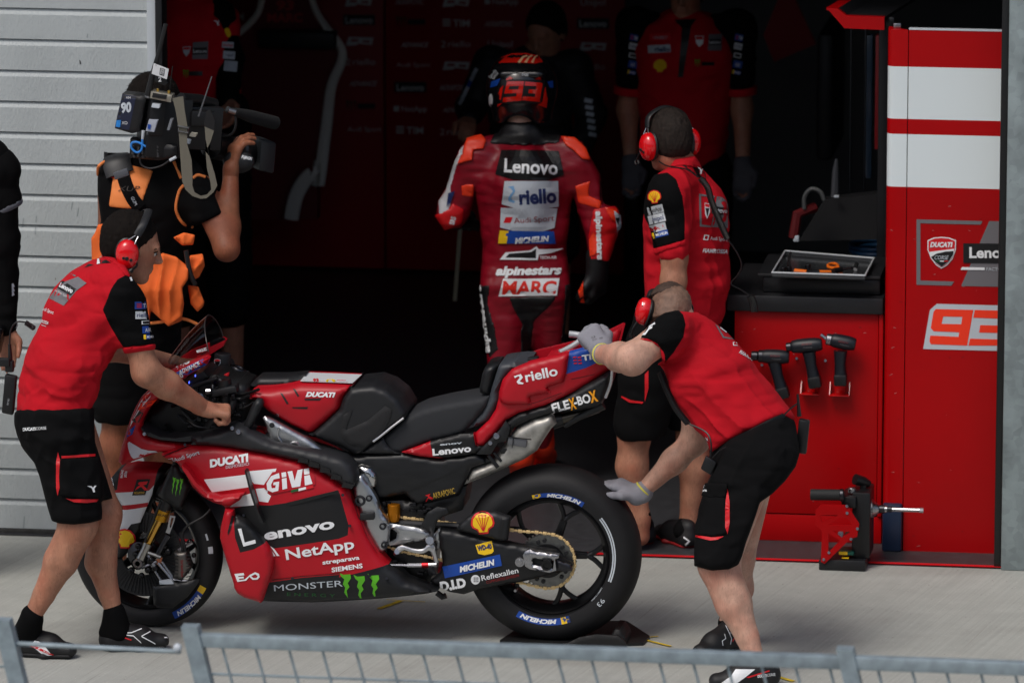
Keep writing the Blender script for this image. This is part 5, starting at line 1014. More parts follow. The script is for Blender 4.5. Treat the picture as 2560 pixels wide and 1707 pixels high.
for i in range(3):
    for j in range(3): d.poly(quadpx(cx_-4+4.4*i, cy_-3+4.4*j, 2.6, 2.6, 10), BLACK, lay=2, step=5)
d.text('Reflexallen', *S('D', 1012, 1000), 94, 14, WHITE, ang=12.5, bold=.01, lay=1); d.text('COMPOSITES DIVISION', *S('D', 1046, 1020), 83, 7, mat('dark_red_print', (150, 24, 26), .5), ang=12.5, lay=1); d.done()
cg = puff('chain_guard', D_([(828, 628), (900, 555), (965, 518), (1100, 514), (1212, 552), (1205, 620), (1192, 718), (1150, 722), (1010, 688), (850, 650)]), -.172, -.14, MBLACK, bike, r=.012, bulge=.006, step=7)
d = Decal('shell_logo', cg, cg); d.shell(*S('D', 1017, 588), 29, 5, REDP, YEL); d.poly(D_([(1152, 545), (1170, 545), (1172, 580), (1150, 690), (1128, 698), (1125, 660)]), BLACK, step=6, lay=0); d.done()
puff('swingarm_front', D_([(338, 592), (420, 606), (545, 626), (620, 648), (650, 690), (700, 632), (712, 632), (706, 770), (690, 772), (690, 720), (600, 716), (480, 738), (352, 752), (345, 732), (400, 704), (406, 660), (370, 634), (338, 632)]), -.150, -.12, FRM, bike, r=.006, step=7)
bp('heel_guard', 'D', [(560, 630), (598, 570), (620, 520), (690, 478), (760, 488), (770, 520), (735, 545), (690, 580), (668, 650), (660, 720), (640, 690), (645, 655), (590, 625)], -.180, -.16, CARBON, r=.006, step=7)
mb = MB(); mb.tube(curve([PC('D', 400, 800, -.2), PC('D', 445, 765, -.2), PC('D', 520, 785, -.2), PC('D', 590, 790, -.2), PC('D', 640, 760, -.2), PC('D', 655, 770, -.2)], 4), [.012]*5+[.009]*10+[.012]*6, 10, ry=.008, side=(0, 0, 1)); mb.tube([PC('D', 655, 760, -.19), PC('D', 690, 870, -.185)], [.012, .008], 10); mb.build('gear_lever', ALU, bike)
MB().tube([PC('D', 395, 808, -.2), PC('D', 405, 796, -.25)], .009, 10).build('shift_peg', STEEL, bike)
MB().tube([PC('D', 640, 715, -.17), PC('D', 640, 715, -.28)], [.018, .015], 12).lathe(PC('D', 655, 762, -.19), (0, 1, 0), [(.006, -.012), (.014, -.012), (.016, .01)], 16).build('foot_peg', ALU, bike)
mb = MB(); mb.tube([PC('D', 338, 888, -.19), PC('D', 480, 892, -.19)], .005, 8); mb.tube([PC('D', 480, 892, -.19), PC('D', 585, 890, -.19)], .008, 8); mb.tube([PC('D', 630, 888, -.19), PC('D', 690, 886, -.19)], .009, 10); mb.build('shift_rod', STEEL, bike)
MB().tube([PC('D', 585, 890, -.19), PC('D', 632, 889, -.19)], .011, 10).build('shift_sensor', mat('anodised_red', (150, 16, 24), .3, .8), bike)
puff('link_plate', D_([(612, 880), (660, 900), (690, 960), (636, 970), (620, 920)]), -.13, -.12, DSTEEL, bike, r=.003, step=6)
MB().tube([PC('D', 690, 1085, -.06), PC('D', 730, 1115, -.06), PC('D', 755, 1105, -.06)], .012, 8).build('drain_fitting', MBLACK, bike)
spc = PC('D', 1478, 858, -.098); rs = 200/2.8513/660
prs = []
mb = MB(); mb.lathe(spc, (0, 1, 0), [(rs*.60, .0), (rs*.60, -.004), (rs*.985, -.004), (rs*.985, .002), (rs*.60, .002)], 60)
for k in range(42):
    a = 2*math.pi*k/42; uu = Vector((math.cos(a), 0, math.sin(a))); mb.obox(spc+uu*rs*1.01-Vector((0, .001, 0)), uu*.005, Vector((-uu.z, 0, uu.x))*.004, (0, .003, 0))
mb.build('sprocket', mat('sprocket_steel', (120, 120, 118), .35, 1., var=.2, vscale=40), rw)
mb = MB()
for k in range(5):
    a = 2*math.pi*k/5+.6; uu = Vector((math.cos(a), 0, math.sin(a)))
    for q in (-.1, .1):
        u2 = Vector((math.cos(a+q*1.6), 0, math.sin(a+q*1.6))); mb.cyl(spc+u2*rs*.76, spc+u2*rs*.76-Vector((0, .012, 0)), .008, 10)
split_build(mb, 'sprocket_bolt', MBLACK, rw)
MB().lathe(spc+Vector((0, .004, 0)), (0, 1, 0), [(0, -.012), (rs*.62, -.010), (rs*.64, 0)], 40).build('sprocket_carrier', MATS['rim_black'], rw)
path = [PC('D', *q, -.105) for q in ((318, 530), (440, 550), (580, 566), (700, 580), (842, 598))]
path2 = [PC('D', *q, -.105) for q in ((1195, 636), (1300, 650), (1400, 655))]+[spc+Vector((math.cos(R(a))*rs, -.006, math.sin(R(a))*rs)) for a in range(84, -101, -8)]+[PC('D', *q, -.105) for q in ((1370, 1036), (1300, 1016), (1200, 1000))]
path3 = [PC('D', *q, -.105) for q in ((352, 762), (430, 790), (600, 826), (750, 858))]
mb = MB()
for pa_ in (path, path2, path3):
    L = 0; nxt = 0; k = 0
    for a, b in zip(pa_[:-1], pa_[1:]):
        t_ = (b-a); ln = t_.length; t_ = t_.normalized(); up_ = Vector((-t_.z, 0, t_.x))
        while nxt < L+ln:
            c_ = a+t_*(nxt-L); mb.obox(c_, t_*(.0082 if k % 2 else .0062), Vector((0, .004 if k % 2 else .002, 0)), up_*(.0066 if k % 2 else .0046), .002); mb.cyl(c_-t_*.0045-Vector((0, .003, 0)), c_-t_*.0045-Vector((0, .006, 0)), .0032, 8); mb.cyl(c_+t_*.0045-Vector((0, .003, 0)), c_+t_*.0045-Vector((0, .006, 0)), .0032, 8)
            nxt += .0159; k += 1
        L += ln
mb.build('chain', CHAING, bike)
for pa_, i in ((path, 0), (path2, 1), (path3, 2)): MB().tube([q+Vector((0, .004, 0)) for q in pa_], .0036, 6).build('chain_core', DSTEEL, bike)
mb = MB()
adj = puff('axle_adjuster', D_([(1302, 820), (1322, 792), (1352, 780), (1392, 795), (1560, 820), (1556, 842), (1530, 850), (1540, 930), (1490, 945), (1350, 920), (1318, 900)]), -.185, -.15, STEEL, bike, r=.005, step=6, holes=[D_([(1372, 842), (1525, 858), (1518, 918), (1370, 890)])])
MB().lathe(PC('D', 1474, 886, -.185), (0, 1, 0), [(0, -.006), (.013, -.006), (.013, -.012), (.021, -.012), (.023, .02)], 24).build('axle_end', mat('wet_black', (24, 24, 26), .2, .4), bike)
MB().lathe(PC('D', 1282, 868, -.168), (0, 1, 0), [(0, -.008), (.010, -.008), (.011, -.004), (.018, -.004), (.019, .01)], 20).build('stand_bobbin', STEEL, bike)
puff('axle_slide', D_([(1545, 850), (1640, 890), (1652, 930), (1600, 940), (1540, 925)]), -.17, -.15, DSTEEL, bike, r=.005, step=6)
# --- wheel chock the rear tyre stands on
ch_ = thing('wheel_chock', 'black low wheel chock lying under the rear tyre of the motorcycle', 'wheel chock', (.2, -.1, 0))
def NQ(pts): return [P(S('N', *q), -.12) for q in pts]
MB().prism([G(S('N', *q)) for q in ((1148, 1476), (1190, 1448), (1290, 1430), (1440, 1432), (1492, 1466), (1478, 1482), (1300, 1490), (1150, 1488))], (0, 0, .012)).build('base_plate', mat('chock_black', (14, 14, 15), .6), ch_)
puff('side_wall', Q('N', [(1272, 1492), (1330, 1464), (1370, 1457), (1420, 1460), (1436, 1474), (1442, 1492)]), -.17, -.155, mat('chock_black', (14, 14, 15), .6), ch_, r=.004, step=6)
puff('stop_block', Q('N', [(1398, 1468), (1412, 1446), (1424, 1447), (1436, 1464), (1440, 1480), (1402, 1482)]), -.08, .08, mat('chock_black', (14, 14, 15), .6), ch_, r=.008, step=7)
# ------------------------------------------------------------------ bodies and clothes as smooth volumes
def V3(x): return np.array(tuple(x), dtype=np.float32)
class Sdf:
    def __init__(s, h=.007, k=.03): s.h = h; s.k = k; s.ops = []; s.lo = np.full(3, 1e9); s.hi = np.full(3, -1e9); s.noise = []
    def _bb(s, a, b, r): 
        lo = np.minimum(a, b)-r; hi = np.maximum(a, b)+r; return lo, hi
    def cone(s, a, b, ra, rb, k=None, side=None, fl=1., op='+'):
        a = V3(a); b = V3(b); r = max(ra, rb)*max(1, fl); lo, hi = s._bb(a, b, r)
        if op == '+': s.lo = np.minimum(s.lo, lo); s.hi = np.maximum(s.hi, hi)
        s.ops.append(('c', a, b, ra, rb, s.k if k is None else k, None if side is None else V3(side), fl, op, lo, hi)); return s
    def chain(s, pts, rs, **k):
        for i in range(len(pts)-1): s.cone(pts[i], pts[i+1], rs[i], rs[i+1], **k)
        return s
    def ell(s, c, r, ax=None, k=None, op='+'):
        c = V3(c); R_ = max(r); lo, hi = c-R_, c+R_; A = np.eye(3, dtype=np.float32) if ax is None else np.array([tuple(x) for x in ax], dtype=np.float32)
        if op == '+': s.lo = np.minimum(s.lo, lo); s.hi = np.maximum(s.hi, hi)
        s.ops.append(('e', c, r, A, s.k if k is None else k, op, lo, hi)); return s
    def cut(s, p, n, soft=.0): s.ops.append(('p', V3(p), V3(Vector(n).normalized()))); return s
    def folds(s, amp, sp, seed=0): s.noise.append((amp, sp, seed)); return s
    def grid(s):
        h = s.h; lo = s.lo-3*h; hi = s.hi+3*h; n = np.ceil((hi-lo)/h).astype(int)+1
        s.o = lo; s.ax = [(lo[i]+h*np.arange(n[i])).astype(np.float32) for i in range(3)]; D = np.full(n, .5, np.float32)
        for op in s.ops:
            if op[0] == 'p':
                _, p, nn = op; pl = ((s.ax[0]-p[0])*nn[0])[:, None, None]+((s.ax[1]-p[1])*nn[1])[None, :, None]+((s.ax[2]-p[2])*nn[2])[None, None, :]
                np.maximum(D, pl, out=D); continue
            l_, h_ = op[-2]-.07, op[-1]+.07; i0 = np.maximum(0, np.floor((l_-lo)/h).astype(int)); i1 = np.minimum(n, np.ceil((h_-lo)/h).astype(int)+1)
            if (i1 <= i0).any(): continue
            sl = tuple(slice(i0[i], i1[i]) for i in range(3)); x = s.ax[0][sl[0]][:, None, None]; y = s.ax[1][sl[1]][None, :, None]; z = s.ax[2][sl[2]][None, None, :]
            if op[0] == 'c':
                _, a, b, ra, rb, k, side, fl, kind = op[:9]; ab = b-a; L2 = max(float(ab@ab), 1e-9); X_, Y_, Z_ = x-a[0], y-a[1], z-a[2]
                t = np.clip((X_*ab[0]+Y_*ab[1]+Z_*ab[2])/L2, 0, 1); qx, qy, qz = X_-t*ab[0], Y_-t*ab[1], Z_-t*ab[2]
                d2 = qx*qx+qy*qy+qz*qz; r = ra+(rb-ra)*t
                if side is not None:
                    u = side-ab*(side@ab)/L2; u = u/max(1e-6, np.linalg.norm(u)); sd_ = qx*u[0]+qy*u[1]+qz*u[2]; d = (np.sqrt(sd_*sd_+np.maximum(0, d2-sd_*sd_)/(fl*fl))-r)*min(1, fl)
                else: d = np.sqrt(d2)-r
            else:
                _, c, r, A, k, kind = op[:6]; X_, Y_, Z_ = x-c[0], y-c[1], z-c[2]
                q = sum(((X_*A[i, 0]+Y_*A[i, 1]+Z_*A[i, 2])/r[i])**2 for i in range(3)); d = (np.sqrt(q)-1)*min(r)
            B = D[sl]
            if kind == '+':
                if k > 0:
                    hh = np.clip(.5+.5*(B-d)/k, 0, 1); D[sl] = B*(1-hh)+d*hh-k*hh*(1-hh)
                else: D[sl] = np.minimum(B, d)
            else:
                d = -d
                if k > 0:
                    hh = np.clip(.5-.5*(B-d)/k, 0, 1); D[sl] = B*(1-hh)+d*hh+k*hh*(1-hh)
                else: D[sl] = np.maximum(B, d)
        for amp, sp, seed in s.noise:
            rg = np.random.RandomState(seed+11); N = None
            cs = [int((hi[i]-lo[i])/sp[i])+3 for i in range(3)]; a = rg.rand(*cs).astype(np.float32)
            for i in range(3):
                u = np.arange(n[i])*h/sp[i]; j = u.astype(int); f = u-j; f = f*f*(3-2*f); M = np.zeros((n[i], cs[i]), np.float32); M[np.arange(n[i]), j] = 1-f; M[np.arange(n[i]), j+1] = f
                a = np.moveaxis(np.tensordot(M, a, (1, i)), 0, i)
            D += amp*(1-np.abs(2*a-1)*2).astype(np.float32)
        s.D = D; return s
    def fold_at(s, amp, dr, sl, sc, seed=0, c=None, sig=.2, pw=2.):   # creases running along dr
        m = np.abs(s.D) < .03; I = np.argwhere(m); p = np.stack([s.ax[i][I[:, i]] for i in range(3)], 1).astype(float); d_ = np.array(tuple(Vector(dr).normalized())); e1 = np.cross(d_, (.37, .81, .45)); e1 /= np.linalg.norm(e1); e2 = np.cross(d_, e1)
        q = np.stack([p@d_/sl, p@e1/sc, p@e2/sc], 1); q -= q.min(0); a = np.random.RandomState(seed+77).rand(*(q.max(0).astype(int)+2)); j = q.astype(int); f = q-j; f = f*f*(3-2*f); N = 0
        for k in range(8): b = np.array([(k >> i) & 1 for i in range(3)]); N = N+a[tuple((j+b).T)]*np.prod(np.where(b, f, 1-f), 1)
        w_ = amp*((1-np.abs(2*N-1))**pw-.4)
        if c is not None: w_ = w_*np.exp(-((p-np.array(tuple(c)))**2).sum(1)/sig**2)
        s.D[m] -= w_.astype(np.float32); return s
    def carve(s, poly, k=.025):                     # trims the volume to an outline seen along the view
        m = np.abs(s.D) < .09; I = np.argwhere(m); d = s._pxd(I, poly); B = s.D[m]
        hh = np.clip(.5-.5*(B-d)/k, 0, 1); s.D[m] = B*(1-hh)+d*hh+k*hh*(1-hh); return s
    def _pxd(s, I, poly):
        pts = np.stack([s.ax[i][I[:, i]] for i in range(3)], 1).astype(float)-np.array(tuple(CAM)); z = pts@np.array(tuple(FWD))
        q = np.stack([1280+FPX*(pts@np.array(tuple(RGT)))/z, 853.5-FPX*(pts@np.array(tuple(UPV)))/z], 1); d = np.zeros(len(q))
        for i in range(0, len(q), 200000):
            c = q[i:i+200000]; e = seg_dist(c, poly); e[inside(c, poly)] *= -1; d[i:i+200000] = e
        return (d/650.).astype(np.float32)
    def region_px(s, poly, ylo=-9, yhi=9, band=.03):
        m = np.abs(s.D) < band; I = np.argwhere(m); pts = np.stack([s.ax[i][I[:, i]] for i in range(3)], 1).astype(float)-np.array(tuple(CAM)); z = pts@np.array(tuple(FWD))
        q = np.stack([1280+FPX*(pts@np.array(tuple(RGT)))/z, 853.5-FPX*(pts@np.array(tuple(UPV)))/z], 1); d = seg_dist(q, poly); d[inside(q, poly)] *= -1
        d = d/640.; yy = pts[:, 1]+CAM.y; d = np.maximum(d, np.maximum(ylo-yy, yy-yhi)); Rg = np.ones_like(s.D); Rg[m] = d; return Rg
    def region_slab(s, p, n, a, b):
        p = V3(p); n = V3(Vector(n).normalized()); pl = ((s.ax[0]-p[0])*n[0])[:, None, None]+((s.ax[1]-p[1])*n[1])[None, :, None]+((s.ax[2]-p[2])*n[2])[None, None, :]
        return np.maximum(a-pl, pl-b)
    def region_sdf(s, other):                      # another volume evaluated on this grid
        o = other; o.h = s.h; o.lo = s.lo; o.hi = s.hi; o.grid(); return o.D
    def mesh(s, D=None): return nets(s.D if D is None else D, s.o, s.h)
def nets(D, o, h):
    I = D < 0; n = D.shape; c = np.zeros((n[0]-1, n[1]-1, n[2]-1), np.int8)
    offs = [(i, j, k) for i in (0, 1) for j in (0, 1) for k in (0, 1)]
    for i, j, k in offs: c += I[i:n[0]-1+i, j:n[1]-1+j, k:n[2]-1+k]
    act = (c > 0) & (c < 8); idx = np.argwhere(act); ids = np.full(act.shape, -1, np.int64); ids[act] = np.arange(len(idx))
    cv = {of: D[idx[:, 0]+of[0], idx[:, 1]+of[1], idx[:, 2]+of[2]] for of in offs}; acc = np.zeros((len(idx), 3)); cnt = np.zeros(len(idx))
    for a in offs:
        for d in range(3):
            if a[d] == 0:
                b = list(a); b[d] = 1; b = tuple(b); va, vb = cv[a], cv[b]; m = (va < 0) != (vb < 0); t = np.zeros(len(idx)); t[m] = va[m]/(va[m]-vb[m])
                p = np.array(a)+t[:, None]*(np.array(b)-np.array(a)); acc[m] += p[m]; cnt[m] += 1
    v = o+h*(idx+acc/cnt[:, None]); quads = []
    for d in range(3):
        e1, e2 = (d+1) % 3, (d+2) % 3; sl0 = [slice(1, n[i]-1) for i in range(3)]; sl0[d] = slice(0, n[d]-1); sl1 = list(sl0); sl1[d] = slice(1, n[d])
        A, B = I[tuple(sl0)], I[tuple(sl1)]; e = np.argwhere(A != B)
        if not len(e): continue
        ins = A[e[:, 0], e[:, 1], e[:, 2]]; st = np.array([1, 1, 1]); st[d] = 0; base = e+st
        def cell(x, y):
            q = base.copy(); q[:, e1] -= x; q[:, e2] -= y; return ids[q[:, 0], q[:, 1], q[:, 2]]
        f = np.stack([cell(1, 1), cell(0, 1), cell(0, 0), cell(1, 0)], 1); f[~ins] = f[~ins][:, ::-1]; quads.append(f)
    q = np.concatenate(quads) if quads else np.zeros((0, 4), int); return v, q[(q >= 0).all(1)]
def np_obj(name, parts, m, parent, mi=None, smooth_it=1):
    vs = []; fs = []; mm = []; k = 0
    for i, (v, f) in enumerate(parts):
        v = v.copy()
        for _ in range(smooth_it):                 # light relaxation
            nb = np.zeros_like(v); ct = np.zeros(len(v))
            for a in range(4):
                np.add.at(nb, f[:, a], v[f[:, (a+1) % 4]]); np.add.at(nb, f[:, a], v[f[:, (a-1) % 4]]); np.add.at(ct, f[:, a], 2)
            g = ct > 0; v[g] = v[g]*.6+.4*nb[g]/ct[g][:, None]
        vs.append(v); fs.append(f+k); mm.append(np.full(len(f), 0 if mi is None else mi[i])); k += len(v)
    v = np.concatenate(vs); f = np.concatenate(fs); me = bpy.data.meshes.new(name)
    me.vertices.add(len(v)); me.vertices.foreach_set('co', v.astype(np.float32).ravel()); me.loops.add(4*len(f)); me.loops.foreach_set('vertex_index', f.astype(np.int32).ravel())
    me.polygons.add(len(f)); me.polygons.foreach_set('loop_start', np.arange(0, 4*len(f), 4, dtype=np.int32)); me.polygons.foreach_set('material_index', np.concatenate(mm).astype(np.int32)); me.polygons.foreach_set('use_smooth', np.ones(len(f), bool))
    for x in (m if isinstance(m, (list, tuple)) else [m]): me.materials.append(x)
    me.update(calc_edges=True); me.validate()
    o = bpy.data.objects.new(name, me); C.objects.link(o)
    if parent is not None: o.parent = parent; o.matrix_parent_inverse = Matrix.Translation(-world_loc(parent))
    return o
def skin(name, col):
    m = mat(name, col, .52, bump=.3, bscale=330, var=.2, vscale=26, spec=.3, stretch=(1, 1, .6)); b = m.node_tree.nodes['Principled BSDF']
    n = m.node_tree.nodes; l = m.node_tree.links; tc = n.new('ShaderNodeTexCoord')
    for sc_, st_, col_, lo_, hi_, fac in ((9, (1, 1, 1), (lin(col)[0]*.95, lin(col)[1]*.62, lin(col)[2]*.58, 1), .45, .75, .75), (260, (1, 1, .14), tuple(x*.45 for x in lin(col))+(1,), .55, .7, .38), (40, (1, 1, 1), tuple(min(1, x*1.35) for x in lin(col))+(1,), .58, .8, .6)):
        mp = n.new('ShaderNodeMapping'); mp.inputs['Scale'].default_value = st_; l.new(tc.outputs['Object'], mp.inputs[0]); t = n.new('ShaderNodeTexNoise'); t.inputs['Scale'].default_value = sc_; l.new(mp.outputs[0], t.inputs[0]); g = n.new('ShaderNodeMapRange'); g.inputs[1].default_value = lo_; g.inputs[2].default_value = hi_; g.inputs[4].default_value = fac; l.new(t.outputs[0], g.inputs[0])
        mx = n.new('ShaderNodeMix'); mx.data_type = 'RGBA'; l.new(g.outputs[0], mx.inputs[0]); l.new(b.inputs['Base Color'].links[0].from_socket, mx.inputs[6]); mx.inputs[7].default_value = col_; l.new(mx.outputs[2], b.inputs['Base Color'])
    b.inputs['Subsurface Weight'].default_value = .12; b.inputs['Subsurface Radius'].default_value = (.012, .005, .003); b.inputs['Subsurface Scale'].default_value = .6; return m
SKIN = skin('skin_tan', (172, 122, 98)); SKINP = skin('skin_pale', (196, 154, 134)); SKIND = skin('skin_brown', (140, 88, 64))
CRED = mat('red_cloth', (188, 16, 32), .85, bump=.35, bscale=700, var=.06, vscale=9, spec=.2); CBLK = mat('black_cloth', (13, 13, 14), .9, bump=.35, bscale=700, var=.12, vscale=9, spec=.1)
CBLK2 = mat('black_shorts_cloth', (16, 16, 17), .9, bump=.35, bscale=600, var=.12, vscale=9, spec=.1)
HAIR = mat('dark_hair', (20, 15, 12), .8, spec=.15, bump=.9, bscale=420, var=.3, vscale=60, stretch=(1, 1, .3)); HAIRG = mat('greying_hair', (40, 33, 29), .75, spec=.2, bump=.9, bscale=420, var=.35, vscale=70, stretch=(1, 1, .3)); STUB = mat('shaved_hair', (120, 92, 76), .6, bump=.5, bscale=700, var=.25, vscale=50)
GLOVE = mat('grey_glove', (138, 138, 146), .8, bump=.4, bscale=700, var=.1, vscale=20); GLBAND = mat('glove_band', (214, 206, 90), .8); EARD = mat('ear_defender_red', (226, 14, 24), .22, spec=.6, coat=.4)
def unit(v): return Vector(v).normalized()
def head(s, c, f, u, sc=1., nose=True):            # head volume: c centre, f facing, u up
    f = unit(f); r = unit(f.cross(Vector(u))); u = r.cross(f); L = lambda x, y, z: Vector(c)+(r*x+f*y+u*z)*sc; A = (r, f, u)
    s.ell(L(0, -.012, .035), (.076*sc, .098*sc, .092*sc), A, k=.02); s.ell(L(0, .022, -.02), (.062*sc, .078*sc, .085*sc), A, k=.03)
    s.cone(L(0, .045, -.065), L(0, .074, -.100), .042*sc, .021*sc, k=.03, side=r, fl=.8); s.cone(L(.036, .01, -.07), L(.018, .06, -.095), .022*sc, .02*sc, k=.03); s.cone(L(-.036, .01, -.07), L(-.018, .06, -.095), .022*sc, .02*sc, k=.03)
    s.cone(L(-.034, .088, .022), L(.034, .088, .022), .012*sc, .012*sc, k=.018)
    s.cone(L(0, .096, .010), L(0, .116, -.026), .009*sc, .0115*sc, k=.012); s.ell(L(.010, .104, -.030), (.009*sc, .010*sc, .008*sc), A, k=.008); s.ell(L(-.010, .104, -.030), (.009*sc, .010*sc, .008*sc), A, k=.008)
    for q in (-1, 1): s.ell(L(.031*q, .100, .002), (.017*sc, .014*sc, .010*sc), A, k=.008, op='-'); s.ell(L(.031*q, .080, .001), (.013*sc, .013*sc, .012*sc), A, k=.004)
    s.cone(L(-.017, .093, -.056), L(.017, .093, -.056), .0065*sc, .0065*sc, k=.008); s.cone(L(-.014, .090, -.069), L(.014, .090, -.069), .0075*sc, .0075*sc, k=.008); s.cone(L(-.02, .104, -.0625), L(.02, .104, -.0625), .003*sc, .003*sc, k=.004, op='-')
    for q in (-1, 1): s.ell(L(.078*q, -.008, -.008), (.010*sc, .020*sc, .032*sc), A, k=.008); s.ell(L(.088*q, -.004, -.006), (.008*sc, .011*sc, .018*sc), A, k=.006, op='-')
    return L, (r, f, u)
def hair_mesh(c, f, u, sc, mtl, parent, thick=.008, front=.06, nape=-.055, h=.0045, crop=1., seed=3):
    f = unit(f); r = unit(f.cross(Vector(u))); u = r.cross(f); L = lambda x, y, z: Vector(c)+(r*x+f*y+u*z)*sc; A = (r, f, u); s = Sdf(h, .02)
    s.ell(L(0, -.013, .036), ((.076+thick)*sc, (.098+thick)*sc, (.092+thick)*sc), A, k=.02); s.ell(L(0, -.030, -.015), ((.066+thick)*sc, (.066+thick)*sc, .07*sc), A, k=.03)
    s.folds(.0025, (.008, .008, .02), seed); s.cut(L(0, front, .045), (f*.8-u*.62)); s.cut(L(0, .0, nape), -u); s.cut(L(0, .035, .0), (f-u*.9)); s.grid(); o = np_obj('hair', [s.mesh()], mtl, parent)
    rg = random.Random(seed); me = o.data; vs = []; fs = []; vl = list(me.vertices); cc = Vector(c)
    for i in range(2600 if h < .005 else 500):     # short strands breaking the outline
        v = rg.choice(vl); p = v.co; nn = (p-cc).normalized()
        d_ = (nn*.55+(-u*.8-f*.3*(1 if p.dot(f) < cc.dot(f) else -1))*.6+Vector((rg.uniform(-.4, .4), rg.uniform(-.4, .4), rg.uniform(-.4, .4)))).normalized(); L_ = rg.uniform(.004, .009)*(thick/.007)**.5; sd_ = d_.orthogonal().normalized()*.0006; q = p-d_*.002; k = len(vs); vs += [q-sd_, q+sd_, q+d_*L_]; fs.append((k, k+1, k+2))
    bm = bmesh.new(); bm.from_mesh(me)
    for t in fs:
        ws = [bm.verts.new(vs[j]) for j in t]; bm.faces.new(ws)
    bm.to_mesh(me); bm.free(); return o
def hand_parts(s, w, d, n, t, curls, sc=1., thumb=.5, spread=.0, thc=.5, k=.006, fat=1.):
    """w wrist, d forearm-to-fingers, n palm normal, t thumb side; curls = bend per finger in degrees (3 joints)"""
    d = unit(d); n = Vector(n); n = unit(n-d*n.dot(d)); t0 = d.cross(n); t = t0 if t0.dot(Vector(t)) > 0 else -t0; w = Vector(w); P_ = lambda a, b, c_: w+(d*a+t*b+n*c_)*sc
    R_ = sc*fat
    for b in (.028, .0095, -.0095, -.027): s.cone(P_(.005, b*.55, 0), P_(.085, b, 0), .0145*R_, .0125*R_, k=.012)
    s.cone(P_(-.02, 0, 0), P_(.02, 0, 0), .024*R_, .024*R_, k=.012, side=t, fl=.75)
    LN = ((.042, .025, .020), (.046, .029, .021), (.042, .027, .020), (.033, .020, .018))
    for i, b in enumerate((.028, .0095, -.0095, -.027)):
        p = P_(.085-.004*abs(i-1), b, 0); a = 0; sp = (1.5-i)*spread; cu = curls[i] if isinstance(curls[0], (list, tuple)) else curls
        for j in range(3):
            a += R(cu[j]); dd = unit(d*math.cos(a)+n*math.sin(a)+t*sp); q = p+dd*LN[i][j]*sc; s.cone(p, q, (.0098-.0009*j)*R_, (.0090-.0010*j)*R_, k=k if j else .010); p = q
    p = P_(.02, .022, .006); dd = unit(d*(1-thumb*.6)+t*(.9-.4*thumb)+n*thumb*.6); q = p+dd*.045*sc; s.cone(p, q, .0165*R_, .0125*R_, k=.012)
    dd2 = unit(dd*(1-thc)+d*.6+n*thc*.9-t*thc*.6); q2 = q+dd2*.033*sc; s.cone(q, q2, .0115*R_, .010*R_, k=k); dd3 = unit(dd2+n*thc*.4-t*.2*thc); s.cone(q2, q2+dd3*.026*sc, .0102*R_, .0085*R_, k=k)
    return s
def shoe(name, heel, dr, parent, mtl, L=.30, sc=1., lift=0., h=.006, sole=None, yaw_up=0., z0=0.):
    """running shoe: heel = ground point under the back of the heel, dr = pointing direction"""
    dr = unit((dr[0], dr[1], 0)); sd_ = Vector((-dr.y, dr.x, 0)); hl = Vector((heel[0], heel[1], z0)); Lp = lambda a, b, c_: hl+dr*a*L+sd_*b+Vector((0, 0, c_+lift*(1-a)))
    s = Sdf(h, .03); s.cone(Lp(.13, 0, .05), Lp(.13, 0, .085), .040, .036, side=dr, fl=.9); s.cone(Lp(.14, 0, .035), Lp(.55, 0, .035), .038, .042); s.cone(Lp(.55, 0, .035), Lp(.84, -.003, .030), .044, .036, side=sd_, fl=.8); s.cone(Lp(.25, 0, .08), Lp(.55, 0, .055), .034, .036)
    s.cut(Lp(0, 0, .014), (0, 0, -1)) if lift == 0 else None
    s.grid(); o = np_obj(name, [s.mesh()], mtl, parent)
    q = Sdf(h, .02); q.cone(Lp(.12, 0, .012), Lp(.5, 0, .012), .040, .040, side=sd_, fl=.35); q.cone(Lp(.5, 0, .012), Lp(.86, 0, .013), .048, .040, side=sd_, fl=.3); q.cut(Lp(0, 0, .0015), (0, 0, -1)) if lift == 0 else None
    q.grid(); np_obj('shoe_sole', [q.mesh()], sole or mat('shoe_sole_black', (20, 20, 22), .7), o); return o
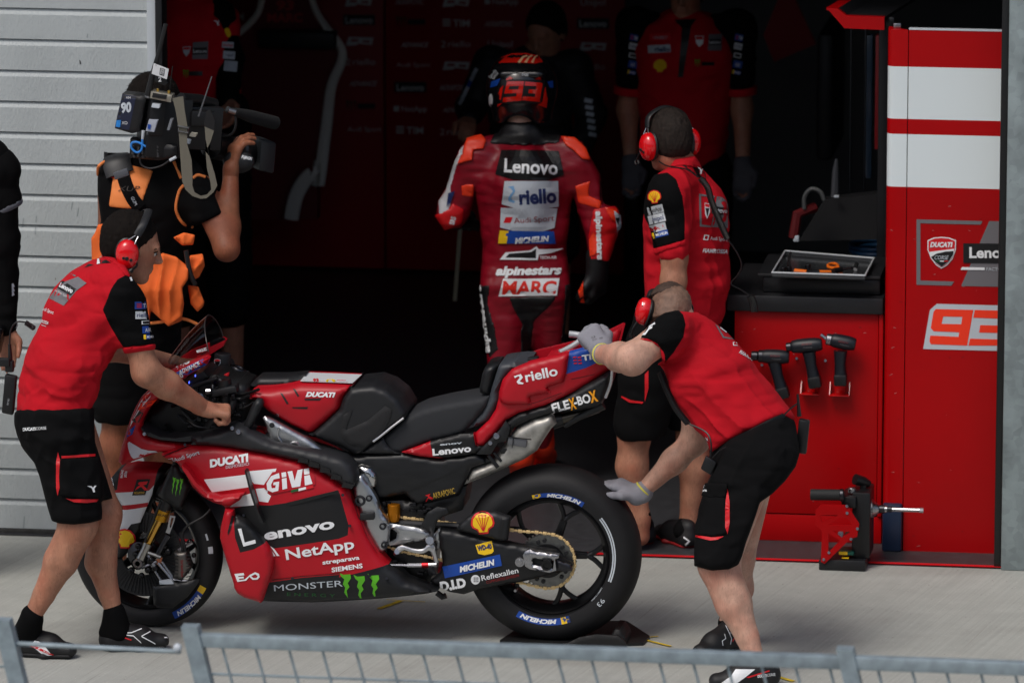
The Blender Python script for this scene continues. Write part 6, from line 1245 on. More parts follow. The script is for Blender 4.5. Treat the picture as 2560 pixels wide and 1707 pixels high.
def ear_defender(label, pts, dirs, band, parent=None, boom=None, mtl=None, r=.036, two=True, cushion=True):
    """pts: cup centres; dirs: outward directions; band: points of the headband"""
    t = thing('ear_defenders', label, 'ear defenders', tuple(pts[0]), 'red ear defenders worn by the mechanics')
    for p, d_ in zip(pts, dirs):
        p = Vector(p); d_ = unit(d_); c_ = MB().lathe(p, d_, [(r*.9, -.012), (r*1.02, -.004), (r, .010), (r*.88, .022), (r*.6, .031), (r*.3, .034), (0, .035)], 28, up=(0, 0, 1))
        for i, v in enumerate(c_.v): q = v-p; c_.v[i] = p+q+Vector((0, 0, q.z*.28))
        cup = c_.build('cup', mtl or EARD, t, auto=60)
        k_ = MB().lathe(p-d_*.012, d_, [(r*.6, -.012), (r*1.0, -.010), (r*1.08, 0), (r*.95, .006)], 24, up=(0, 0, 1)); k_.v = [p+(v-p)+Vector((0, 0, (v-p).z*.28)) for v in k_.v]; k_.build('cushion', PLASTIC, t)
        side = unit(d_.cross(Vector((0, 0, 1)))); mb = MB()
        for a, b, rr in ((-.012, -.018, .0065), (.004, -.012, .008), (.016, -.010, .0055)): mb.cyl(p+side*a+Vector((0, 0, b))+d_*.024, p+side*a+Vector((0, 0, b))+d_*.036, rr, 10)
        split_build(mb, 'control_knob', PLASTIC, cup)
    MB().tube(curve(band, 6), .015, 10, ry=.005, side=tuple(unit(Vector(dirs[0]).cross(Vector((0, 0, 1)))))).build('headband', MBLACK, t)
    for e_, p, d_ in zip((band[0], band[-1]), pts, dirs):
        side = unit(Vector(d_).cross(Vector((0, 0, 1))))
        for q in (-1, 1): MB().tube(curve([Vector(p)+side*q*.030+Vector(d_)*.012, Vector(p)+side*q*.026+Vector((0, 0, .034))+Vector(d_)*.014, Vector(e_)+side*q*.006], 4), .0022, 6).build('wire_stirrup', STEEL, t)
    if boom: MB().tube(curve(boom, 5), .004, 8).tube([boom[-1]-(Vector(boom[-1])-Vector(boom[-2])).normalized()*.012, boom[-1]], .010, 10).build('microphone', PLASTIC, t)
    return t
def coil(name, pts, parent, r=.007, wr=.0022, turns=220, m=None):
    c_ = curve(pts, 24); mb = MB(); L = [0]
    for a, b in zip(c_[:-1], c_[1:]): L.append(L[-1]+(b-a).length)
    n = int(L[-1]/.0045*7); o = []; j = 0; u = None
    for i in range(n):
        s_ = L[-1]*i/(n-1)
        while j < len(L)-2 and L[j+1] < s_: j += 1
        q = c_[j].lerp(c_[j+1], (s_-L[j])/max(1e-6, L[j+1]-L[j])); t = (c_[j+1]-c_[j]).normalized()
        if u is None: u = t.orthogonal()
        u = (u-t*u.dot(t)).normalized(); v = t.cross(u); a = 2*math.pi*i/7; o.append(q+(u*math.cos(a)+v*math.sin(a))*r)
    mb.tube(o, wr, 5); return mb.build(name, m or PLASTIC, parent)
def chev(d, pts, m, **k): d.poly(pts, m, step=6, **k)
# ================================================================== people
def person(label, loc): return thing('person', label, 'person', (loc[0], loc[1], 0))
def Sx(x, y, d): return P((x, y), d)
def patch(nm, g, region, off, mtl, parent): D = np.maximum(g.D-off, region); return np_obj(nm, [g.mesh(D)], mtl, parent)
def diadora(d, cx, cy, s_, ang, m=WHITE):
    c, sn = math.cos(R(ang)), math.sin(R(ang)); d.poly([(cx+s_*(x*c-y*sn), cy-s_*(x*sn+y*c)) for x, y in ((-1, .55), (-.2, .55), (.2, .2), (.55, .6), (.95, .62), (.5, 0), (.62, -.75), (.25, -.8), (-.05, .05))], m, step=6)
def sleeve_patches(obj, rows, parent=None):
    """rows: (kind, x, y, w, h, ang) lower-left corners in photo pixels"""
    d = Decal('sleeve_patches', obj, parent or obj, off=.0022)
    for kind, x, y, w_, h_, a in rows:
        if kind == 'shell': d.shell(x, y, w_, a, REDP, YEL); continue
        bgm = {'TIM': BLUE, 'blue': BLUE, 'mich': BLUE, 'box': BLACK}.get(kind, mat('patch_white', (206, 210, 214), .6)); d.poly(quadpx(x, y, w_, h_, a), bgm, lay=0)
        c, sn = math.cos(R(a)), math.sin(R(a)); at = lambda u, v: (x+u*w_*c-v*h_*sn, y-u*w_*sn-v*h_*c)
        if kind == 'TIM':
            for i in range(3): d.poly(quadpx(*at(.12, .2+.22*i), w_*.3, h_*.12, a), REDP, lay=1, step=5)
            d.text('TIM', *at(.5, .22), w_*.45, h_*.55, WHITE, ang=a, bold=.03, lay=1)
        elif kind == 'mich': d.poly(quadpx(*at(0, 0), w_*.22, h_, a), YEL, lay=1, step=5); d.text('MICHELIN', *at(.3, .25), w_*.66, h_*.5, WHITE, ang=a, bold=.03, lay=1)
        elif kind == 'blue': d.text('AIR', *at(.25, .2), w_*.5, h_*.55, WHITE, ang=a, lay=1)
        elif kind == 'box': d.poly(quadpx(*at(.06, .1), w_*.88, h_*.8, a), WHITE, lay=1, step=5); d.poly(quadpx(*at(.16, .22), w_*.7, h_*.56, a), BLACK, lay=2, step=5)
        else:
            col = {'riello': NAVY, 'NetApp': BLACK, 'Unipol': NAVY, 'CARRERA': REDP}[kind]; d.text(kind, *at(.1, .25), w_*.8, h_*.55, col, ang=a, bold=.01, lay=1)
    return d.done()
# ------------------------------------------------------------------ mechanic at the front of the motorcycle
lm = person('person in red shirt and black shorts gripping the handlebar of the motorcycle', (-1.55, -.5))
Uq = lambda p: Q('U', p); Vq = lambda p: Q('V', p)
sdv = Vector((.50, -.86, 0))
pel, wai, che, nek = Sx(142, 1020, -.46), Sx(152, 920, -.44), Sx(222, 765, -.36), Sx(268, 685, -.32)
rsh, rel, rwr = Sx(308, 728, -.47), Sx(366, 930, -.47), Sx(512, 1022, -.285)
lsh, lel, lwr = Sx(212, 705, -.19), Sx(268, 872, -.10), Sx(440, 908, .10)
HF = Vector((.95, .24, -.27)); HC = Sx(325, 616, -.315)
b = Sdf(.0075, .03)
b.cone(pel, wai, .15, .14, side=sdv, fl=.75).cone(wai, che, .14, .165, side=sdv, fl=.7).cone(che, nek, .15, .07, side=sdv, fl=.8).cone(nek, HC+Vector((-.02, -.01, -.03)), .062, .060)
b.cone(rsh, rel, .058, .050).cone(rel, rel.lerp(rwr, .35), .053, .051).cone(rel.lerp(rwr, .35), rwr, .051, .031); b.cone(lsh, lel, .045, .044).cone(lel, lwr, .046, .030)
rk, rc_, ra = Sx(196, 1312, -.56), Sx(152, 1402, -.565), Sx(80, 1542, -.575); lk, lc_, la = Sx(262, 1285, -.40), Sx(252, 1405, -.405), Sx(286, 1535, -.415)
b.cone(Sx(140, 1080, -.5), rk, .095, .068).cone(rk, rc_, .068, .066).cone(rc_, Sx(110, 1485, -.57), .061, .042, k=.015).cone(Sx(110, 1485, -.57), ra, .042, .033, k=.01).cone(ra, Sx(80, 1552, -.575), .032, .030, k=.01)
b.cone(Sx(175, 1060, -.38), lk, .09, .062).cone(lk, lc_, .060, .061).cone(lc_, Sx(272, 1482, -.41), .057, .040, k=.015).cone(Sx(272, 1482, -.41), la, .040, .032, k=.01).cone(la, Sx(282, 1562, -.415), .032, .033, k=.01)
b.grid(); hd = Sdf(.0038, .015); LH, HA = head(hd, HC, HF, (0, 0, 1), 1.06); hd.cone(HC+Vector((-.01, -.0, -.05)), nek, .058, .060, k=.03); hd.grid()
hn = Sdf(.0028, .006); hand_parts(hn, rwr+Vector((-.005, 0, 0)), (.97, .22, -.12), (.25, .35, -.9), (.2, .9, .3), [(75, 80, 55), (78, 82, 55), (80, 84, 55), (84, 84, 55)], 1.05, thumb=.75, fat=1.08, k=.003); hn.cone(rwr-Vector((.03, .015, -.02)), rwr+Vector((.02, .0, -.004)), .032, .028, k=.015); hn.grid()
hl = Sdf(.0036, .006); hand_parts(hl, lwr, (.85, .5, -.05), (.4, -.1, -.9), (.1, -.9, 0), (40, 50, 30), 1.0, thumb=.6); hl.grid()
np_obj('body', [b.mesh(), hd.mesh(), hn.mesh(), hl.mesh()], SKIN, lm)
hair_mesh(HC, HF, (0, 0, 1), 1.06, HAIR, lm, .005, front=.056, nape=-.062)
r_, f_, u_ = HA
eyes = MB()
for q in (-1, 1): eyes.ball(LH(.031*q, .0835, .001), .0125, seg=12)
split_build(eyes, 'eye', mat('eye_white', (190, 184, 178), .3), lm)
mb = MB()
for q in (-1, 1): mb.tube(curve([LH(.012*q, .099, .018), LH(.030*q, .099, .024), LH(.050*q, .082, .019)], 4), [.0022, .003, .003, .003, .0035, .003, .003, .0025, .0018], 6, ry=.0045); mb.tube(curve([LH(.014*q, .094, .008), LH(.031*q, .0965, .0105), LH(.048*q, .084, .006)], 3), .0022, 6); mb.ball(LH(.031*q, .0935, .0005), .0055, seg=8)
mb.build('eyebrows', HAIR, lm)
g = Sdf(.006, .045); g.cone(Sx(140, 1030, -.46), wai, .20, .185, side=sdv, fl=.78).cone(wai, che, .185, .20, side=sdv, fl=.75).cone(che, Sx(258, 705, -.33), .19, .11, side=sdv, fl=.8).cone(Sx(258, 705, -.33), Sx(280, 672, -.32), .085, .078)
g.cone(Sx(285, 705, -.42), rsh, .085, .085, k=.06).cone(rsh, Sx(356, 905, -.47), .085, .070, k=.05).cone(lsh+Vector((.05, -.03, .02)), lsh, .085, .08).cone(lsh, Sx(262, 850, -.11), .078, .066)
g.folds(.010, (.22, .22, .085), 1).folds(.004, (.10, .10, .035), 2)
shirt_px = Uq([(832, 392), (795, 440), (720, 462), (655, 500), (560, 556), (495, 610), (420, 690), (368, 760), (318, 870), (288, 960), (256, 1050), (212, 1170), (176, 1280), (136, 1370), (92, 1450), (82, 1530)])+Vq([(92, 20), (108, 70), (138, 110), (200, 145), (430, 168), (560, 210), (700, 217), (737, 192), (725, 60), (772, 0)])+Uq([(797, 1500), (802, 1420), (882, 1300), (927, 1190), (960, 1158), (975, 1196), (1222, 1168), (1216, 1120), (1196, 1020), (1164, 860), (1144, 760), (1085, 680), (1022, 600), (1005, 560), (945, 470), (880, 418)])
g.grid(); g.fold_at(.010, (-.75, .1, -.65), .30, .055, 1, rsh+Vector((-.10, 0, -.20)), .26, 2.5).fold_at(.010, (.95, 0, -.25), .22, .045, 2, Sx(160, 960, -.55), .22, 2.5).fold_at(.007, (-.5, .3, .8), .2, .04, 3, Sx(215, 690, -.4), .2, 2); g.carve(shirt_px, .03); sh = np_obj('shirt', [g.mesh()], CRED, lm)
sl = patch('sleeve', g, g.region_px(Uq([(985, 586), (1040, 590), (1120, 680), (1200, 780), (1290, 1130), (1218, 1128), (970, 1158), (930, 1100), (860, 985), (803, 860), (830, 800), (868, 700), (918, 622)]), -9, -.3), .003, CBLK, sh)
patch('cuff', g, g.region_px(Uq([(955, 1158), (1100, 1146), (1235, 1122), (1240, 1180), (975, 1205)]), -9, -.3), .005, CRED, sh)
patch('collar', g, g.region_px(Uq([(820, 380), (900, 400), (960, 470), (1030, 610), (985, 595), (900, 498), (795, 442)]), -9, 9), .006, CRED, sh)
d = Decal('back_print', sh, sh, off=.002)
d.poly(Uq([(660, 532), (730, 470), (792, 440), (830, 470), (870, 494), (770, 500)]), BLACK); d.poly(Uq([(765, 462), (775, 448), (784, 500), (760, 505)]), WHITE, lay=1, step=5)
d.poly(Uq([(512, 640), (612, 602), (680, 652), (600, 712), (500, 830), (385, 770), (430, 710)]), GREYP, lay=0); d.poly(Uq([(480, 640), (500, 636), (602, 704), (556, 752), (450, 690)]), BLACK, lay=1); d.text('Lenovo', *S('U', 464, 680), 36, 12, WHITE, ang=-28, bold=.03, lay=2); d.text('FACTORY TEAM', *S('U', 432, 716), 32, 5, WHITE, ang=-28, lay=2)
d.poly(Uq([(545, 570), (596, 592), (590, 602), (536, 578)]), GREYP, lay=0, step=6); d.text('Audi Sport', *S('U', 322, 858), 33, 9, WHITE, ang=-22, lay=1); d.text('FIAMROSSA', *S('U', 288, 950), 30, 8, WHITE, ang=-16, shear=.2, bold=.02, lay=1); d.poly(Uq([(292, 962), (365, 990), (362, 995), (290, 968)]), GREYW, lay=1, step=6); d.done()
sleeve_patches(sl, [('TIM', *S('U', 1055, 856), 40, 19, 0), ('riello', *S('U', 1060, 932), 38, 19, 0), ('box', *S('U', 1104, 978), 26, 11, 2), ('blue', *S('U', 1116, 1046), 28, 18, 3), ('mich', *S('U', 1126, 1092), 28, 11, 4)])
d = Decal('collar_mark', sl, sl, off=.002); d.poly(Uq([(1014, 606), (1030, 606), (1038, 634), (1024, 636)]), WHITE, step=5); d.done()
g = Sdf(.0065, .05); g.cone(Sx(132, 975, -.46), Sx(145, 1060, -.46), .19, .20, side=sdv, fl=.85).cone(Sx(150, 1060, -.51), Sx(192, 1300, -.555), .15, .12).cone(Sx(175, 1060, -.40), Sx(255, 1245, -.40), .14, .105)
g.folds(.010, (.16, .16, .10), 5).folds(.003, (.08, .08, .035), 6)
shorts_px = Vq([(78, 80), (78, 140), (86, 200), (112, 285), (160, 365), (268, 490), (310, 600), (345, 740), (375, 850), (405, 945), (460, 965), (580, 975), (700, 962), (805, 935), (804, 880), (794, 790), (884, 770), (850, 660), (782, 440), (746, 330), (740, 190), (740, 60), (300, 60)])
g.grid(); g.fold_at(.011, (.8, .1, -.5), .2, .05, 4, Sx(140, 1110, -.6), .22, 2.5).fold_at(.007, (.3, 0, .95), .2, .05, 5, None, 1, 2.5); g.carve(shorts_px, .03); srt = np_obj('shorts', [g.mesh()], CBLK2, lm)
patch('cargo_pocket', g, g.region_px(Vq([(470, 460), (770, 445), (790, 600), (785, 770), (620, 770), (470, 745), (462, 600)]), -9, -.45), .010, CBLK2, srt)
d = Decal('shorts_trim', srt, srt, off=.0022); d.poly(Vq([(455, 405), (474, 480), (474, 660), (452, 750), (440, 690), (440, 480)]), REDP, step=8); d.poly(Vq([(482, 436), (745, 420), (745, 440), (484, 456)]), REDP, step=8); d.poly(Vq([(515, 766), (560, 774), (768, 776), (755, 796), (680, 804), (580, 798)]), REDP, step=8)
d.text('DUCATI', *S('V', 184, 240), 31, 7.5, WHITE, ang=3, bold=.06); d.text('CORSE', *S('V', 284, 234), 26, 7.5, WHITE, ang=4, bold=-.0); d.done()
d = Decal('shorts_logo', [bpy.data.objects['cargo_pocket']], srt, off=.002); diadora(d, *S('V', 720, 692), 12, 0); d.done()
for nm, an, ht, tt, leg in (('a', ra, (28, 1503), (185, 1511), 0), ('b', la, (232, 1494), (398, 1487), 1)):
    hp, tp = G(S('N', *ht)), G(S('N', *tt)); so_ = shoe('shoe', hp, tp-hp, lm, mat('shoe_black', (20, 20, 22), .6, bump=.3, bscale=300), L=(tp-hp).length*1.0)
    sk = Sdf(.005, .02); sk.cone(an+Vector((0, 0, .008)), Vector((hp.x, hp.y, .075))+(tp-hp).normalized()*.065, .042, .052); sk.cone(an+Vector((0, 0, -.01)), Vector((hp.x, hp.y, .07))+(tp-hp).normalized()*.03, .036, .038); sk.grid(); np_obj('sock', [sk.mesh()], CBLK, lm)
    d = Decal('shoe_stripes', so_, so_, off=.0015)
    if nm == 'a':
        d.poly(Q('I', [(130, 1320), (215, 1335), (255, 1370), (290, 1415), (240, 1412), (190, 1370)]), WHITE, step=8); d.poly(Q('I', [(50, 1285), (75, 1300), (300, 1410), (290, 1416), (130, 1345)]), REDP, step=8, lay=0); d.text('CORSE', *S('I', 50, 1320), 22, 6, WHITE, ang=-32, lay=1)
    else:
        for a_, b_ in (((644, 1288), (730, 1284)), ((730, 1284), (785, 1262)), ((644, 1290), (740, 1302)), ((740, 1302), (782, 1340)), ((784, 1304), (832, 1278)), ((786, 1306), (860, 1346)), ((910, 1312), (965, 1306))):
            d.poly(Q('I', [a_, b_, (b_[0]+1, b_[1]+6), (a_[0]-1, a_[1]+6)]), WHITE, step=7, lay=1)
        d.poly(Q('I', [(575, 1290), (640, 1294), (730, 1325), (726, 1330), (640, 1302), (574, 1296)]), REDP, step=7, lay=1)
    d.done()
d = Decal('tattoo', bpy.data.objects['body'], bpy.data.objects['body']); d.poly(Vq([(330, 1170), (322, 1200), (292, 1300), (278, 1308), (285, 1260), (310, 1195)]), mat('tattoo_ink', (84, 74, 70), .6), step=8); d.done()
ec = LH(.098, -.012, -.012); ear_defender('red ear defenders with black band on the mechanic holding the handlebar', [ec, LH(-.098, -.012, -.012)], [r_, -r_], [LH(.096, .005, .06), LH(.080, .018, .105), LH(.0, .03, .142), LH(-.08, .018, .105), LH(-.096, .005, .06)], r=.043, boom=[ec+f_*.04-u_*.02+r_*.01, ec+f_*.045-u_*.035+r_*.01, ec+f_*.025-u_*.06+r_*.012])
cp_ = bpy.data.objects['cup']; d = Decal('cup_logo', cp_, cp_, off=.001); d.poly(Uq([(1088, 322), (1120, 316), (1150, 345), (1140, 372), (1100, 350)]), GREYP, step=5); d.poly(Uq([(1088, 326), (1108, 326), (1112, 342), (1096, 342)]), WHITE, lay=1, step=4); d.poly(Uq([(1118, 344), (1142, 362), (1138, 370), (1112, 352)]), BLACK, lay=1, step=4); d.done()
rd = thing('belt_radio', 'black two way radio clipped behind the waist of the left mechanic', 'radio', tuple(Sx(22, 990, -.42)))
MB().obox(Sx(24, 985, -.42), (.022, 0, -.004), (0, .016, 0), (.008, 0, .075), .006).build('radio_body', PLASTIC, rd)
MB().obox(Sx(24, 915, -.42), (.016, 0, 0), (0, .014, 0), (0, 0, .022), .005).obox(Sx(10, 905, -.43), (.024, 0, 0), (0, .012, 0), (0, 0, .016), .005).tube([Sx(26, 900, -.42), Sx(24, 860, -.42)], [.009, .006], 10).build('radio_plug', PLASTIC, rd)
MB().tube(curve([Sx(24, 862, -.42), Sx(27, 825, -.42), Sx(42, 805, -.42), Sx(66, 806, -.41)], 6), .0032, 8).build('cable', PLASTIC, rd); coil('coiled_cable', [Sx(64, 806, -.41), Sx(76, 814, -.41), Sx(84, 820, -.40)], rd, .009)
d = Decal('radio_mark', bpy.data.objects['radio_body'], bpy.data.objects['radio_body']); d.text('DT 021', 21, 1012, 16, 4, GREYW, ang=80); d.done()
# ------------------------------------------------------------------ mechanic bending at the rear wheel
cm = person('person in red shirt and grey gloves bending to hold the rear tyre of the motorcycle', (.9, -.3))
Wq = lambda p: Q('W', p); Xq = lambda p: Q('X', p)
sv = Vector((.18, -.98, .05)); up_ = Vector((0, 0, 1))
cch, cbe, chip = Sx(1722, 835, -.17), Sx(1770, 955, -.24), Sx(1888, 1100, -.28)
csh, cel, cwr = Sx(1672, 830, -.38), Sx(1580, 898, -.47), Sx(1502, 884, -.27); fsh, fel, fwr = Sx(1735, 890, .02), Sx(1738, 1100, .04), Sx(1606, 1228, .0)
CF = Vector((-.42, .72, -.52)); CH = Sx(1668, 796, -.16)
b = Sdf(.0075, .03); b.cone(chip, cbe, .12, .11, side=sv, fl=.75).cone(cbe, cch, .11, .11, side=sv, fl=.6).cone(cch, CH+Vector((.03, 0, -.01)), .08, .062)
b.cone(csh, cel, .062, .056).cone(cel, cel.lerp(cwr, .4), .058, .052).cone(cel.lerp(cwr, .4), cwr, .052, .034); b.cone(fsh, fel, .06, .05).cone(fel, fel.lerp(fwr, .4), .052, .046).cone(fel.lerp(fwr, .4), fwr, .046, .029)
nk, nc, na = Sx(1796, 1410, -.52), Sx(1834, 1508, -.55), Sx(1888, 1650, -.61)
b.cone(Sx(1870, 1170, -.42), nk, .10, .073).cone(nk, nc, .072, .070).cone(nc, Sx(1868, 1590, -.58), .065, .044, k=.015).cone(Sx(1868, 1590, -.58), na, .044, .036, k=.01).cone(na, Sx(1895, 1690, -.61), .036, .04, k=.01)
fk_, fa = Sx(1842, 1395, -.08), Sx(1822, 1575, .03); b.cone(Sx(1880, 1170, -.15), fk_, .09, .066).cone(fk_, Sx(1842, 1470, -.04), .062, .06).cone(Sx(1842, 1470, -.04), fa, .058, .038).cone(fa, Sx(1820, 1610, .03), .038, .04)
b.grid(); hd = Sdf(.0045, .015); LC, CA = head(hd, CH, CF, (.35, .2, 1), .98); hd.cone(CH+Vector((.02, -.0, -.03)), cch+Vector((-.03, 0, .03)), .062, .066, k=.03); hd.grid()
np_obj('body', [b.mesh(), hd.mesh()], SKINP, cm)
hair_mesh(CH, CF, (.35, .2, 1), .98, STUB, cm, .0035, front=.08, nape=-.04); hair_mesh(CH+Vector((-.012, .02, .012)), CF, (.35, .2, 1), .93, mat('crop_hair', (70, 52, 42), .7, bump=.8, bscale=500, var=.3, vscale=60), cm, .006, front=.09, nape=.045)
g = Sdf(.006, .045); g.cone(Sx(1885, 1105, -.28), cbe, .19, .19, side=sv, fl=1.0).cone(cbe, cch, .19, .19, side=sv, fl=.9).cone(cch, Sx(1690, 800, -.16), .14, .10, side=sv, fl=.8)
g.cone(Sx(1712, 815, -.28), csh, .09, .085).cone(csh, Sx(1622, 872, -.43), .085, .078).cone(fsh, Sx(1732, 960, .05), .085, .075); g.folds(.011, (.2, .2, .075), 21).folds(.004, (.09, .09, .035), 22)
cpx = Wq([(820, 276), (900, 283), (1000, 308), (1080, 358), (1180, 438), (1250, 508), (1330, 590), (1411, 682)])+Q('M', [(830, 400), (895, 495), (916, 530), (906, 552)])+Xq([(1215, 174), (1125, 124), (1000, 168), (850, 243), (720, 303), (562, 408), (545, 385), (520, 310), (480, 270), (430, 230), (380, 160)])+Wq([(860, 1110), (800, 1020), (740, 930), (720, 820), (690, 740), (650, 692), (692, 684), (668, 560), (600, 508), (478, 492), (465, 512), (560, 408), (640, 328), (700, 293), (780, 276)])
g.grid(); g.fold_at(.014, (-.72, .1, .68), .34, .06, 6, Sx(1800, 1050, -.42), .26, 3).fold_at(.010, (.55, -.2, -.8), .25, .05, 7, Sx(1700, 900, -.4), .2, 2.5).fold_at(.006, (.8, 0, -.55), .3, .05, 8, None, 1, 2); g.carve(cpx, .028); sh = np_obj('shirt', [g.mesh()], CRED, cm)
sl = patch('sleeve', g, g.region_px(Wq([(470, 500), (540, 400), (640, 315), (700, 275), (800, 262), (842, 305), (860, 380), (842, 480), (765, 600), (698, 680), (685, 610), (640, 545), (570, 502)]), -9, -.2), .003, CBLK, sh)
patch('cuff', g, g.region_px(Wq([(455, 520), (470, 488), (560, 490), (640, 528), (694, 600), (705, 690), (640, 700), (662, 640), (640, 565), (570, 518)]), -9, -.2), .006, CRED, sh)
d = Decal('sleeve_logo', sl, sl, off=.002); d.poly(Wq([(505, 465), (545, 440), (570, 408), (560, 400), (620, 362), (622, 378), (602, 385), (598, 410), (575, 420), (545, 462)]), WHITE, step=6); d.done()
d = Decal('back_print', sh, sh, off=.002); d.poly(Wq([(1085, 370), (1098, 372), (1160, 475), (1240, 490), (1236, 498), (1150, 486)]), GREYP, step=7); d.poly(Wq([(1228, 518), (1262, 520), (1266, 548), (1230, 546)]), WHITE, holes=[Wq([(1234, 524), (1258, 525), (1260, 542), (1236, 541)])], lay=1, step=4); d.text('FIAMROSSA', *S('W', 1276, 602), 44, 8, WHITE, ang=-30, shear=.2, bold=.03, lay=1); d.poly(Wq([(1130, 400), (1180, 440), (1176, 446), (1126, 408)]), WHITE, lay=1, step=6); d.done()
d = Decal('front_logo', sh, sh, off=.002); d.poly(Xq([(512, 290), (530, 290), (536, 320), (520, 348), (508, 330)]), WHITE, step=5); d.done()
g = Sdf(.0065, .05); g.cone(Sx(1885, 1075, -.28), Sx(1905, 1140, -.28), .19, .21, side=sv, fl=.95).cone(Sx(1905, 1150, -.40), Sx(1795, 1400, -.52), .165, .125).cone(Sx(1900, 1150, -.17), Sx(1840, 1370, -.09), .15, .105); g.folds(.011, (.16, .16, .09), 25).folds(.003, (.08, .08, .035), 26)
spx = Xq([(556, 412), (600, 370), (720, 295), (850, 235), (1000, 160), (1125, 115), (1218, 160), (1242, 330), (1252, 420), (1222, 520), (1140, 632), (1040, 732), (940, 802), (910, 900), (860, 1040), (830, 1120), (802, 1220), (772, 1290), (700, 1325), (560, 1336), (424, 1300), (424, 1060), (434, 800), (420, 720), (470, 650), (500, 560), (520, 470)])
g.grid(); g.fold_at(.013, (.85, 0, .5), .25, .055, 9, Sx(1900, 1200, -.5), .25, 2.5).fold_at(.008, (.35, 0, .93), .25, .05, 10, None, 1, 2.5); g.carve(spx, .03); srt = np_obj('shorts', [g.mesh()], CBLK2, cm)
pk = patch('cargo_pocket', g, g.region_px(Xq([(420, 740), (440, 690), (660, 690), (680, 900), (680, 1050), (560, 1070), (430, 1055)]), -9, -.38), .010, CBLK2, srt); fl_ = patch('pocket_flap', g, g.region_px(Xq([(415, 735), (480, 645), (690, 655), (672, 765), (560, 765)]), -9, -.38), .015, CBLK2, srt)
d = Decal('shorts_trim', [srt, pk], srt, off=.0022); d.poly(Xq([(688, 690), (704, 800), (704, 960), (686, 1050), (668, 1000), (668, 820)]), REDP, step=8); d.poly(Xq([(432, 1056), (560, 1074), (660, 1066), (610, 1092), (550, 1100), (436, 1072)]), REDP, step=8); d.done()
d = Decal('shorts_logo', fl_, srt, off=.002); d.text('diadora', *S('X', 438, 716), 28, 7, WHITE, bold=.03, ang=1); diadora(d, *S('X', 496, 676), 5, 0); d.done()
hp, tp = G((1946, 1714)), G((1762, 1722)); so_ = shoe('shoe', hp, tp-hp, cm, mat('shoe_black', (20, 20, 22), .6), L=(tp-hp).length)
sk = Sdf(.005, .02); sk.cone(na+Vector((0, 0, -.01)), Vector((hp.x-.06, hp.y, .075)), .044, .048); sk.grid(); np_obj('sock', [sk.mesh()], CBLK, cm)
d = Decal('shoe_stripes', so_, so_, off=.0015); zz = lambda x, y: (1200+x/1.7294, 1540+y/1.7294)
d.poly([zz(*q) for q in ((1105, 228), (1190, 228), (1150, 260), (1110, 289), (1040, 289), (1085, 258))], WHITE, step=8); d.text('DUCATI', *zz(1200, 264), 23, 7, WHITE, ang=5, bold=.05, lay=1); d.text('CORSE', *zz(1242, 259), 20, 7, WHITE, ang=5, lay=1); d.poly([zz(*q) for q in ((1150, 262), (1250, 232), (1252, 237), (1160, 266))], REDP, step=7, lay=1); d.done()
hp, tp = G((1842, 1618)), G((1776, 1640)); s2 = shoe('shoe', hp, tp-hp, cm, mat('shoe_black', (20, 20, 22), .6), L=.27)
sk = Sdf(.005, .02); sk.cone(fa+Vector((0, 0, .03)), Vector((hp.x-.02, hp.y-.01, .06)), .042, .046); sk.grid(); sk_ = np_obj('sock', [sk.mesh()], CBLK, cm)
d = Decal('shoe_stripes', [s2, sk_], s2, off=.002)
for pp in ([(1060, 38), (1075, 70), (1098, 72)], [(1055, 75), (1060, 95), (1045, 105), (1048, 125)], [(1075, 70), (1085, 95), (1080, 120)]):
    for a_, b_ in zip(pp[:-1], pp[1:]): q0, q1 = zz(*a_), zz(*b_); d.poly([q0, q1, (q1[0]+2, q1[1]+1), (q0[0]+2, q0[1]+1)], WHITE, step=6, lay=0)
d.poly([zz(*q) for q in ((1088, 105), (1100, 88), (1102, 94), (1092, 110))], REDP, step=5, lay=1); d.done()
def glove(nm, s, parent, bandp, bandn, lab=None):
    s.grid(); o = np_obj('glove', [s.mesh()], GLOVE, parent)
    MB().tube([Vector(bandp)+Vector(bandn).orthogonal().normalized()*0+(Vector(bandn).normalized().orthogonal().normalized()*math.cos(a)+Vector(bandn).normalized().cross(Vector(bandn).normalized().orthogonal().normalized())*math.sin(a))*.037 for a in np.linspace(0, 6.283, 21)[:-1]], .0042, 6, closed=True).build('glove_band', GLBAND, o); return o
hs = Sdf(.0036, .007); wv = (cwr-cel).normalized(); w0 = Sx(1514, 884, -.25)
hand_parts(hs, w0+Vector((-.012, .02, .006)), (-.62, .42, .62), (-.1, .85, -.5), (1, 0, .3), [(50, 60, 40), (52, 62, 40), (54, 62, 40), (56, 60, 40)], 1.08, thumb=.6, thc=.4, fat=1.5); hs.cone(cwr+(cel-cwr)*.02, w0+Vector((-.02, .02, .01)), .038, .034, k=.02)
gl_ = glove('glove', hs, cm, cwr+(cel-cwr)*.03, wv)
d = Decal('glove_print', gl_, gl_, off=.0012); d.text('CE', *S('W', 125, 492), 10, 5, BLACK, ang=20); d.text('1234 - 388', *S('W', 130, 508), 26, 3.5, mat('print_grey', (70, 70, 76), .7), ang=14); d.done()
hs = Sdf(.0036, .007); w1 = fwr+(fwr-fel).normalized()*.012; hand_parts(hs, w1, (-.80, .10, .28), (-.25, .2, -.95), (0, -1, .2), [(14, 22, 15), (16, 24, 15), (18, 26, 15), (22, 30, 18)], 1.05, thumb=.2, thc=.2, fat=1.28); hs.cone(fwr+(fel-fwr)*.03, w1+(fwr-fel).normalized()*.02, .035, .032, k=.02); glove('glove', hs, cm, fwr+(fel-fwr)*.03, fwr-fel)
r_, f_, u_ = CA
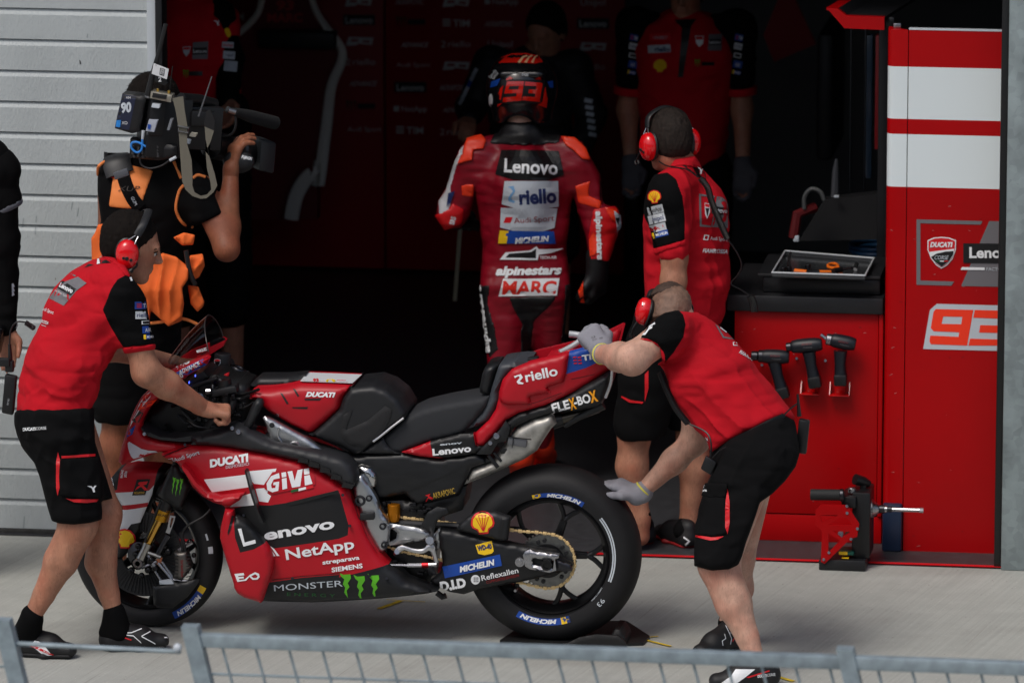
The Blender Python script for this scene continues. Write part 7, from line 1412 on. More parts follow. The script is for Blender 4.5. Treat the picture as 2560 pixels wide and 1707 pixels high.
ear_defender('red and black ear defenders on the shaven mechanic bending at the rear wheel', [LC(-.094, -.01, -.01), LC(.094, -.01, -.01)], [-r_, r_], [LC(-.092, .005, .06), LC(-.078, .012, .1), LC(0, .02, .125), LC(.078, .012, .1), LC(.092, .005, .06)], r=.041, boom=[LC(-.10, .03, -.03), LC(-.11, .05, -.07), LC(-.10, .08, -.085)])
rd = thing('belt_radio', 'black two way radio with aerial clipped behind the waist of the bending mechanic', 'radio', tuple(Sx(2008, 1080, -.28)))
MB().obox(Sx(2007, 1090, -.28), (.020, 0, -.003), (0, .016, 0), (.006, 0, .064), .006).build('radio_body', PLASTIC, rd); MB().tube([Sx(1998, 1040, -.28), Sx(1996, 1010, -.28), Sx(1994, 985, -.28)], [.009, .006, .0045], 10).build('aerial', PLASTIC, rd)
coil('coiled_cable', [Sx(1845, 1098, -.46), Sx(1880, 1078, -.46), Sx(1930, 1052, -.42), Sx(1958, 1040, -.38)], rd, .0085); MB().tube(curve([Sx(1958, 1040, -.38), Sx(1975, 1022, -.32), Sx(1994, 1008, -.28)], 5), .003, 6).build('cable', PLASTIC, rd)
MB().obox(Sx(1772, 1162, -.48), (.020, 0, -.012), (0, .012, 0), (.010, 0, .026), .006).build('push_to_talk_pod', PLASTIC, rd); MB().obox(Sx(1825, 1114, -.47), (.012, 0, .008), (0, .006, 0), (-.003, 0, .005), .002).build('cable_tag', GREYW, rd); MB().tube(curve([Sx(1780, 1145, -.48), Sx(1800, 1125, -.48), Sx(1822, 1114, -.475), Sx(1848, 1098, -.47)], 5), .0026, 6).build('cable', PLASTIC, rd)
MB().tube(curve([Sx(1774, 1150, -.48), Sx(1778, 1110, -.48), Sx(1765, 1080, -.46), Sx(1720, 1058, -.42)], 6), .0032, 6).build('cable', PLASTIC, rd)
coil('coiled_cable', [Sx(1720, 1058, -.42), Sx(1690, 1020, -.40), Sx(1668, 975, -.38), Sx(1650, 930, -.36)], rd, .011)
# ------------------------------------------------------------------ cameraman
tv = person('person in black shirt and orange harness seen from behind, shouldering a television camera', (-1.5, .7))
Tq = lambda p: Q('T', p); Hq = lambda p: Q('H', p)
ORC = mat('orange_cloth', (232, 104, 36), .8, bump=.4, bscale=500, var=.08, vscale=10); ORT = mat('orange_trim', (240, 138, 70), .7)
tsd = Vector((.9, .3, 0)); tpel, twai, tche, tnek = Sx(330, 800, .72), Sx(335, 690, .72), Sx(360, 500, .74), Sx(385, 380, .78)
tsh, tel_, twr = Sx(500, 470, .72), Sx(567, 622, .60), Sx(577, 440, .78); tls, tle = Sx(290, 470, .70), Sx(286, 580, .78)
b = Sdf(.008, .03); b.cone(tpel, twai, .16, .15, side=tsd, fl=.7).cone(twai, tche, .15, .18, side=tsd, fl=.65).cone(tche, tnek, .15, .07, side=tsd, fl=.7).cone(tnek, Sx(388, 300, .8), .06, .06)
b.cone(tsh, tel_, .056, .045).cone(tel_, tel_.lerp(twr, .3), .047, .045).cone(tel_.lerp(twr, .3), twr, .046, .031); b.cone(tls, tle, .055, .05).cone(tle, Sx(330, 600, 1.0), .048, .034)
for hx, hy, kx, ky, cx_, cy_, ax_, ay_, dd in ((305, 850, 300, 1040, 288, 1120, 292, 1290, .66), (365, 850, 395, 1040, 402, 1130, 405, 1290, .80)): b.cone(Sx(hx, hy, dd), Sx(kx, ky, dd), .09, .066).cone(Sx(kx, ky, dd), Sx(cx_, cy_, dd), .064, .066).cone(Sx(cx_, cy_, dd), Sx(ax_, ay_, dd), .064, .04).cone(Sx(ax_, ay_, dd), Sx(ax_, ay_+110, dd), .04, .04)
b.grid(); hd = Sdf(.005, .015); TH = Sx(388, 268, .84); head(hd, TH, (.7, .7, -.05), (0, 0, 1), 1.0); hd.grid()
hn = Sdf(.0034, .006); hand_parts(hn, twr+Vector((.0, 0, .02)), (.16, .25, .95), (.75, .55, -.25), (-.9, .3, .2), [(28, 30, 20), (28, 30, 20), (30, 32, 20), (32, 34, 20)], 1.08, thumb=.15, thc=.2, spread=.02, fat=1.1); hn.cone(twr-Vector((.0, 0, .03)), twr+Vector((0, 0, .03)), .031, .030, k=.015); hn.grid()
np_obj('body', [b.mesh(), hd.mesh(), hn.mesh()], SKIND, tv); hair_mesh(TH, (.7, .7, -.05), (0, 0, 1), 1.0, HAIR, tv, .016, front=.09, nape=-.07)
g = Sdf(.0065, .05); g.cone(tpel, twai, .20, .20, side=tsd, fl=.75).cone(twai, tche, .20, .225, side=tsd, fl=.72).cone(tche, Sx(375, 425, .76), .20, .12, side=tsd, fl=.7); g.cone(Sx(460, 440, .74), tsh, .10, .095).cone(tsh, Sx(530, 555, .66), .095, .082).cone(Sx(300, 430, .70), tls, .09, .085).cone(tls, Sx(256, 520, .70), .08, .072); g.folds(.004, (.11, .11, .05), 31)
tpx = Tq([(220, 975), (140, 1030), (125, 1100), (125, 1230), (150, 1440)])+Hq([(652, 160), (640, 330), (690, 560), (700, 760), (760, 900), (1200, 860), (1300, 800), (1330, 700), (1330, 350), (1250, 220)])+Tq([(820, 1472), (1018, 1380), (990, 1320), (960, 1250), (985, 1190), (905, 1120), (860, 1040), (780, 960), (400, 940)])
g.grid(); g.carve(tpx, .03); sh = np_obj('shirt', [g.mesh()], CBLK, tv)
patch('back_panel', g, g.region_px(Tq([(345, 1030), (522, 1075), (440, 1310), (362, 1348), (205, 1332), (235, 1120), (300, 1080)]), -9, .74), .006, ORT, sh)
for i, tr_ in enumerate(([(670, 1012), (720, 1128)], [(738, 1178), (705, 1225), (683, 1330), (700, 1400), (740, 1455), (800, 1476)], [(805, 1128), (840, 1105), (892, 1120)], [(128, 1105), (135, 1040), (215, 990)])):
    tree = bvh([sh]); pts = []
    for q in tr_:
        r__ = ray(S('T', *q)); h_ = tree.ray_cast(CAM, r__); pts.append((h_[0] if h_[0] is not None else P(S('T', *q), .6))-r__*.004)
    MB().tube(curve(pts, 5), .006, 8).build('piping', ORT, sh)
def strap_on(nm, path, wd, mtl, parent, objs, th=.006, off=.008, crop='T'):
    tree = bvh(objs); pts = []; 
    for q in curve([Vector((*S(crop, *q), 0)) for q in path], 5):
        r__ = ray((q.x, q.y)); h_ = tree.ray_cast(CAM, r__)
        pts.append((h_[0] if h_[0] is not None else None, r__))
    last = next(p for p, _ in pts if p is not None); out = []
    for p, r__ in pts:
        if p is None: p = CAM+r__*(last-CAM).length
        last = p; out.append(p-r__*off)
    t0 = (out[-1]-out[0]).normalized(); return MB().tube(out, wd, 8, ry=th, side=tuple(t0.cross(FWD))).build(nm, mtl, parent)
strap_on('shoulder_strap', [(300, 1080), (330, 1180), (380, 1280), (430, 1340)], .026, CBLK, tv, [sh]); strap_on('shoulder_pad', [(270, 960), (262, 1020), (285, 1100)], .055, MBLACK, tv, [sh], .012, .012)
MB().obox(P(S('T', 295, 1098), .50), (.028, 0, .010), (0, .008, 0), (-.004, 0, .014), .004).build('strap_buckle', mat('buckle_grey', (84, 86, 92), .4), tv)
strap_on('red_piping', [(212, 985), (205, 1030), (215, 1080), (235, 1125)], .005, REDP, tv, [sh], .005, .006)
d = Decal('vest_lettering', [bpy.data.objects['back_panel'], bpy.data.objects['shoulder_strap']], sh, off=.003); d.text('XUP', *S('T', 268, 1222), 56, 14, mat('vest_black_print', (40, 30, 26), .6), ang=0, shear=.2, bold=-.005); d.text('GUM', *S('T', 362, 1268), 22, 8, GREYW, ang=-62); d.done()
g = Sdf(.0065, .05); g.cone(Sx(325, 770, .72), Sx(325, 840, .72), .19, .2, side=tsd, fl=.8).cone(Sx(305, 850, .66), Sx(300, 1010, .66), .13, .115).cone(Sx(365, 850, .8), Sx(392, 1010, .80), .13, .115); g.folds(.005, (.1, .1, .06), 35); g.cut(Sx(320, 1046, .7), (0, 0, -1)); g.grid(); np_obj('shorts', [g.mesh()], CBLK2, tv)
wp = thing('waist_jacket', 'crumpled orange jacket tied round the waist of the cameraman', 'jacket', tuple(Sx(420, 700, .5)))
def drape(nm, pts, prims, sd):
    g = Sdf(.0055, .04)
    for a, b_, r0, r1 in prims: g.cone(PC('H', *a, .50), PC('H', *b_, .50), r0, r1, side=(1, 0, 0), fl=.45)
    g.grid(); g.fold_at(.020, (.12, 0, 1), .22, .045, sd, None, 1, 1.6).fold_at(.012, (.6, 0, .8), .15, .05, sd+1, None, 1, 2); g.carve(Hq(pts), .016); return np_obj(nm, [g.mesh()], ORC, wp)
drape('jacket_body', [(880, 548), (930, 470), (1000, 390), (1062, 345), (1150, 370), (1235, 440), (1228, 520), (1190, 575), (1202, 680), (1185, 790), (1100, 826), (1060, 790), (985, 720), (975, 800), (955, 640)], [((1050, 400), (1080, 560), .16, .19), ((1080, 560), (1090, 780), .19, .13)], 91)
drape('jacket_sleeve', [(1240, 362), (1325, 350), (1338, 430), (1300, 505), (1250, 530), (1225, 470)], [((1285, 380), (1270, 510), .07, .06)], 93); drape('jacket_sleeve', [(1225, 555), (1295, 565), (1335, 665), (1328, 695), (1290, 732), (1245, 680)], [((1260, 570), (1295, 710), .06, .065)], 95); drape('jacket_fold', [(1130, 245), (1200, 212), (1275, 228), (1262, 292), (1190, 298)], [((1160, 250), (1250, 255), .06, .06)], 97); drape('jacket_sleeve', [(640, 160), (712, 150), (712, 400), (690, 420), (600, 420), (596, 250), (620, 215)], [((660, 200), (650, 400), .08, .09)], 99)
MB().tube(curve([P(S('H', 975, 805), .5), P(S('H', 1060, 795), .48), P(S('H', 1190, 775), .48), P(S('H', 1292, 812), .5)], 5), .006, 8).build('jacket_piping', ORT, wp); MB().tube(curve([P(S('H', 1215, 330), .44), P(S('H', 1240, 470), .44), P(S('H', 1275, 552), .45)], 5), .010, 8).build('zip_cord', PLASTIC, wp)
# television camera on his shoulder
vc = thing('television_camera', 'black shoulder television camera with battery, aerials and grey carrying strap', 'video camera', tuple(Sx(420, 330, .62)))
CB = mat('camera_black', (17, 17, 19), .5, bump=.1, bscale=200); CYD = .56
A3 = Vector((.84, .53, -.10)).normalized(); B3 = Vector((.53, -.84, 0)).normalized(); U3 = A3.cross(B3)*-1; U3 = Vector((0, 0, 1)); U3 = (U3-A3*U3.dot(A3)).normalized(); B3 = A3.cross(U3)
def cbx(c_, a, b_, u, bev=.006): return MB().obox(c_, A3*a, B3*b_, U3*u, bev)
o0 = PC('T', 560, 780, .60)
cbx(PC('T', 600, 760, .62), .09, .06, .115).build('camera_body', CB, vc); cbx(PC('T', 780, 760, .72), .12, .05, .085).build('viewfinder_block', CB, vc)
bt = MB().obox(PC('T', 375, 665, .54), Vector((.026, .03, .0)), Vector((-.014, .03, -.02))*.3, Vector((.010, 0, .058)), .003); 
bat = puff('battery_pack', Tq([(300, 528), (405, 540), (470, 552), (455, 640), (420, 800), (370, 812), (245, 775), (262, 690)]), .52, .60, CB, vc, r=.006, step=6)
d = Decal('battery_label', bat, bat, off=.001); d.poly(Tq([(302, 532), (400, 545), (350, 785), (250, 770)]), mat('label_navy', (30, 36, 60), .4), step=8); d.text('104', *S('T', 330, 562), 11, 5, WHITE, lay=1); d.text('90', *S('T', 298, 660), 25, 24, GREYW, ang=6, shear=.15, lay=1, bold=.05); d.poly(Tq([(262, 715), (292, 715), (286, 765), (256, 762)]), mat('label_blue', (40, 130, 210), .4), lay=1, step=5); d.text('XO', *S('T', 298, 745), 14, 8, WHITE, lay=1); d.done()
cbx(PC('T', 545, 690, .535), .03, .012, .075).build('wireless_unit', CB, vc); puff('receiver_box', Tq([(505, 510), (655, 540), (645, 590), (498, 560)]), .50, .56, mat('receiver_grey', (150, 146, 134), .4, .4), vc, r=.003, step=6); puff('receiver_front', Tq([(520, 522), (618, 538), (612, 568), (512, 552)]), .495, .505, CB, vc, r=.002, step=6)
mb = MB()
for q in ((555, 512), (635, 525)): mb.cyl(PC('T', q[0], q[1], .53), PC('T', q[0]-2, q[1]-22, .53), .006, 10)
split_build(mb, 'aerial_socket', mat('brass', (220, 180, 90), .3, 1.), vc)
puff('label_card', Tq([(525, 310), (632, 352), (618, 425), (510, 385)]), .50, .504, mat('card_white', (214, 216, 218), .5), vc, r=.0005, step=6); lc = bpy.data.objects['label_card']; d = Decal('card_print', lc, lc, off=.001); d.poly(Tq([(572, 342), (605, 352), (598, 400), (566, 390)]), BLACK, holes=[Tq([(576, 347), (601, 355), (595, 395), (570, 386)])], step=4); d.text('DA', *S('T', 577, 368), 6.5, 5.5, BLACK, ang=-12, bold=.02, lay=1); d.text('ZN', *S('T', 574, 388), 6.5, 5.5, BLACK, ang=-12, bold=.02, lay=1); d.text('TV', *S('T', 535, 328), 5, 4, BLACK, ang=-20); d.done()
puff('channel_tag', Tq([(530, 395), (600, 405), (625, 450), (600, 470), (530, 440)]), .51, .55, CB, vc, r=.003, step=6); ct = bpy.data.objects['channel_tag']; d = Decal('tag_number', ct, ct, off=.001); d.text('2', *S('T', 558, 440), 8, 11, WHITE, bold=.03); d.done()
MB().tube([PC('T', 483, 540, .52), PC('T', 515, 400, .52), PC('T', 545, 290, .52), PC('T', 568, 215, .52), PC('T', 612, 30, .52)], [.013, .011, .009, .0085, .0085], 10).build('aerial', CB, vc); MB().cyl(PC('T', 478, 555, .52), PC('T', 487, 522, .52), .012, 12).build('aerial_collar', STEEL, vc)
MB().tube([PC('T', 845, 690, .58), PC('T', 940, 405, .58)], [.004, .002], 6).build('whip_aerial', mat('whip_grey', (90, 92, 96), .4), vc); MB().tube([PC('T', 640, 500, .55), PC('T', 660, 330, .55)], .0018, 6).build('whip_aerial', CB, vc)
for q, sz, mm in (((535, 610), (28, 14), GREYW), ((498, 750), (30, 42), mat('label_grey', (170, 176, 188), .5)), ((628, 745), (9, 40), mat('glare_grey', (120, 124, 130), .3)), ((800, 820), (22, 10), mat('label_cream', (190, 186, 170), .5))):  # three labels, and in glare_grey a painted streak of reflected light
    puff('label_and_glare', quadpx(*S('T', q[0]-sz[0], q[1]+sz[1]), sz[0]*.7, sz[1]*.7, -8, .15), .498 if q[0] < 700 else .56, .53 if q[0] < 700 else .60, mm, vc, r=.001, step=5)
puff('logo_sticker', Tq([(484, 744), (506, 748), (500, 780), (480, 776)]), .494, .498, BLUE, vc, r=.0005, step=4)
mb = MB()
for i in range(4):
    for j in range(6): q = (385+34*j+rr_.uniform(-6, 6), 905+22*i+rr_.uniform(-4, 4)); mb.cyl(PC('T', q[0], q[1], .55), PC('T', q[0]-4, q[1]+3, .54), .0055, 8)
mb.build('connector_panel', mat('connector_metal', (96, 96, 98), .35, .9), vc); puff('rear_plate', Tq([(355, 850), (690, 900), (690, 985), (560, 1005), (350, 985)]), .555, .62, CB, vc, r=.008, step=7)
MB().tube(curve([PC('T', *q, .53) for q in ((445, 830), (440, 920), (405, 945), (368, 915), (370, 878), (410, 872), (460, 898), (495, 918))], 5), .0045, 8).build('blue_cable', mat('cable_blue', (40, 130, 215), .4), vc); MB().tube([PC('T', 452, 790, .53), PC('T', 445, 850, .53)], [.007, .005], 8).tube([PC('T', 486, 800, .53), PC('T', 484, 820, .53)], .005, 8).build('cable_plug', GREYW, vc)
MB().tube(curve([PC('T', *q, .52) for q in ((425, 985), (440, 1035), (500, 1058), (580, 1040), (640, 1000))], 5), .004, 8).build('black_cable', CB, vc); MB().tube([PC('T', 640, 1002, .52), PC('T', 685, 978, .52)], .006, 8).tube([PC('T', 770, 880, .55), PC('T', 780, 850, .55)], .008, 8).build('cable_ferrule', GREYW, vc)
STR = mat('strap_grey', (108, 104, 92), .8, bump=.4, bscale=500)
def ribbon(nm, L_, Rr_, d_, par, m):
    n = len(L_); v = []; f = []
    for a, b_ in zip(L_, Rr_): p, q = PC('T', *a, d_), PC('T', *b_, d_); v += [p, q, q+Vector((0, .005, 0)), p+Vector((0, .005, 0))]
    for i in range(n-1):
        for k in range(4): f.append((4*i+k, 4*i+(k+1) % 4, 4*i+4+(k+1) % 4, 4*i+4+k))
    return mesh_obj(nm, v, f, m, par, True, None, 50)
ribbon('carrying_strap', [(658, 560), (680, 640), (700, 760), (710, 900), (720, 1050), (728, 1150), (752, 1210), (800, 1255), (858, 1275), (900, 1272), (950, 1230), (978, 1180), (960, 1100), (920, 970), (895, 850), (888, 760)], [(735, 545), (745, 640), (765, 760), (762, 880), (795, 1000), (802, 1120), (800, 1180), (815, 1230), (860, 1256), (905, 1245), (935, 1210), (930, 1160), (905, 1060), (895, 940), (930, 870), (955, 790)], .50, vc, STR)
ribbon('carrying_strap', [(888, 770), (885, 740), (900, 650)], [(955, 800), (962, 720), (930, 640)], .502, vc, CB); MB().tube([PC('T', *q, .495) for q in ((698, 755), (775, 770), (772, 805), (700, 790))], .004, 6, closed=True).build('strap_buckle', STEEL, vc)
MB().tube([PC('T', 720, 560, .62), PC('T', 850, 570, .72), PC('T', 960, 600, .80)], .022, 12).build('carry_handle', CB, vc)
ln0, ln1 = PC('T', 990, 900, .86), PC('T', 1200, 945, 1.02); av = (ln1-ln0).normalized()
MB().lathe(ln0-av*.06, av, [(.03, 0), (.055, .01), (.055, .09), (.048, .10), (.048, .17), (.056, .18), (.056, .25), (.05, .26)], 28).build('zoom_lens', mat('lens_black', (20, 21, 23), .35), vc)
hc = PC('T', 1290, 955, 1.06); hs_ = av; mb = MB(); mb.obox(hc, av*.05, B3*.075, U3*.062, .012); mb.build('lens_hood', mat('hood_grey', (34, 38, 42), .5), vc)
mb = MB(); mb.ball(PC('T', 1130, 1010, .80), .055, 1.15, .6, .85); hg = mb.build('hand_strap', MBLACK, vc); d = Decal('strap_lettering', hg, hg, off=.001); d.text('FUJINON', *S('T', 1150, 985), 27, 7.5, WHITE, ang=-12, shear=.2, bold=.04); d.done()
MB().tube([PC('T', 1050, 640, .80), PC('T', 1100, 655, .82)], .014, 12).build('mic_plug', STEEL, vc); MB().tube([PC('T', 1100, 655, .82), PC('T', 1220, 690, .92), PC('T', 1390, 735, 1.05)], [.016, .026, .027], 14).build('shotgun_microphone', mat('foam_black', (20, 20, 22), .9), vc)
MB().tube(curve([PC('T', *q, .82) for q in ((1060, 650), (960, 640), (940, 660))], 5), .004, 6).tube(curve([PC('T', *q, .82) for q in ((1110, 690), (1110, 760), (1080, 815), (1020, 830), (990, 790))], 5), .005, 6).build('mic_cable', CB, vc)
cbx(PC('T', 860, 700, .66), .05, .03, .03).build('control_box', CB, vc)
# ------------------------------------------------------------------ mechanic standing at the tool bench, back to the camera
sm = person('person in red shirt and ear defenders standing at the tool bench, seen from behind', (.42, 1.6))
Lq = lambda p: Q('L', p); Kq = lambda p: Q('K', p)
sf = Vector((-.6, .8, 0)); ss = Vector((-.8, -.6, 0)); sp, sw_, sc2, sn = Sx(1695, 850, 1.6), Sx(1705, 700, 1.6), Sx(1712, 520, 1.6), Sx(1706, 418, 1.6)
s1, s2_, s3 = Sx(1674, 482, 1.44), Sx(1686, 640, 1.40), Sx(1680, 800, 1.36); SH = Sx(1672, 352, 1.60)
b = Sdf(.0085, .03); b.cone(sp, sw_, .15, .14, side=ss, fl=.7).cone(sw_, sc2, .14, .16, side=ss, fl=.65).cone(sc2, sn, .14, .065, side=ss, fl=.7).cone(sn, SH+Vector((.01, -.02, -.04)), .062, .06)
b.cone(s1, s2_, .058, .05).cone(s2_, s2_.lerp(s3, .4), .052, .05).cone(s2_.lerp(s3, .4), s3, .048, .034); hand_parts(b, s3, (0, .1, -1), (.6, .5, 0), (-.5, .6, 0), [(20, 25, 15)]*4, 1.05, fat=1.15)
for k_, c_, a_, dd in (((1586, 1085), (1580, 1165), (1600, 1295), 1.50), ((1732, 1085), (1737, 1170), (1722, 1315), 1.62)): b.cone(Sx(k_[0]+20, 900, dd), Sx(*k_, dd), .09, .066).cone(Sx(*k_, dd), Sx(*c_, dd), .062, .064).cone(Sx(*c_, dd), Sx(*a_, dd), .06, .038).cone(Sx(*a_, dd), Sx(a_[0], a_[1]+45, dd), .038, .04)
b.grid(); hd = Sdf(.0045, .015); LS, SA = head(hd, SH, (-.62, .78, -.12), (0, 0, 1), .99); hd.cone(SH+Vector((.01, -.02, -.06)), sn, .06, .064, k=.03); hd.grid(); np_obj('body', [b.mesh(), hd.mesh()], SKIN, sm); hair_mesh(SH, (-.62, .78, -.12), (0, 0, 1), .99, HAIRG, sm, .009, front=.075, nape=-.065)
g = Sdf(.0065, .045); g.cone(Sx(1695, 800, 1.6), sw_, .205, .20, side=ss, fl=.75).cone(sw_, sc2, .20, .215, side=ss, fl=.7).cone(sc2, Sx(1708, 445, 1.6), .20, .11, side=ss, fl=.7).cone(Sx(1708, 445, 1.6), Sx(1704, 400, 1.6), .085, .075)
g.cone(Sx(1690, 462, 1.50), s1, .09, .085).cone(s1, Sx(1685, 622, 1.40), .085, .07); g.folds(.009, (.2, .2, .075), 41).folds(.003, (.09, .09, .035), 42); g.grid(); g.fold_at(.010, (-.3, 0, .95), .3, .05, 11, None, 1, 3).fold_at(.009, (.8, 0, -.5), .2, .045, 12, Sx(1700, 760, 1.5), .25, 2.5)
g.carve(Lq([(465, 788), (562, 772), (605, 830), (650, 865), (695, 920), (722, 985), (740, 1100), (742, 1300), (737, 1450), (718, 1530), (690, 1585), (560, 1640), (330, 1600), (318, 1450), (312, 1300), (306, 1100), (318, 1000), (332, 900), (358, 856), (430, 822)]), .028)
sh = np_obj('shirt', [g.mesh()], CRED, sm); sl = patch('sleeve', g, g.region_px(Lq([(300, 950), (335, 860), (430, 845), (472, 880), (503, 960), (514, 1060), (514, 1178), (360, 1222), (345, 1130), (314, 1060)]), -9, 1.52), .004, CBLK, sh)
patch('cuff', g, g.region_px(Lq([(355, 1218), (430, 1200), (518, 1172), (522, 1200), (430, 1224), (365, 1250)]), -9, 1.5), .006, CRED, sh); patch('collar', g, g.region_px(Lq([(440, 815), (470, 775), (570, 760), (600, 830), (520, 812)]), -9, 9), .006, CRED, sh)
sleeve_patches(sl, [('shell', *S('L', 365, 965), 17, 0, 5), ('NetApp', *S('L', 338, 1056), 39, 20, 14), ('Unipol', *S('L', 342, 1102), 42, 22, 14), ('CARRERA', *S('L', 346, 1144), 42, 19, 14), ('mich', *S('L', 351, 1172), 44, 14, 14)])
d = Decal('back_print', sh, sh, off=.0022); d.poly(Lq([(582, 950), (660, 962), (658, 970), (592, 960), (596, 1100), (640, 1106), (640, 1114), (586, 1110)]), GREYP, step=7, lay=0); d.poly(Lq([(670, 962), (722, 975), (724, 1118), (642, 1112)]), GREYP, lay=0); d.poly(Lq([(640, 1010), (722, 1020), (722, 1056), (645, 1048)]), BLACK, lay=1); d.text('Lenovo', *S('L', 648, 1040), 36, 11, WHITE, bold=.03, lay=2, ang=-3)
d.poly(Lq([(610, 995), (636, 1000), (636, 1040), (622, 1072), (612, 1050)]), WHITE, lay=1, step=5); d.poly(Lq([(613, 1020), (633, 1022), (622, 1064)]), BLACK, lay=2, step=5); d.poly(Lq([(612, 998), (634, 1003), (634, 1018), (612, 1014)]), REDP, lay=2, step=5)
d.poly(Lq([(608, 1150), (632, 1152), (626, 1178), (602, 1176)]), WHITE, holes=[Lq([(612, 1155), (626, 1156), (622, 1173), (608, 1172)])], lay=1, step=4); d.text('Audi Sport', *S('L', 636, 1176), 43, 10, WHITE, ang=-4, lay=1); d.text('FIAMROSSA', *S('L', 600, 1236), 62, 10, WHITE, ang=-3, shear=.25, bold=.03, lay=1)
d.poly(Lq([(500, 812), (560, 800), (612, 850), (620, 900), (560, 850)]), BLACK, lay=0); diadora(d, *S('L', 582, 838), 10, -20); d.done()
g = Sdf(.007, .05); g.cone(Sx(1690, 800, 1.6), Sx(1690, 860, 1.6), .18, .19, side=ss, fl=.8).cone(Sx(1630, 890, 1.5), Sx(1602, 1062, 1.5), .125, .112).cone(Sx(1725, 890, 1.66), Sx(1735, 1060, 1.64), .12, .11); g.folds(.006, (.1, .1, .06), 45); g.cut(Sx(1640, 1086, 1.55), (.1, 0, -1)); g.grid(); srt = np_obj('shorts', [g.mesh()], CBLK2, sm)
d = Decal('shorts_trim', srt, srt, off=.003); d.poly(Wq([(540, 770), (568, 740), (568, 880), (540, 985)]), REDP, step=7); d.poly(Wq([(360, 938), (430, 970), (530, 985), (520, 998), (420, 990), (358, 950)]), REDP, step=7); d.done()
for hp_, an_ in (((1626, 1366), Sx(1602, 1300, 1.5)), ((1732, 1374), Sx(1722, 1318, 1.62))):
    hp = G(hp_); o = shoe('shoe', hp, (-.62, .78), sm, mat('shoe_black', (20, 20, 22), .6), L=.29, sole=mat('sole_red', (150, 20, 26), .6)); sk = Sdf(.006, .02); sk.cone(an_+Vector((0, 0, .02)), Vector((hp.x-.04, hp.y+.04, .07)), .041, .045); sk.grid(); np_obj('sock', [sk.mesh()], CBLK, sm)
    d = Decal('shoe_stripes', o, o, off=.002); x_, y_ = hp_; d.poly([(x_-22, y_-34), (x_-6, y_-22), (x_-18, y_-10), (x_-20, y_-14), (x_-12, y_-22), (x_-24, y_-30)], WHITE, step=5); d.done()
r_, f_, u_ = SA
ear_defender('red ear defenders on the grey haired mechanic standing at the bench', [LS(-.10, -.008, -.015), LS(.10, -.008, -.015)], [-r_, r_], [LS(-.096, .005, .06), LS(-.08, .01, .108), LS(0, .015, .138), LS(.08, .01, .108), LS(.096, .005, .06)], r=.044, boom=[LS(-.11, .04, -.03), LS(-.115, .07, -.07), LS(-.09, .11, -.085)])
hc_ = thing('headset_cable', 'black coiled headset lead hanging down the back of the bench mechanic', 'cable', tuple(Sx(1790, 600, 1.45)))
MB().tube(curve([PC('L', *q, 1.44) for q in ((385, 790), (430, 815), (520, 830), (580, 870))], 5), .003, 6).tube(curve([PC('L', *q, 1.44) for q in ((722, 1170), (770, 1240), (792, 1300), (770, 1350), (740, 1390), (790, 1420), (835, 1450))], 5), .003, 6).build('cable', PLASTIC, hc_); coil('coiled_cable', [PC('L', *q, 1.43) for q in ((590, 875), (625, 920), (645, 990), (690, 1100), (722, 1170))], hc_, .012); coil('coiled_cable', [PC('L', *q, 1.44) for q in ((835, 1450), (850, 1490), (855, 1528))], hc_, .014)
# ------------------------------------------------------------------ rider walking into the garage
YR = 2.45; rx = lambda x, y, d_=YR: PC('K', x, y, d_)
rd_ = person('person in red leather racing suit and helmet walking away into the garage', (-.3, YR)); SX = Vector((1, 0, 0)); LEA = mat('red_leather', (136, 8, 30), .42, bump=.25, bscale=120, var=.12, vscale=12, spec=.45); FLUO = mat('fluo_leather', (250, 62, 24), .45, bump=.15, bscale=100); BRL = mat('bright_red_leather', (214, 20, 26), .42, bump=.2, bscale=120); BLKL = mat('black_leather', (18, 18, 20), .5, bump=.3, bscale=150); WHL = mat('white_leather', (205, 205, 208), .5)
b = Sdf(.009, .04); b.cone(rx(515, 1150), rx(515, 900), .17, .155, side=SX, fl=.65).cone(rx(515, 900), rx(510, 680), .17, .205, side=SX, fl=.62).cone(rx(510, 680), rx(505, 540), .2, .10, side=SX, fl=.62).cone(rx(505, 560), rx(495, 400), .065, .06)
LJ = [rx(255, 585), rx(142, 850), rx(185, 890, 2.75)]; RJ = [rx(775, 590), rx(888, 865), rx(870, 1095, 2.40)]
FT = [(rx(405, 1220), Sx(1258, 930, 2.40), Sx(1300, 1140, 2.45)), (rx(640, 1220), Sx(1385, 930, 2.55), Sx(1350, 1110, 2.65))]
b.chain(LJ, [.035, .03, .028]).chain(RJ, [.035, .03, .03]); 
for a_, k_, n_2 in FT: b.chain([a_, k_, n_2], [.06, .04, .035])
b.grid(); np_obj('body', [b.mesh()], SKINP, rd_)
g = Sdf(.0065, .05); g.cone(rx(515, 1180), rx(515, 900), .20, .185, side=SX, fl=.7).cone(rx(515, 900), rx(510, 680), .19, .225, side=SX, fl=.68).cone(rx(510, 680), rx(505, 520), .22, .13, side=SX, fl=.66); g.ell(rx(525, 700, YR-.13), (.085, .06, .16), k=.06)
g.cone(rx(290, 545), LJ[0], .1, .10).chain(LJ, [.10, .075, .06]).cone(rx(730, 545), RJ[0], .1, .10).chain(RJ, [.10, .082, .055])
for a_, k_, n_2 in FT: g.chain([a_, k_, n_2], [.135, .085, .06])
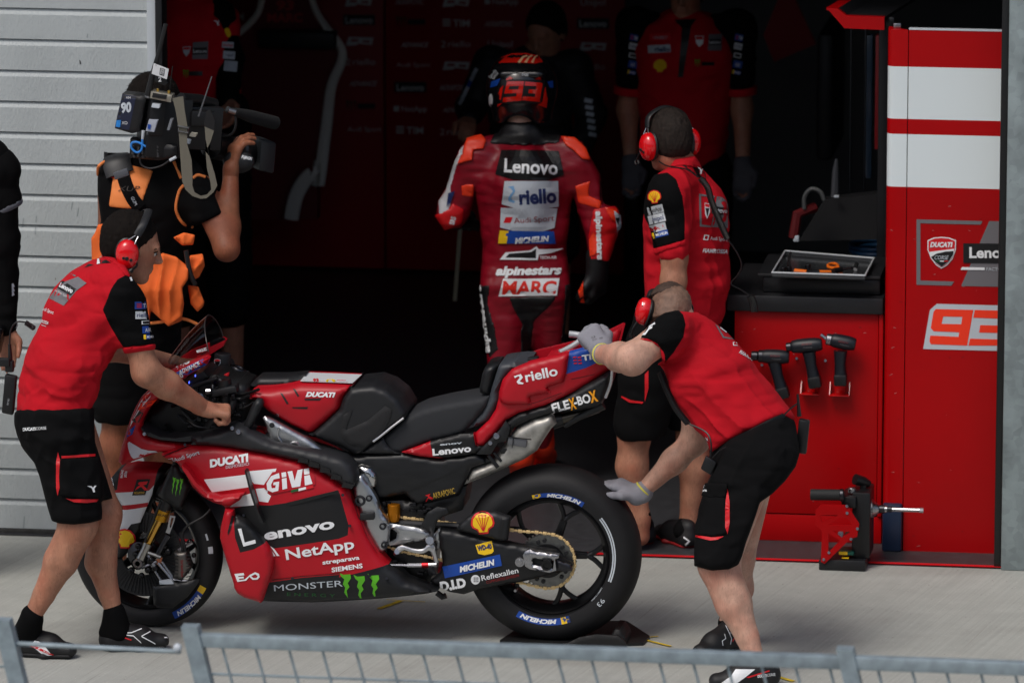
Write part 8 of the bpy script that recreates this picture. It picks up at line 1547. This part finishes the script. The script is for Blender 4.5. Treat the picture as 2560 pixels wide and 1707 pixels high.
g.cone(rx(505, 530), rx(497, 425), .095, .08, side=SX, fl=.85).folds(.005, (.14, .14, .05), 51).folds(.0015, (.05, .05, .02), 52).grid(); g.carve(Kq([(405, 400), (580, 400), (610, 460), (700, 470), (795, 498), (838, 580), (884, 660), (896, 800), (975, 830), (990, 900), (962, 990), (930, 1095), (830, 1105), (815, 1000), (792, 900), (768, 850), (752, 760), (735, 900), (722, 1000), (732, 1150), (738, 1210), (716, 1330), (702, 1480), (690, 1560)])+[(1400, 960), (1375, 1140), (1330, 1140), (1340, 960), (1330, 900), (1310, 900), (1300, 980), (1330, 1180), (1275, 1180), (1235, 1000), (1218, 905)]+Kq([(316, 1400), (294, 1210), (300, 1100), (300, 1000), (290, 900), (276, 800), (268, 735), (258, 860), (200, 922), (120, 928), (78, 870), (88, 790), (130, 720), (160, 620), (190, 540), (230, 488), (320, 472), (385, 455)]), .025)
suit = np_obj('racing_suit', [g.mesh()], LEA, rd_)
pt = lambda nm, pts, off, m, hi=9: patch(nm, g, g.region_px(pts, -9, hi), off, m, suit)
pt('neck_panel', Kq([(340, 510), (390, 390), (610, 390), (690, 470), (680, 505), (560, 516), (440, 515)]), .004, BLKL); pt('seat_panel', Kq([(436, 1262), (674, 1252), (640, 1300), (560, 1375), (545, 1480), (556, 1700), (492, 1700), (492, 1450), (498, 1390), (455, 1315)]), .003, BLKL)
pt('shoulder_pad', Kq([(200, 570), (228, 480), (300, 460), (325, 490), (312, 532), (262, 540), (255, 590), (180, 610)]), .016, FLUO, YR); pt('shoulder_pad', Kq([(690, 470), (760, 476), (815, 530), (838, 590), (795, 585), (750, 540), (712, 515)]), .016, FLUO, YR)
pt('arm_panel', Kq([(760, 715), (835, 690), (825, 760), (890, 790), (885, 830), (775, 800)]), .004, FLUO); pt('arm_panel', Kq([(850, 830), (960, 812), (1000, 900), (960, 1000), (925, 1085), (835, 1075), (825, 960)]), .005, BRL); pt('arm_panel', Kq([(200, 712), (265, 705), (262, 770), (205, 765)]), .004, FLUO); pt('elbow_panel', Kq([(70, 860), (140, 830), (160, 800), (215, 830), (205, 900), (120, 935)]), .005, BRL)
pt('arm_stripe', Kq([(170, 590), (225, 500), (215, 560), (180, 620), (150, 730), (160, 770), (130, 880), (95, 880), (90, 790), (125, 740)]), .003, WHL)
pt('leg_panel', Kq([(292, 1205), (345, 1200), (332, 1290), (370, 1420), (385, 1520), (340, 1560), (305, 1400)]), .003, BLKL); pt('leg_panel', Kq([(708, 1200), (745, 1190), (730, 1330), (712, 1480), (690, 1480), (706, 1320)]), .003, BLKL)
d = Decal('suit_lettering', [suit]+[o for o in suit.children], suit, off=.0045); k = lambda *p: Kq(p)
d.poly(k((400, 540), (680, 545), (705, 660), (625, 690), (460, 685), (370, 660)), BLACK, lay=0); d.text('Lenovo', *S('K', 414, 646), 132, 34, WHITE, ang=-3, bold=.025, lay=1)
d.poly(k((416, 692), (676, 692), (678, 816), (590, 828), (480, 828), (402, 804)), GREYW, lay=0); d.text('riello', *S('K', 488, 804), 92, 36, NAVY, bold=.04, lay=1, ang=3); d.poly(k((432, 720), (460, 715), (468, 740), (446, 775), (468, 790), (462, 800), (436, 790), (434, 772), (456, 742), (448, 728)), LBLUE, lay=1, step=6)
d.poly(k((398, 822), (672, 824), (658, 920), (580, 945), (500, 945), (394, 918)), GREYW, lay=0); d.poly(k((422, 868), (456, 868), (444, 896), (410, 896)), REDP, lay=1, step=6); d.text('Audi Sport', *S('K', 462, 898), 99, 14, mat('dark_red_print', (150, 24, 26), .5), ang=4, lay=1)
d.poly(k((392, 932), (655, 938), (664, 998), (384, 996)), BLUE, lay=0); d.poly(k((392, 932), (436, 934), (426, 996), (384, 996)), YEL, lay=1); d.text('MICHELIN', *S('K', 466, 996), 85, 13, WHITE, ang=4, shear=.2, bold=.05, lay=1)
d.poly(k((392, 1076), (420, 1040), (540, 1030), (570, 1010), (582, 1024), (702, 1022), (640, 1044), (582, 1052), (576, 1078)), WHITE, lay=0, step=7); d.poly(k((420, 1066), (440, 1046), (545, 1038), (568, 1022), (568, 1068)), BLACK, lay=1, step=7); d.text('TECH-AIR', *S('K', 586, 1072), 42, 7, WHITE, bold=.02, lay=1)
d.text('alpinestars', *S('K', 372, 1152), 164, 22, WHITE, shear=.25, bold=.05, lay=0, ang=1); d.poly(k((408, 1170), (682, 1168), (670, 1252), (385, 1256)), WHITE, lay=0); d.text('MARC', *S('K', 402, 1244), 136, 33, mat('number_red', (226, 40, 24), .5), shear=.1, bold=.03, lay=1)
d.text('alpinestars', *S('K', 862, 840), 120, 15, WHITE, ang=-88, bold=.05, lay=1); d.text('alpinestars', *S('K', 345, 1530), 170, 16, WHITE, ang=98, bold=.05, lay=2); d.poly(k((905, 820), (960, 830), (975, 900), (940, 880), (920, 850)), FLUO, lay=0, step=7); d.poly(k((850, 940), (880, 985), (860, 1050), (835, 1060), (830, 980)), FLUO, lay=0, step=7); d.poly(k((948, 838), (980, 860), (984, 930), (965, 960), (960, 900)), GREYW, lay=1, step=7); d.poly(k((955, 870), (975, 872), (968, 910)), BLACK, lay=2, step=6); d.poly(k((172, 740), (150, 800), (130, 815), (140, 750)), NAVY, lay=1, step=7); d.poly(k((195, 545), (215, 520), (210, 560), (190, 575)), WHITE, lay=1, step=6); d.poly(k((878, 690), (884, 690), (886, 790), (880, 790)), BLACK, lay=1, step=6); d.text('SRS', *S('K', 165, 905), 20, 12, WHITE, ang=75, bold=.04, lay=2); d.done()
hs = Sdf(.0048, .008); hand_parts(hs, RJ[2]+Vector((0, 0, -.03)), (-.04, .15, -1), (-.8, .5, 0), (-.6, -.8, 0), [(35, 40, 25)]*4, 1.12, thumb=.3, fat=1.5); hs.cone(RJ[2]+Vector((0, 0, .03)), RJ[2]+Vector((-.004, .01, -.06)), .05, .044, k=.02); hs.grid(); gl2 = np_obj('glove', [hs.mesh()], BLKL, rd_)
d = Decal('glove_trim', gl2, gl2, off=.003); d.poly(Kq([(775, 1190), (800, 1180), (800, 1240), (810, 1310), (795, 1310), (780, 1250)]), FLUO, step=6); d.poly(Kq([(905, 1260), (922, 1255), (915, 1310), (903, 1310)]), GREYW, step=6); d.done()
hs = Sdf(.006, .01); hand_parts(hs, LJ[2], (.1, .9, .1), (0, 0, -1), (1, 0, 0), [(30, 35, 25)]*4, 1.1, fat=1.5); hs.grid(); np_obj('glove', [hs.mesh()], BLKL, rd_)
for (a_, k_, n_2), gp in zip(FT, ((1302, 1228), (1352, 1192))):
    hp = G(gp); s = Sdf(.007, .03); s.cone(n_2+Vector((0, 0, .12)), n_2+Vector((0, 0, 0)), .062, .055).cone(n_2, Vector((hp.x, hp.y+.05, .05)), .055, .045).cone(Vector((hp.x, hp.y+.04, .045)), Vector((hp.x, hp.y+.24, .04)), .045, .038); s.cut((0, 0, .004), (0, 0, -1)); s.grid(); np_obj('riding_boot', [s.mesh()], FLUO, rd_)
he = thing('racing_helmet', 'red and black racing helmet numbered 93 on the rider walking away', 'helmet', tuple(rx(497, 230))); hc2 = rx(497, 222); s = Sdf(.0055, .02); s.ell(hc2, (.143, .158, .143), k=.02); s.cone(hc2+Vector((0, .02, -.04)), hc2+Vector((0, .03, -.125)), .141, .124, k=.03); s.cone(hc2+Vector((0, -.10, -.20)), hc2+Vector((0, .05, -.22)), .085, .08, k=.02, op='-'); s.cut(rx(500, 400), (0, 0, -1)); s.grid()
hs_ = np_obj('helmet_shell', [s.mesh()], mat('helmet_black', (22, 22, 24), .2, coat=.6), he); HR = mat('helmet_red', (226, 32, 16), .18, coat=.6)
s2 = Sdf(.005, .02); s2.cone(rx(420, 165, YR-.10), rx(575, 165, YR-.10), .024, .024, side=(0, 0, 1), fl=1.6); s2.grid(); np_obj('rear_spoiler', [s2.mesh()], MATS['helmet_black'], he)
d = Decal('helmet_graphics', [hs_, bpy.data.objects['rear_spoiler']], hs_, off=.002); d.poly(Kq([(385, 115), (400, 85), (450, 68), (520, 66), (580, 78), (602, 110), (560, 118), (480, 112)]), HR, lay=0); pass
Rq = lambda *q: Q('R', q); d.poly(Rq((300, 318), (690, 325), (655, 535), (290, 535)), BLACK, lay=0); d.poly(Rq((352, 338), (502, 336), (478, 508), (312, 522), (318, 480), (432, 470), (437, 442), (326, 446)), HR, holes=[Rq((375, 380), (458, 376), (451, 408), (362, 411))], lay=1, step=5)
d.poly(Rq((514, 338), (668, 352), (640, 520), (486, 505), (494, 470), (598, 476), (602, 446), (540, 442), (546, 408), (606, 410), (611, 380), (506, 376)), HR, lay=1, step=5); d.poly(Rq((340, 322), (375, 292), (408, 312), (350, 330)), HR, lay=1, step=5); d.poly(Rq((320, 372), (296, 500), (284, 500), (286, 440), (272, 460), (290, 400)), HR, lay=1, step=5); d.poly(Rq((310, 530), (264, 566), (268, 540)), HR, lay=1, step=5); d.poly(Rq((590, 318), (640, 294), (662, 328)), HR, lay=1, step=5); d.poly(Rq((690, 380), (704, 470), (712, 490), (702, 574), (625, 545), (664, 520)), HR, lay=1, step=5)
d.poly(Kq([(350, 205), (395, 190), (380, 225), (345, 235)]), BLUE, lay=1, step=6); d.poly(Kq([(622, 205), (650, 200), (652, 235), (635, 235)]), BLUE, lay=1, step=6)
d.text('Estrella', *S('K', 348, 190), 24, 8, WHITE, ang=52, lay=1); d.text('Galicia', *S('K', 362, 196), 20, 8, WHITE, ang=52, lay=1); d.text('SHOEI', *S('K', 500, 176), 16, 5, WHITE, lay=3, bold=.03); d.poly([(S('K', 348, 295)[0]+5*math.cos(a), S('K', 348, 295)[1]+16*math.sin(a)) for a in np.linspace(0, 6.28, 16)[:-1]], WHITE, lay=1, step=5)
for i in range(3): d.poly(Kq([(478+32*i, 112), (500+30*i, 84), (520+28*i, 76), (530+22*i, 82), (508+28*i, 90), (490+32*i, 116)]), mat('helmet_flame', (240, 190, 140), .2), lay=2, step=5)
d.done()
# ------------------------------------------------------------------ dim figures deeper in the garage
def standing(label, y, chest, pelv, neck, arms, headc, hf, skinm, sleevem, topm, sx=(1, 0, 0), wid=.2, legs=True, glovem=None, sleeve_end=.55, hairm=None, long_=False):
    p = person(label, (pelv.x, y)); sx = Vector(sx); b = Sdf(.010, .04); b.cone(pelv, chest, .14, wid*.8, side=sx, fl=.7).cone(chest, neck, wid*.7, .065, side=sx, fl=.7).cone(neck, headc, .06, .06)
    for a_ in arms: b.chain(a_, [.055, .045, .032]); hand_parts(b, a_[2]+(a_[2]-a_[1]).normalized()*.01, (a_[2]-a_[1]), (0, -.3, -.2), (0, -1, 0), [(18, 24, 18)]*4, 1.05, fat=1.2, thumb=.3)
    L_ = [(pelv+sx*q*.10, Vector((pelv.x+q*sx.x*.12, pelv.y+.02+q*sx.y*.1, .48)), Vector((pelv.x+q*sx.x*.13, pelv.y+q*sx.y*.1+.03, .08))) for q in (-1, 1)]
    for a_, k_, n_2 in L_: b.chain([a_, k_, n_2], [.09, .06, .04])
    b.grid(); hd = Sdf(.006, .015); head(hd, headc, hf, (0, 0, 1), 1.03); hd.grid(); np_obj('body', [b.mesh(), hd.mesh()], skinm, p); hair_mesh(headc, hf, (0, 0, 1), 1.03, hairm or HAIR, p, .010, h=.007)
    g = Sdf(.0085, .05); g.cone(pelv+Vector((0, 0, -.03)), chest, .185, wid, side=sx, fl=.75).cone(chest, neck+Vector((0, 0, -.03)), wid*.95, .10, side=sx, fl=.7); g.folds(.006, (.1, .1, .05), 61); g.grid(); sh = np_obj('shirt', [g.mesh()], topm, p)
    for a_ in arms:
        g = Sdf(.008, .03); e_ = 1. if long_ else sleeve_end; g.cone(a_[0].lerp(neck, .35)+Vector((0, 0, -.02)), a_[0], .075, .088); g.cone(a_[0], a_[0].lerp(a_[1], e_), .088, .07)
        if long_: g.cone(a_[1], a_[2], .07, .048)
        g.folds(.005, (.07, .07, .05), 62); g.grid(); np_obj('sleeve', [g.mesh()], sleevem, sh)
        if not long_: q = a_[0].lerp(a_[1], e_+.12); MB().tube([a_[0].lerp(a_[1], e_+.10), a_[0].lerp(a_[1], e_+.19)], [.074, .072], 18).build('cuff', CRED, sh)
    g = Sdf(.0095, .05); g.cone(pelv+Vector((0, 0, -.02)), pelv+Vector((0, 0, -.1)), .18, .18, side=sx, fl=.8)
    for a_, k_, n_2 in L_: g.cone(a_, k_+Vector((0, 0, .02)), .12, .10)
    g.folds(.006, (.1, .1, .06), 63); g.grid(); np_obj('shorts', [g.mesh()], CBLK2, p)
    for a_, k_, n_2 in L_: shoe('shoe', (n_2.x-hf[0]*.08, n_2.y-hf[1]*.08), (hf[0], hf[1]), p, mat('shoe_black', (20, 20, 22), .6), h=.009, z0=.006)
    if glovem:
        for a_ in arms: g = Sdf(.0075, .01); hand_parts(g, a_[2]+(a_[2]-a_[1]).normalized()*.01, (a_[2]-a_[1]), (0, -.3, -.2), (0, -1, 0), [(18, 24, 18)]*4, 1.1, fat=1.5, thumb=.3); g.cone(a_[2], a_[2]+(a_[2]-a_[1]).normalized()*.03, .040, .038); g.grid(); np_obj('glove', [g.mesh()], glovem, p)
    return p, sh
DGL = mat('dark_grey_glove', (74, 74, 80), .8); YBP = 5.0; q_ = lambda x, y, d_=YBP: PC('L', x, y, d_)
bpn, bsh = standing('person in red and black team shirt and grey gloves facing out of the garage', YBP, q_(515, 240), q_(510, 830), q_(525, 90), [[q_(270, 130), q_(235, 540), q_(250, 790, YBP-.1)], [q_(770, 140), q_(795, 540), q_(798, 800, YBP-.1)]], q_(520, -40), (-.1, -1, -.1), SKIN, CBLK, CRED, wid=.235, glovem=DGL, sleeve_end=.62)
d = Decal('chest_print', bsh, bsh, off=.003); d.poly(Lq([(462, 100), (570, 95), (545, 130), (505, 380), (480, 380), (500, 140)]), BLACK, lay=0); d.poly(quadpx(*S('L', 335, 262), 56, 19, 3), GREYW, lay=0); d.text('riello', *S('L', 368, 254), 37, 12, NAVY, lay=1, bold=.03); d.poly(quadpx(*S('L', 342, 202), 52, 18, 3), REDP, lay=0); d.text('UNIBET', *S('L', 360, 194), 36, 8, GREYW, lay=1); d.shell(*S('L', 394, 322), 19, 0, REDP, YEL)
d.poly(Lq([(630, 170), (696, 168), (692, 250), (625, 250)]), GREYP, lay=0); d.poly(Lq([(628, 194), (690, 194), (690, 222), (628, 222)]), BLACK, lay=1); d.text('Lenovo', *S('L', 632, 215), 28, 8, WHITE, lay=2, bold=.03); d.poly(Lq([(564, 178), (606, 178), (602, 215), (584, 232), (568, 212)]), WHITE, lay=1, step=6); d.poly(Lq([(568, 182), (602, 182), (600, 196), (568, 196)]), REDP, lay=2, step=6); d.claw(*S('L', 560, 328), 14, 20, 0, GREEN); d.poly(quadpx(*S('L', 595, 322), 32, 9), BLACK, lay=0); d.text('Ducati', *S('L', 545, 668), 20, 6, GREYW, lay=1); d.done()
for o in bsh.children:
    if o.name.startswith('sleeve'):
        c_ = proj(sum((Vector(v.co) for v in list(o.data.vertices)[::50]), Vector())/len(list(o.data.vertices)[::50])+world_loc(o)); x_ = c_[0]-18 if c_[0] < 1700 else c_[0]-2
        sleeve_patches(o, [('TIM', x_, 100, 20, 16, -12), ('riello', x_-2, 122, 20, 16, -12), ('box', x_-3, 144, 20, 14, -12), ('blue', x_-4, 168, 22, 18, -12), ('mich', x_-5, 184, 20, 9, -12)])
YD = 5.4; JK = mat('black_jacket', (20, 20, 23), .7); q_ = lambda x, y, d_=YD: P((x, y), d_)
dpn, dsh = standing('person in black jacket standing dimly behind the rider before the sponsor wall', YD, q_(1325, 205), q_(1330, 430), q_(1345, 135), [[q_(1228, 165), q_(1178, 270), q_(1172, 300, YD-.2)], [q_(1432, 172), q_(1478, 290), q_(1440, 400, YD-.2)]], q_(1365, 80), (-.3, -.9, -.3), SKIN, JK, JK, wid=.2, long_=True)
d = Decal('jacket_print', [dsh]+list(dsh.children), dsh, off=.004)
for i in range(6): d.poly(quadpx(1188-7*i, 190+15*i, 18, 9, 62), GREYW if i != 2 else BLUE, lay=0); d.poly(quadpx(1460+2*i, 255+17*i, 20, 10, -12), GREYW, lay=0)
d.done()
YT = 3.7; q_ = lambda x, y, d_=YT: PC('J', x, y, d_)
tpn, tsh_ = standing('person in red and black jacket standing in the dark above the cameraman', YT, q_(185, 150), q_(230, 640), q_(160, -40), [[q_(310, 100), q_(380, 330), q_(380, 560, YT-.15)], [q_(20, 60), q_(-20, 330), q_(20, 560)]], q_(160, -170), (.3, -.95, 0), SKIN, CBLK, CRED, sx=(.95, .3, 0), wid=.2, long_=True)
d = Decal('jacket_print', [tsh_]+list(tsh_.children), tsh_, off=.004); Jq = lambda *p: Q('J', p)
d.poly(Jq((185, 238), (270, 232), (266, 332), (180, 332)), GREYP, lay=0); d.poly(Jq((180, 268), (262, 264), (262, 305), (182, 308)), BLACK, lay=1); d.text('Lenovo', *S('J', 186, 296), 33, 9, WHITE, lay=2, bold=.02); d.poly(Jq((128, 262), (172, 260), (165, 295), (148, 318), (132, 296)), GREYW, lay=1, step=6); d.poly(Jq((132, 264), (168, 264), (166, 278), (132, 280)), REDP, lay=2, step=6); d.claw(*S('J', 128, 438), 14, 22, 0, GREEN); d.poly(quadpx(*S('J', 162, 425), 34, 11), BLACK, lay=0)
d.poly(quadpx(*S('J', 345, 268), 29, 15, -3), GREYW, lay=0); d.text('NetApp', *S('J', 352, 262), 24, 8, REDP, lay=1, bold=.02); d.poly(quadpx(*S('J', 350, 330), 30, 20, -5), GREYW, lay=0); d.text('Unipol', *S('J', 358, 320), 22, 9, NAVY, lay=1); d.poly(quadpx(*S('J', 356, 398), 32, 26, -6), GREYW, lay=0); d.poly(chaikin(Jq((358, 160), (382, 155), (398, 190), (388, 215), (368, 200)), 1), YEL, lay=0, step=6); diadora(d, *S('J', 312, 130), 9, 0); d.done()
YE = .55; q_ = lambda x, y, d_=YE: P((x, y), d_)
pen, psh = standing('person in black long sleeved top cut off by the left photo edge, holding a phone', YE, q_(-150, 440), q_(-215, 800), q_(-140, 330), [[q_(-8, 425), q_(4, 610), q_(14, 812)], [q_(-280, 430), q_(-300, 620), q_(-330, 800)]], q_(-135, 230), (.2, -1, 0), SKIN, CBLK, CBLK, wid=.19, long_=True)
pu = [o for o in psh.children if o.name.startswith('sleeve')][0]
MB().tube([q_(14, 806), q_(15, 818)], .047, 20).build('cuff', mat('pale_cuff', (200, 200, 200), .6), psh)
d = Decal('sleeve_stripes', [pu], psh, off=.004)
for i in range(3): d.poly(Uq([(90+4*i-3*i, 655+32*i), (102, 652+32*i), (112, 680+32*i), (90, 690+32*i)]), GREYW, step=6, lay=0)
d.done()
s = Sdf(.007, .04); s.cone(q_(-30, 400), q_(6, 500), .09, .078); s.cut(q_(10, 530), (.45, 0, -1)); s.grid(); np_obj('outer_sleeve', [s.mesh()], CBLK, psh); patch('sleeve_hem', s, s.region_slab(q_(10, 530), (.45, 0, -1), -.022, .01), .002, mat('hem_grey', (96, 98, 106), .7), psh)
o = MB().obox(P((0, 850), YE-.07), Vector((.008, 0, -.003)), Vector((0, .04, 0)), Vector((.012, 0, .055)), .004).build('mobile_phone', mat('phone_black', (12, 12, 14), .15)); tag(o, 'black mobile phone in the hand at the left photo edge', 'phone')
o = MB().tube([P((1137, 752), 4.9), P((1151, 560), 4.9)], .010, 8).build('wooden_pole', mat('pole_cream', (170, 164, 140), .6)); tag(o, 'thin cream pole leaning upright in the dark left of the rider', 'pole')
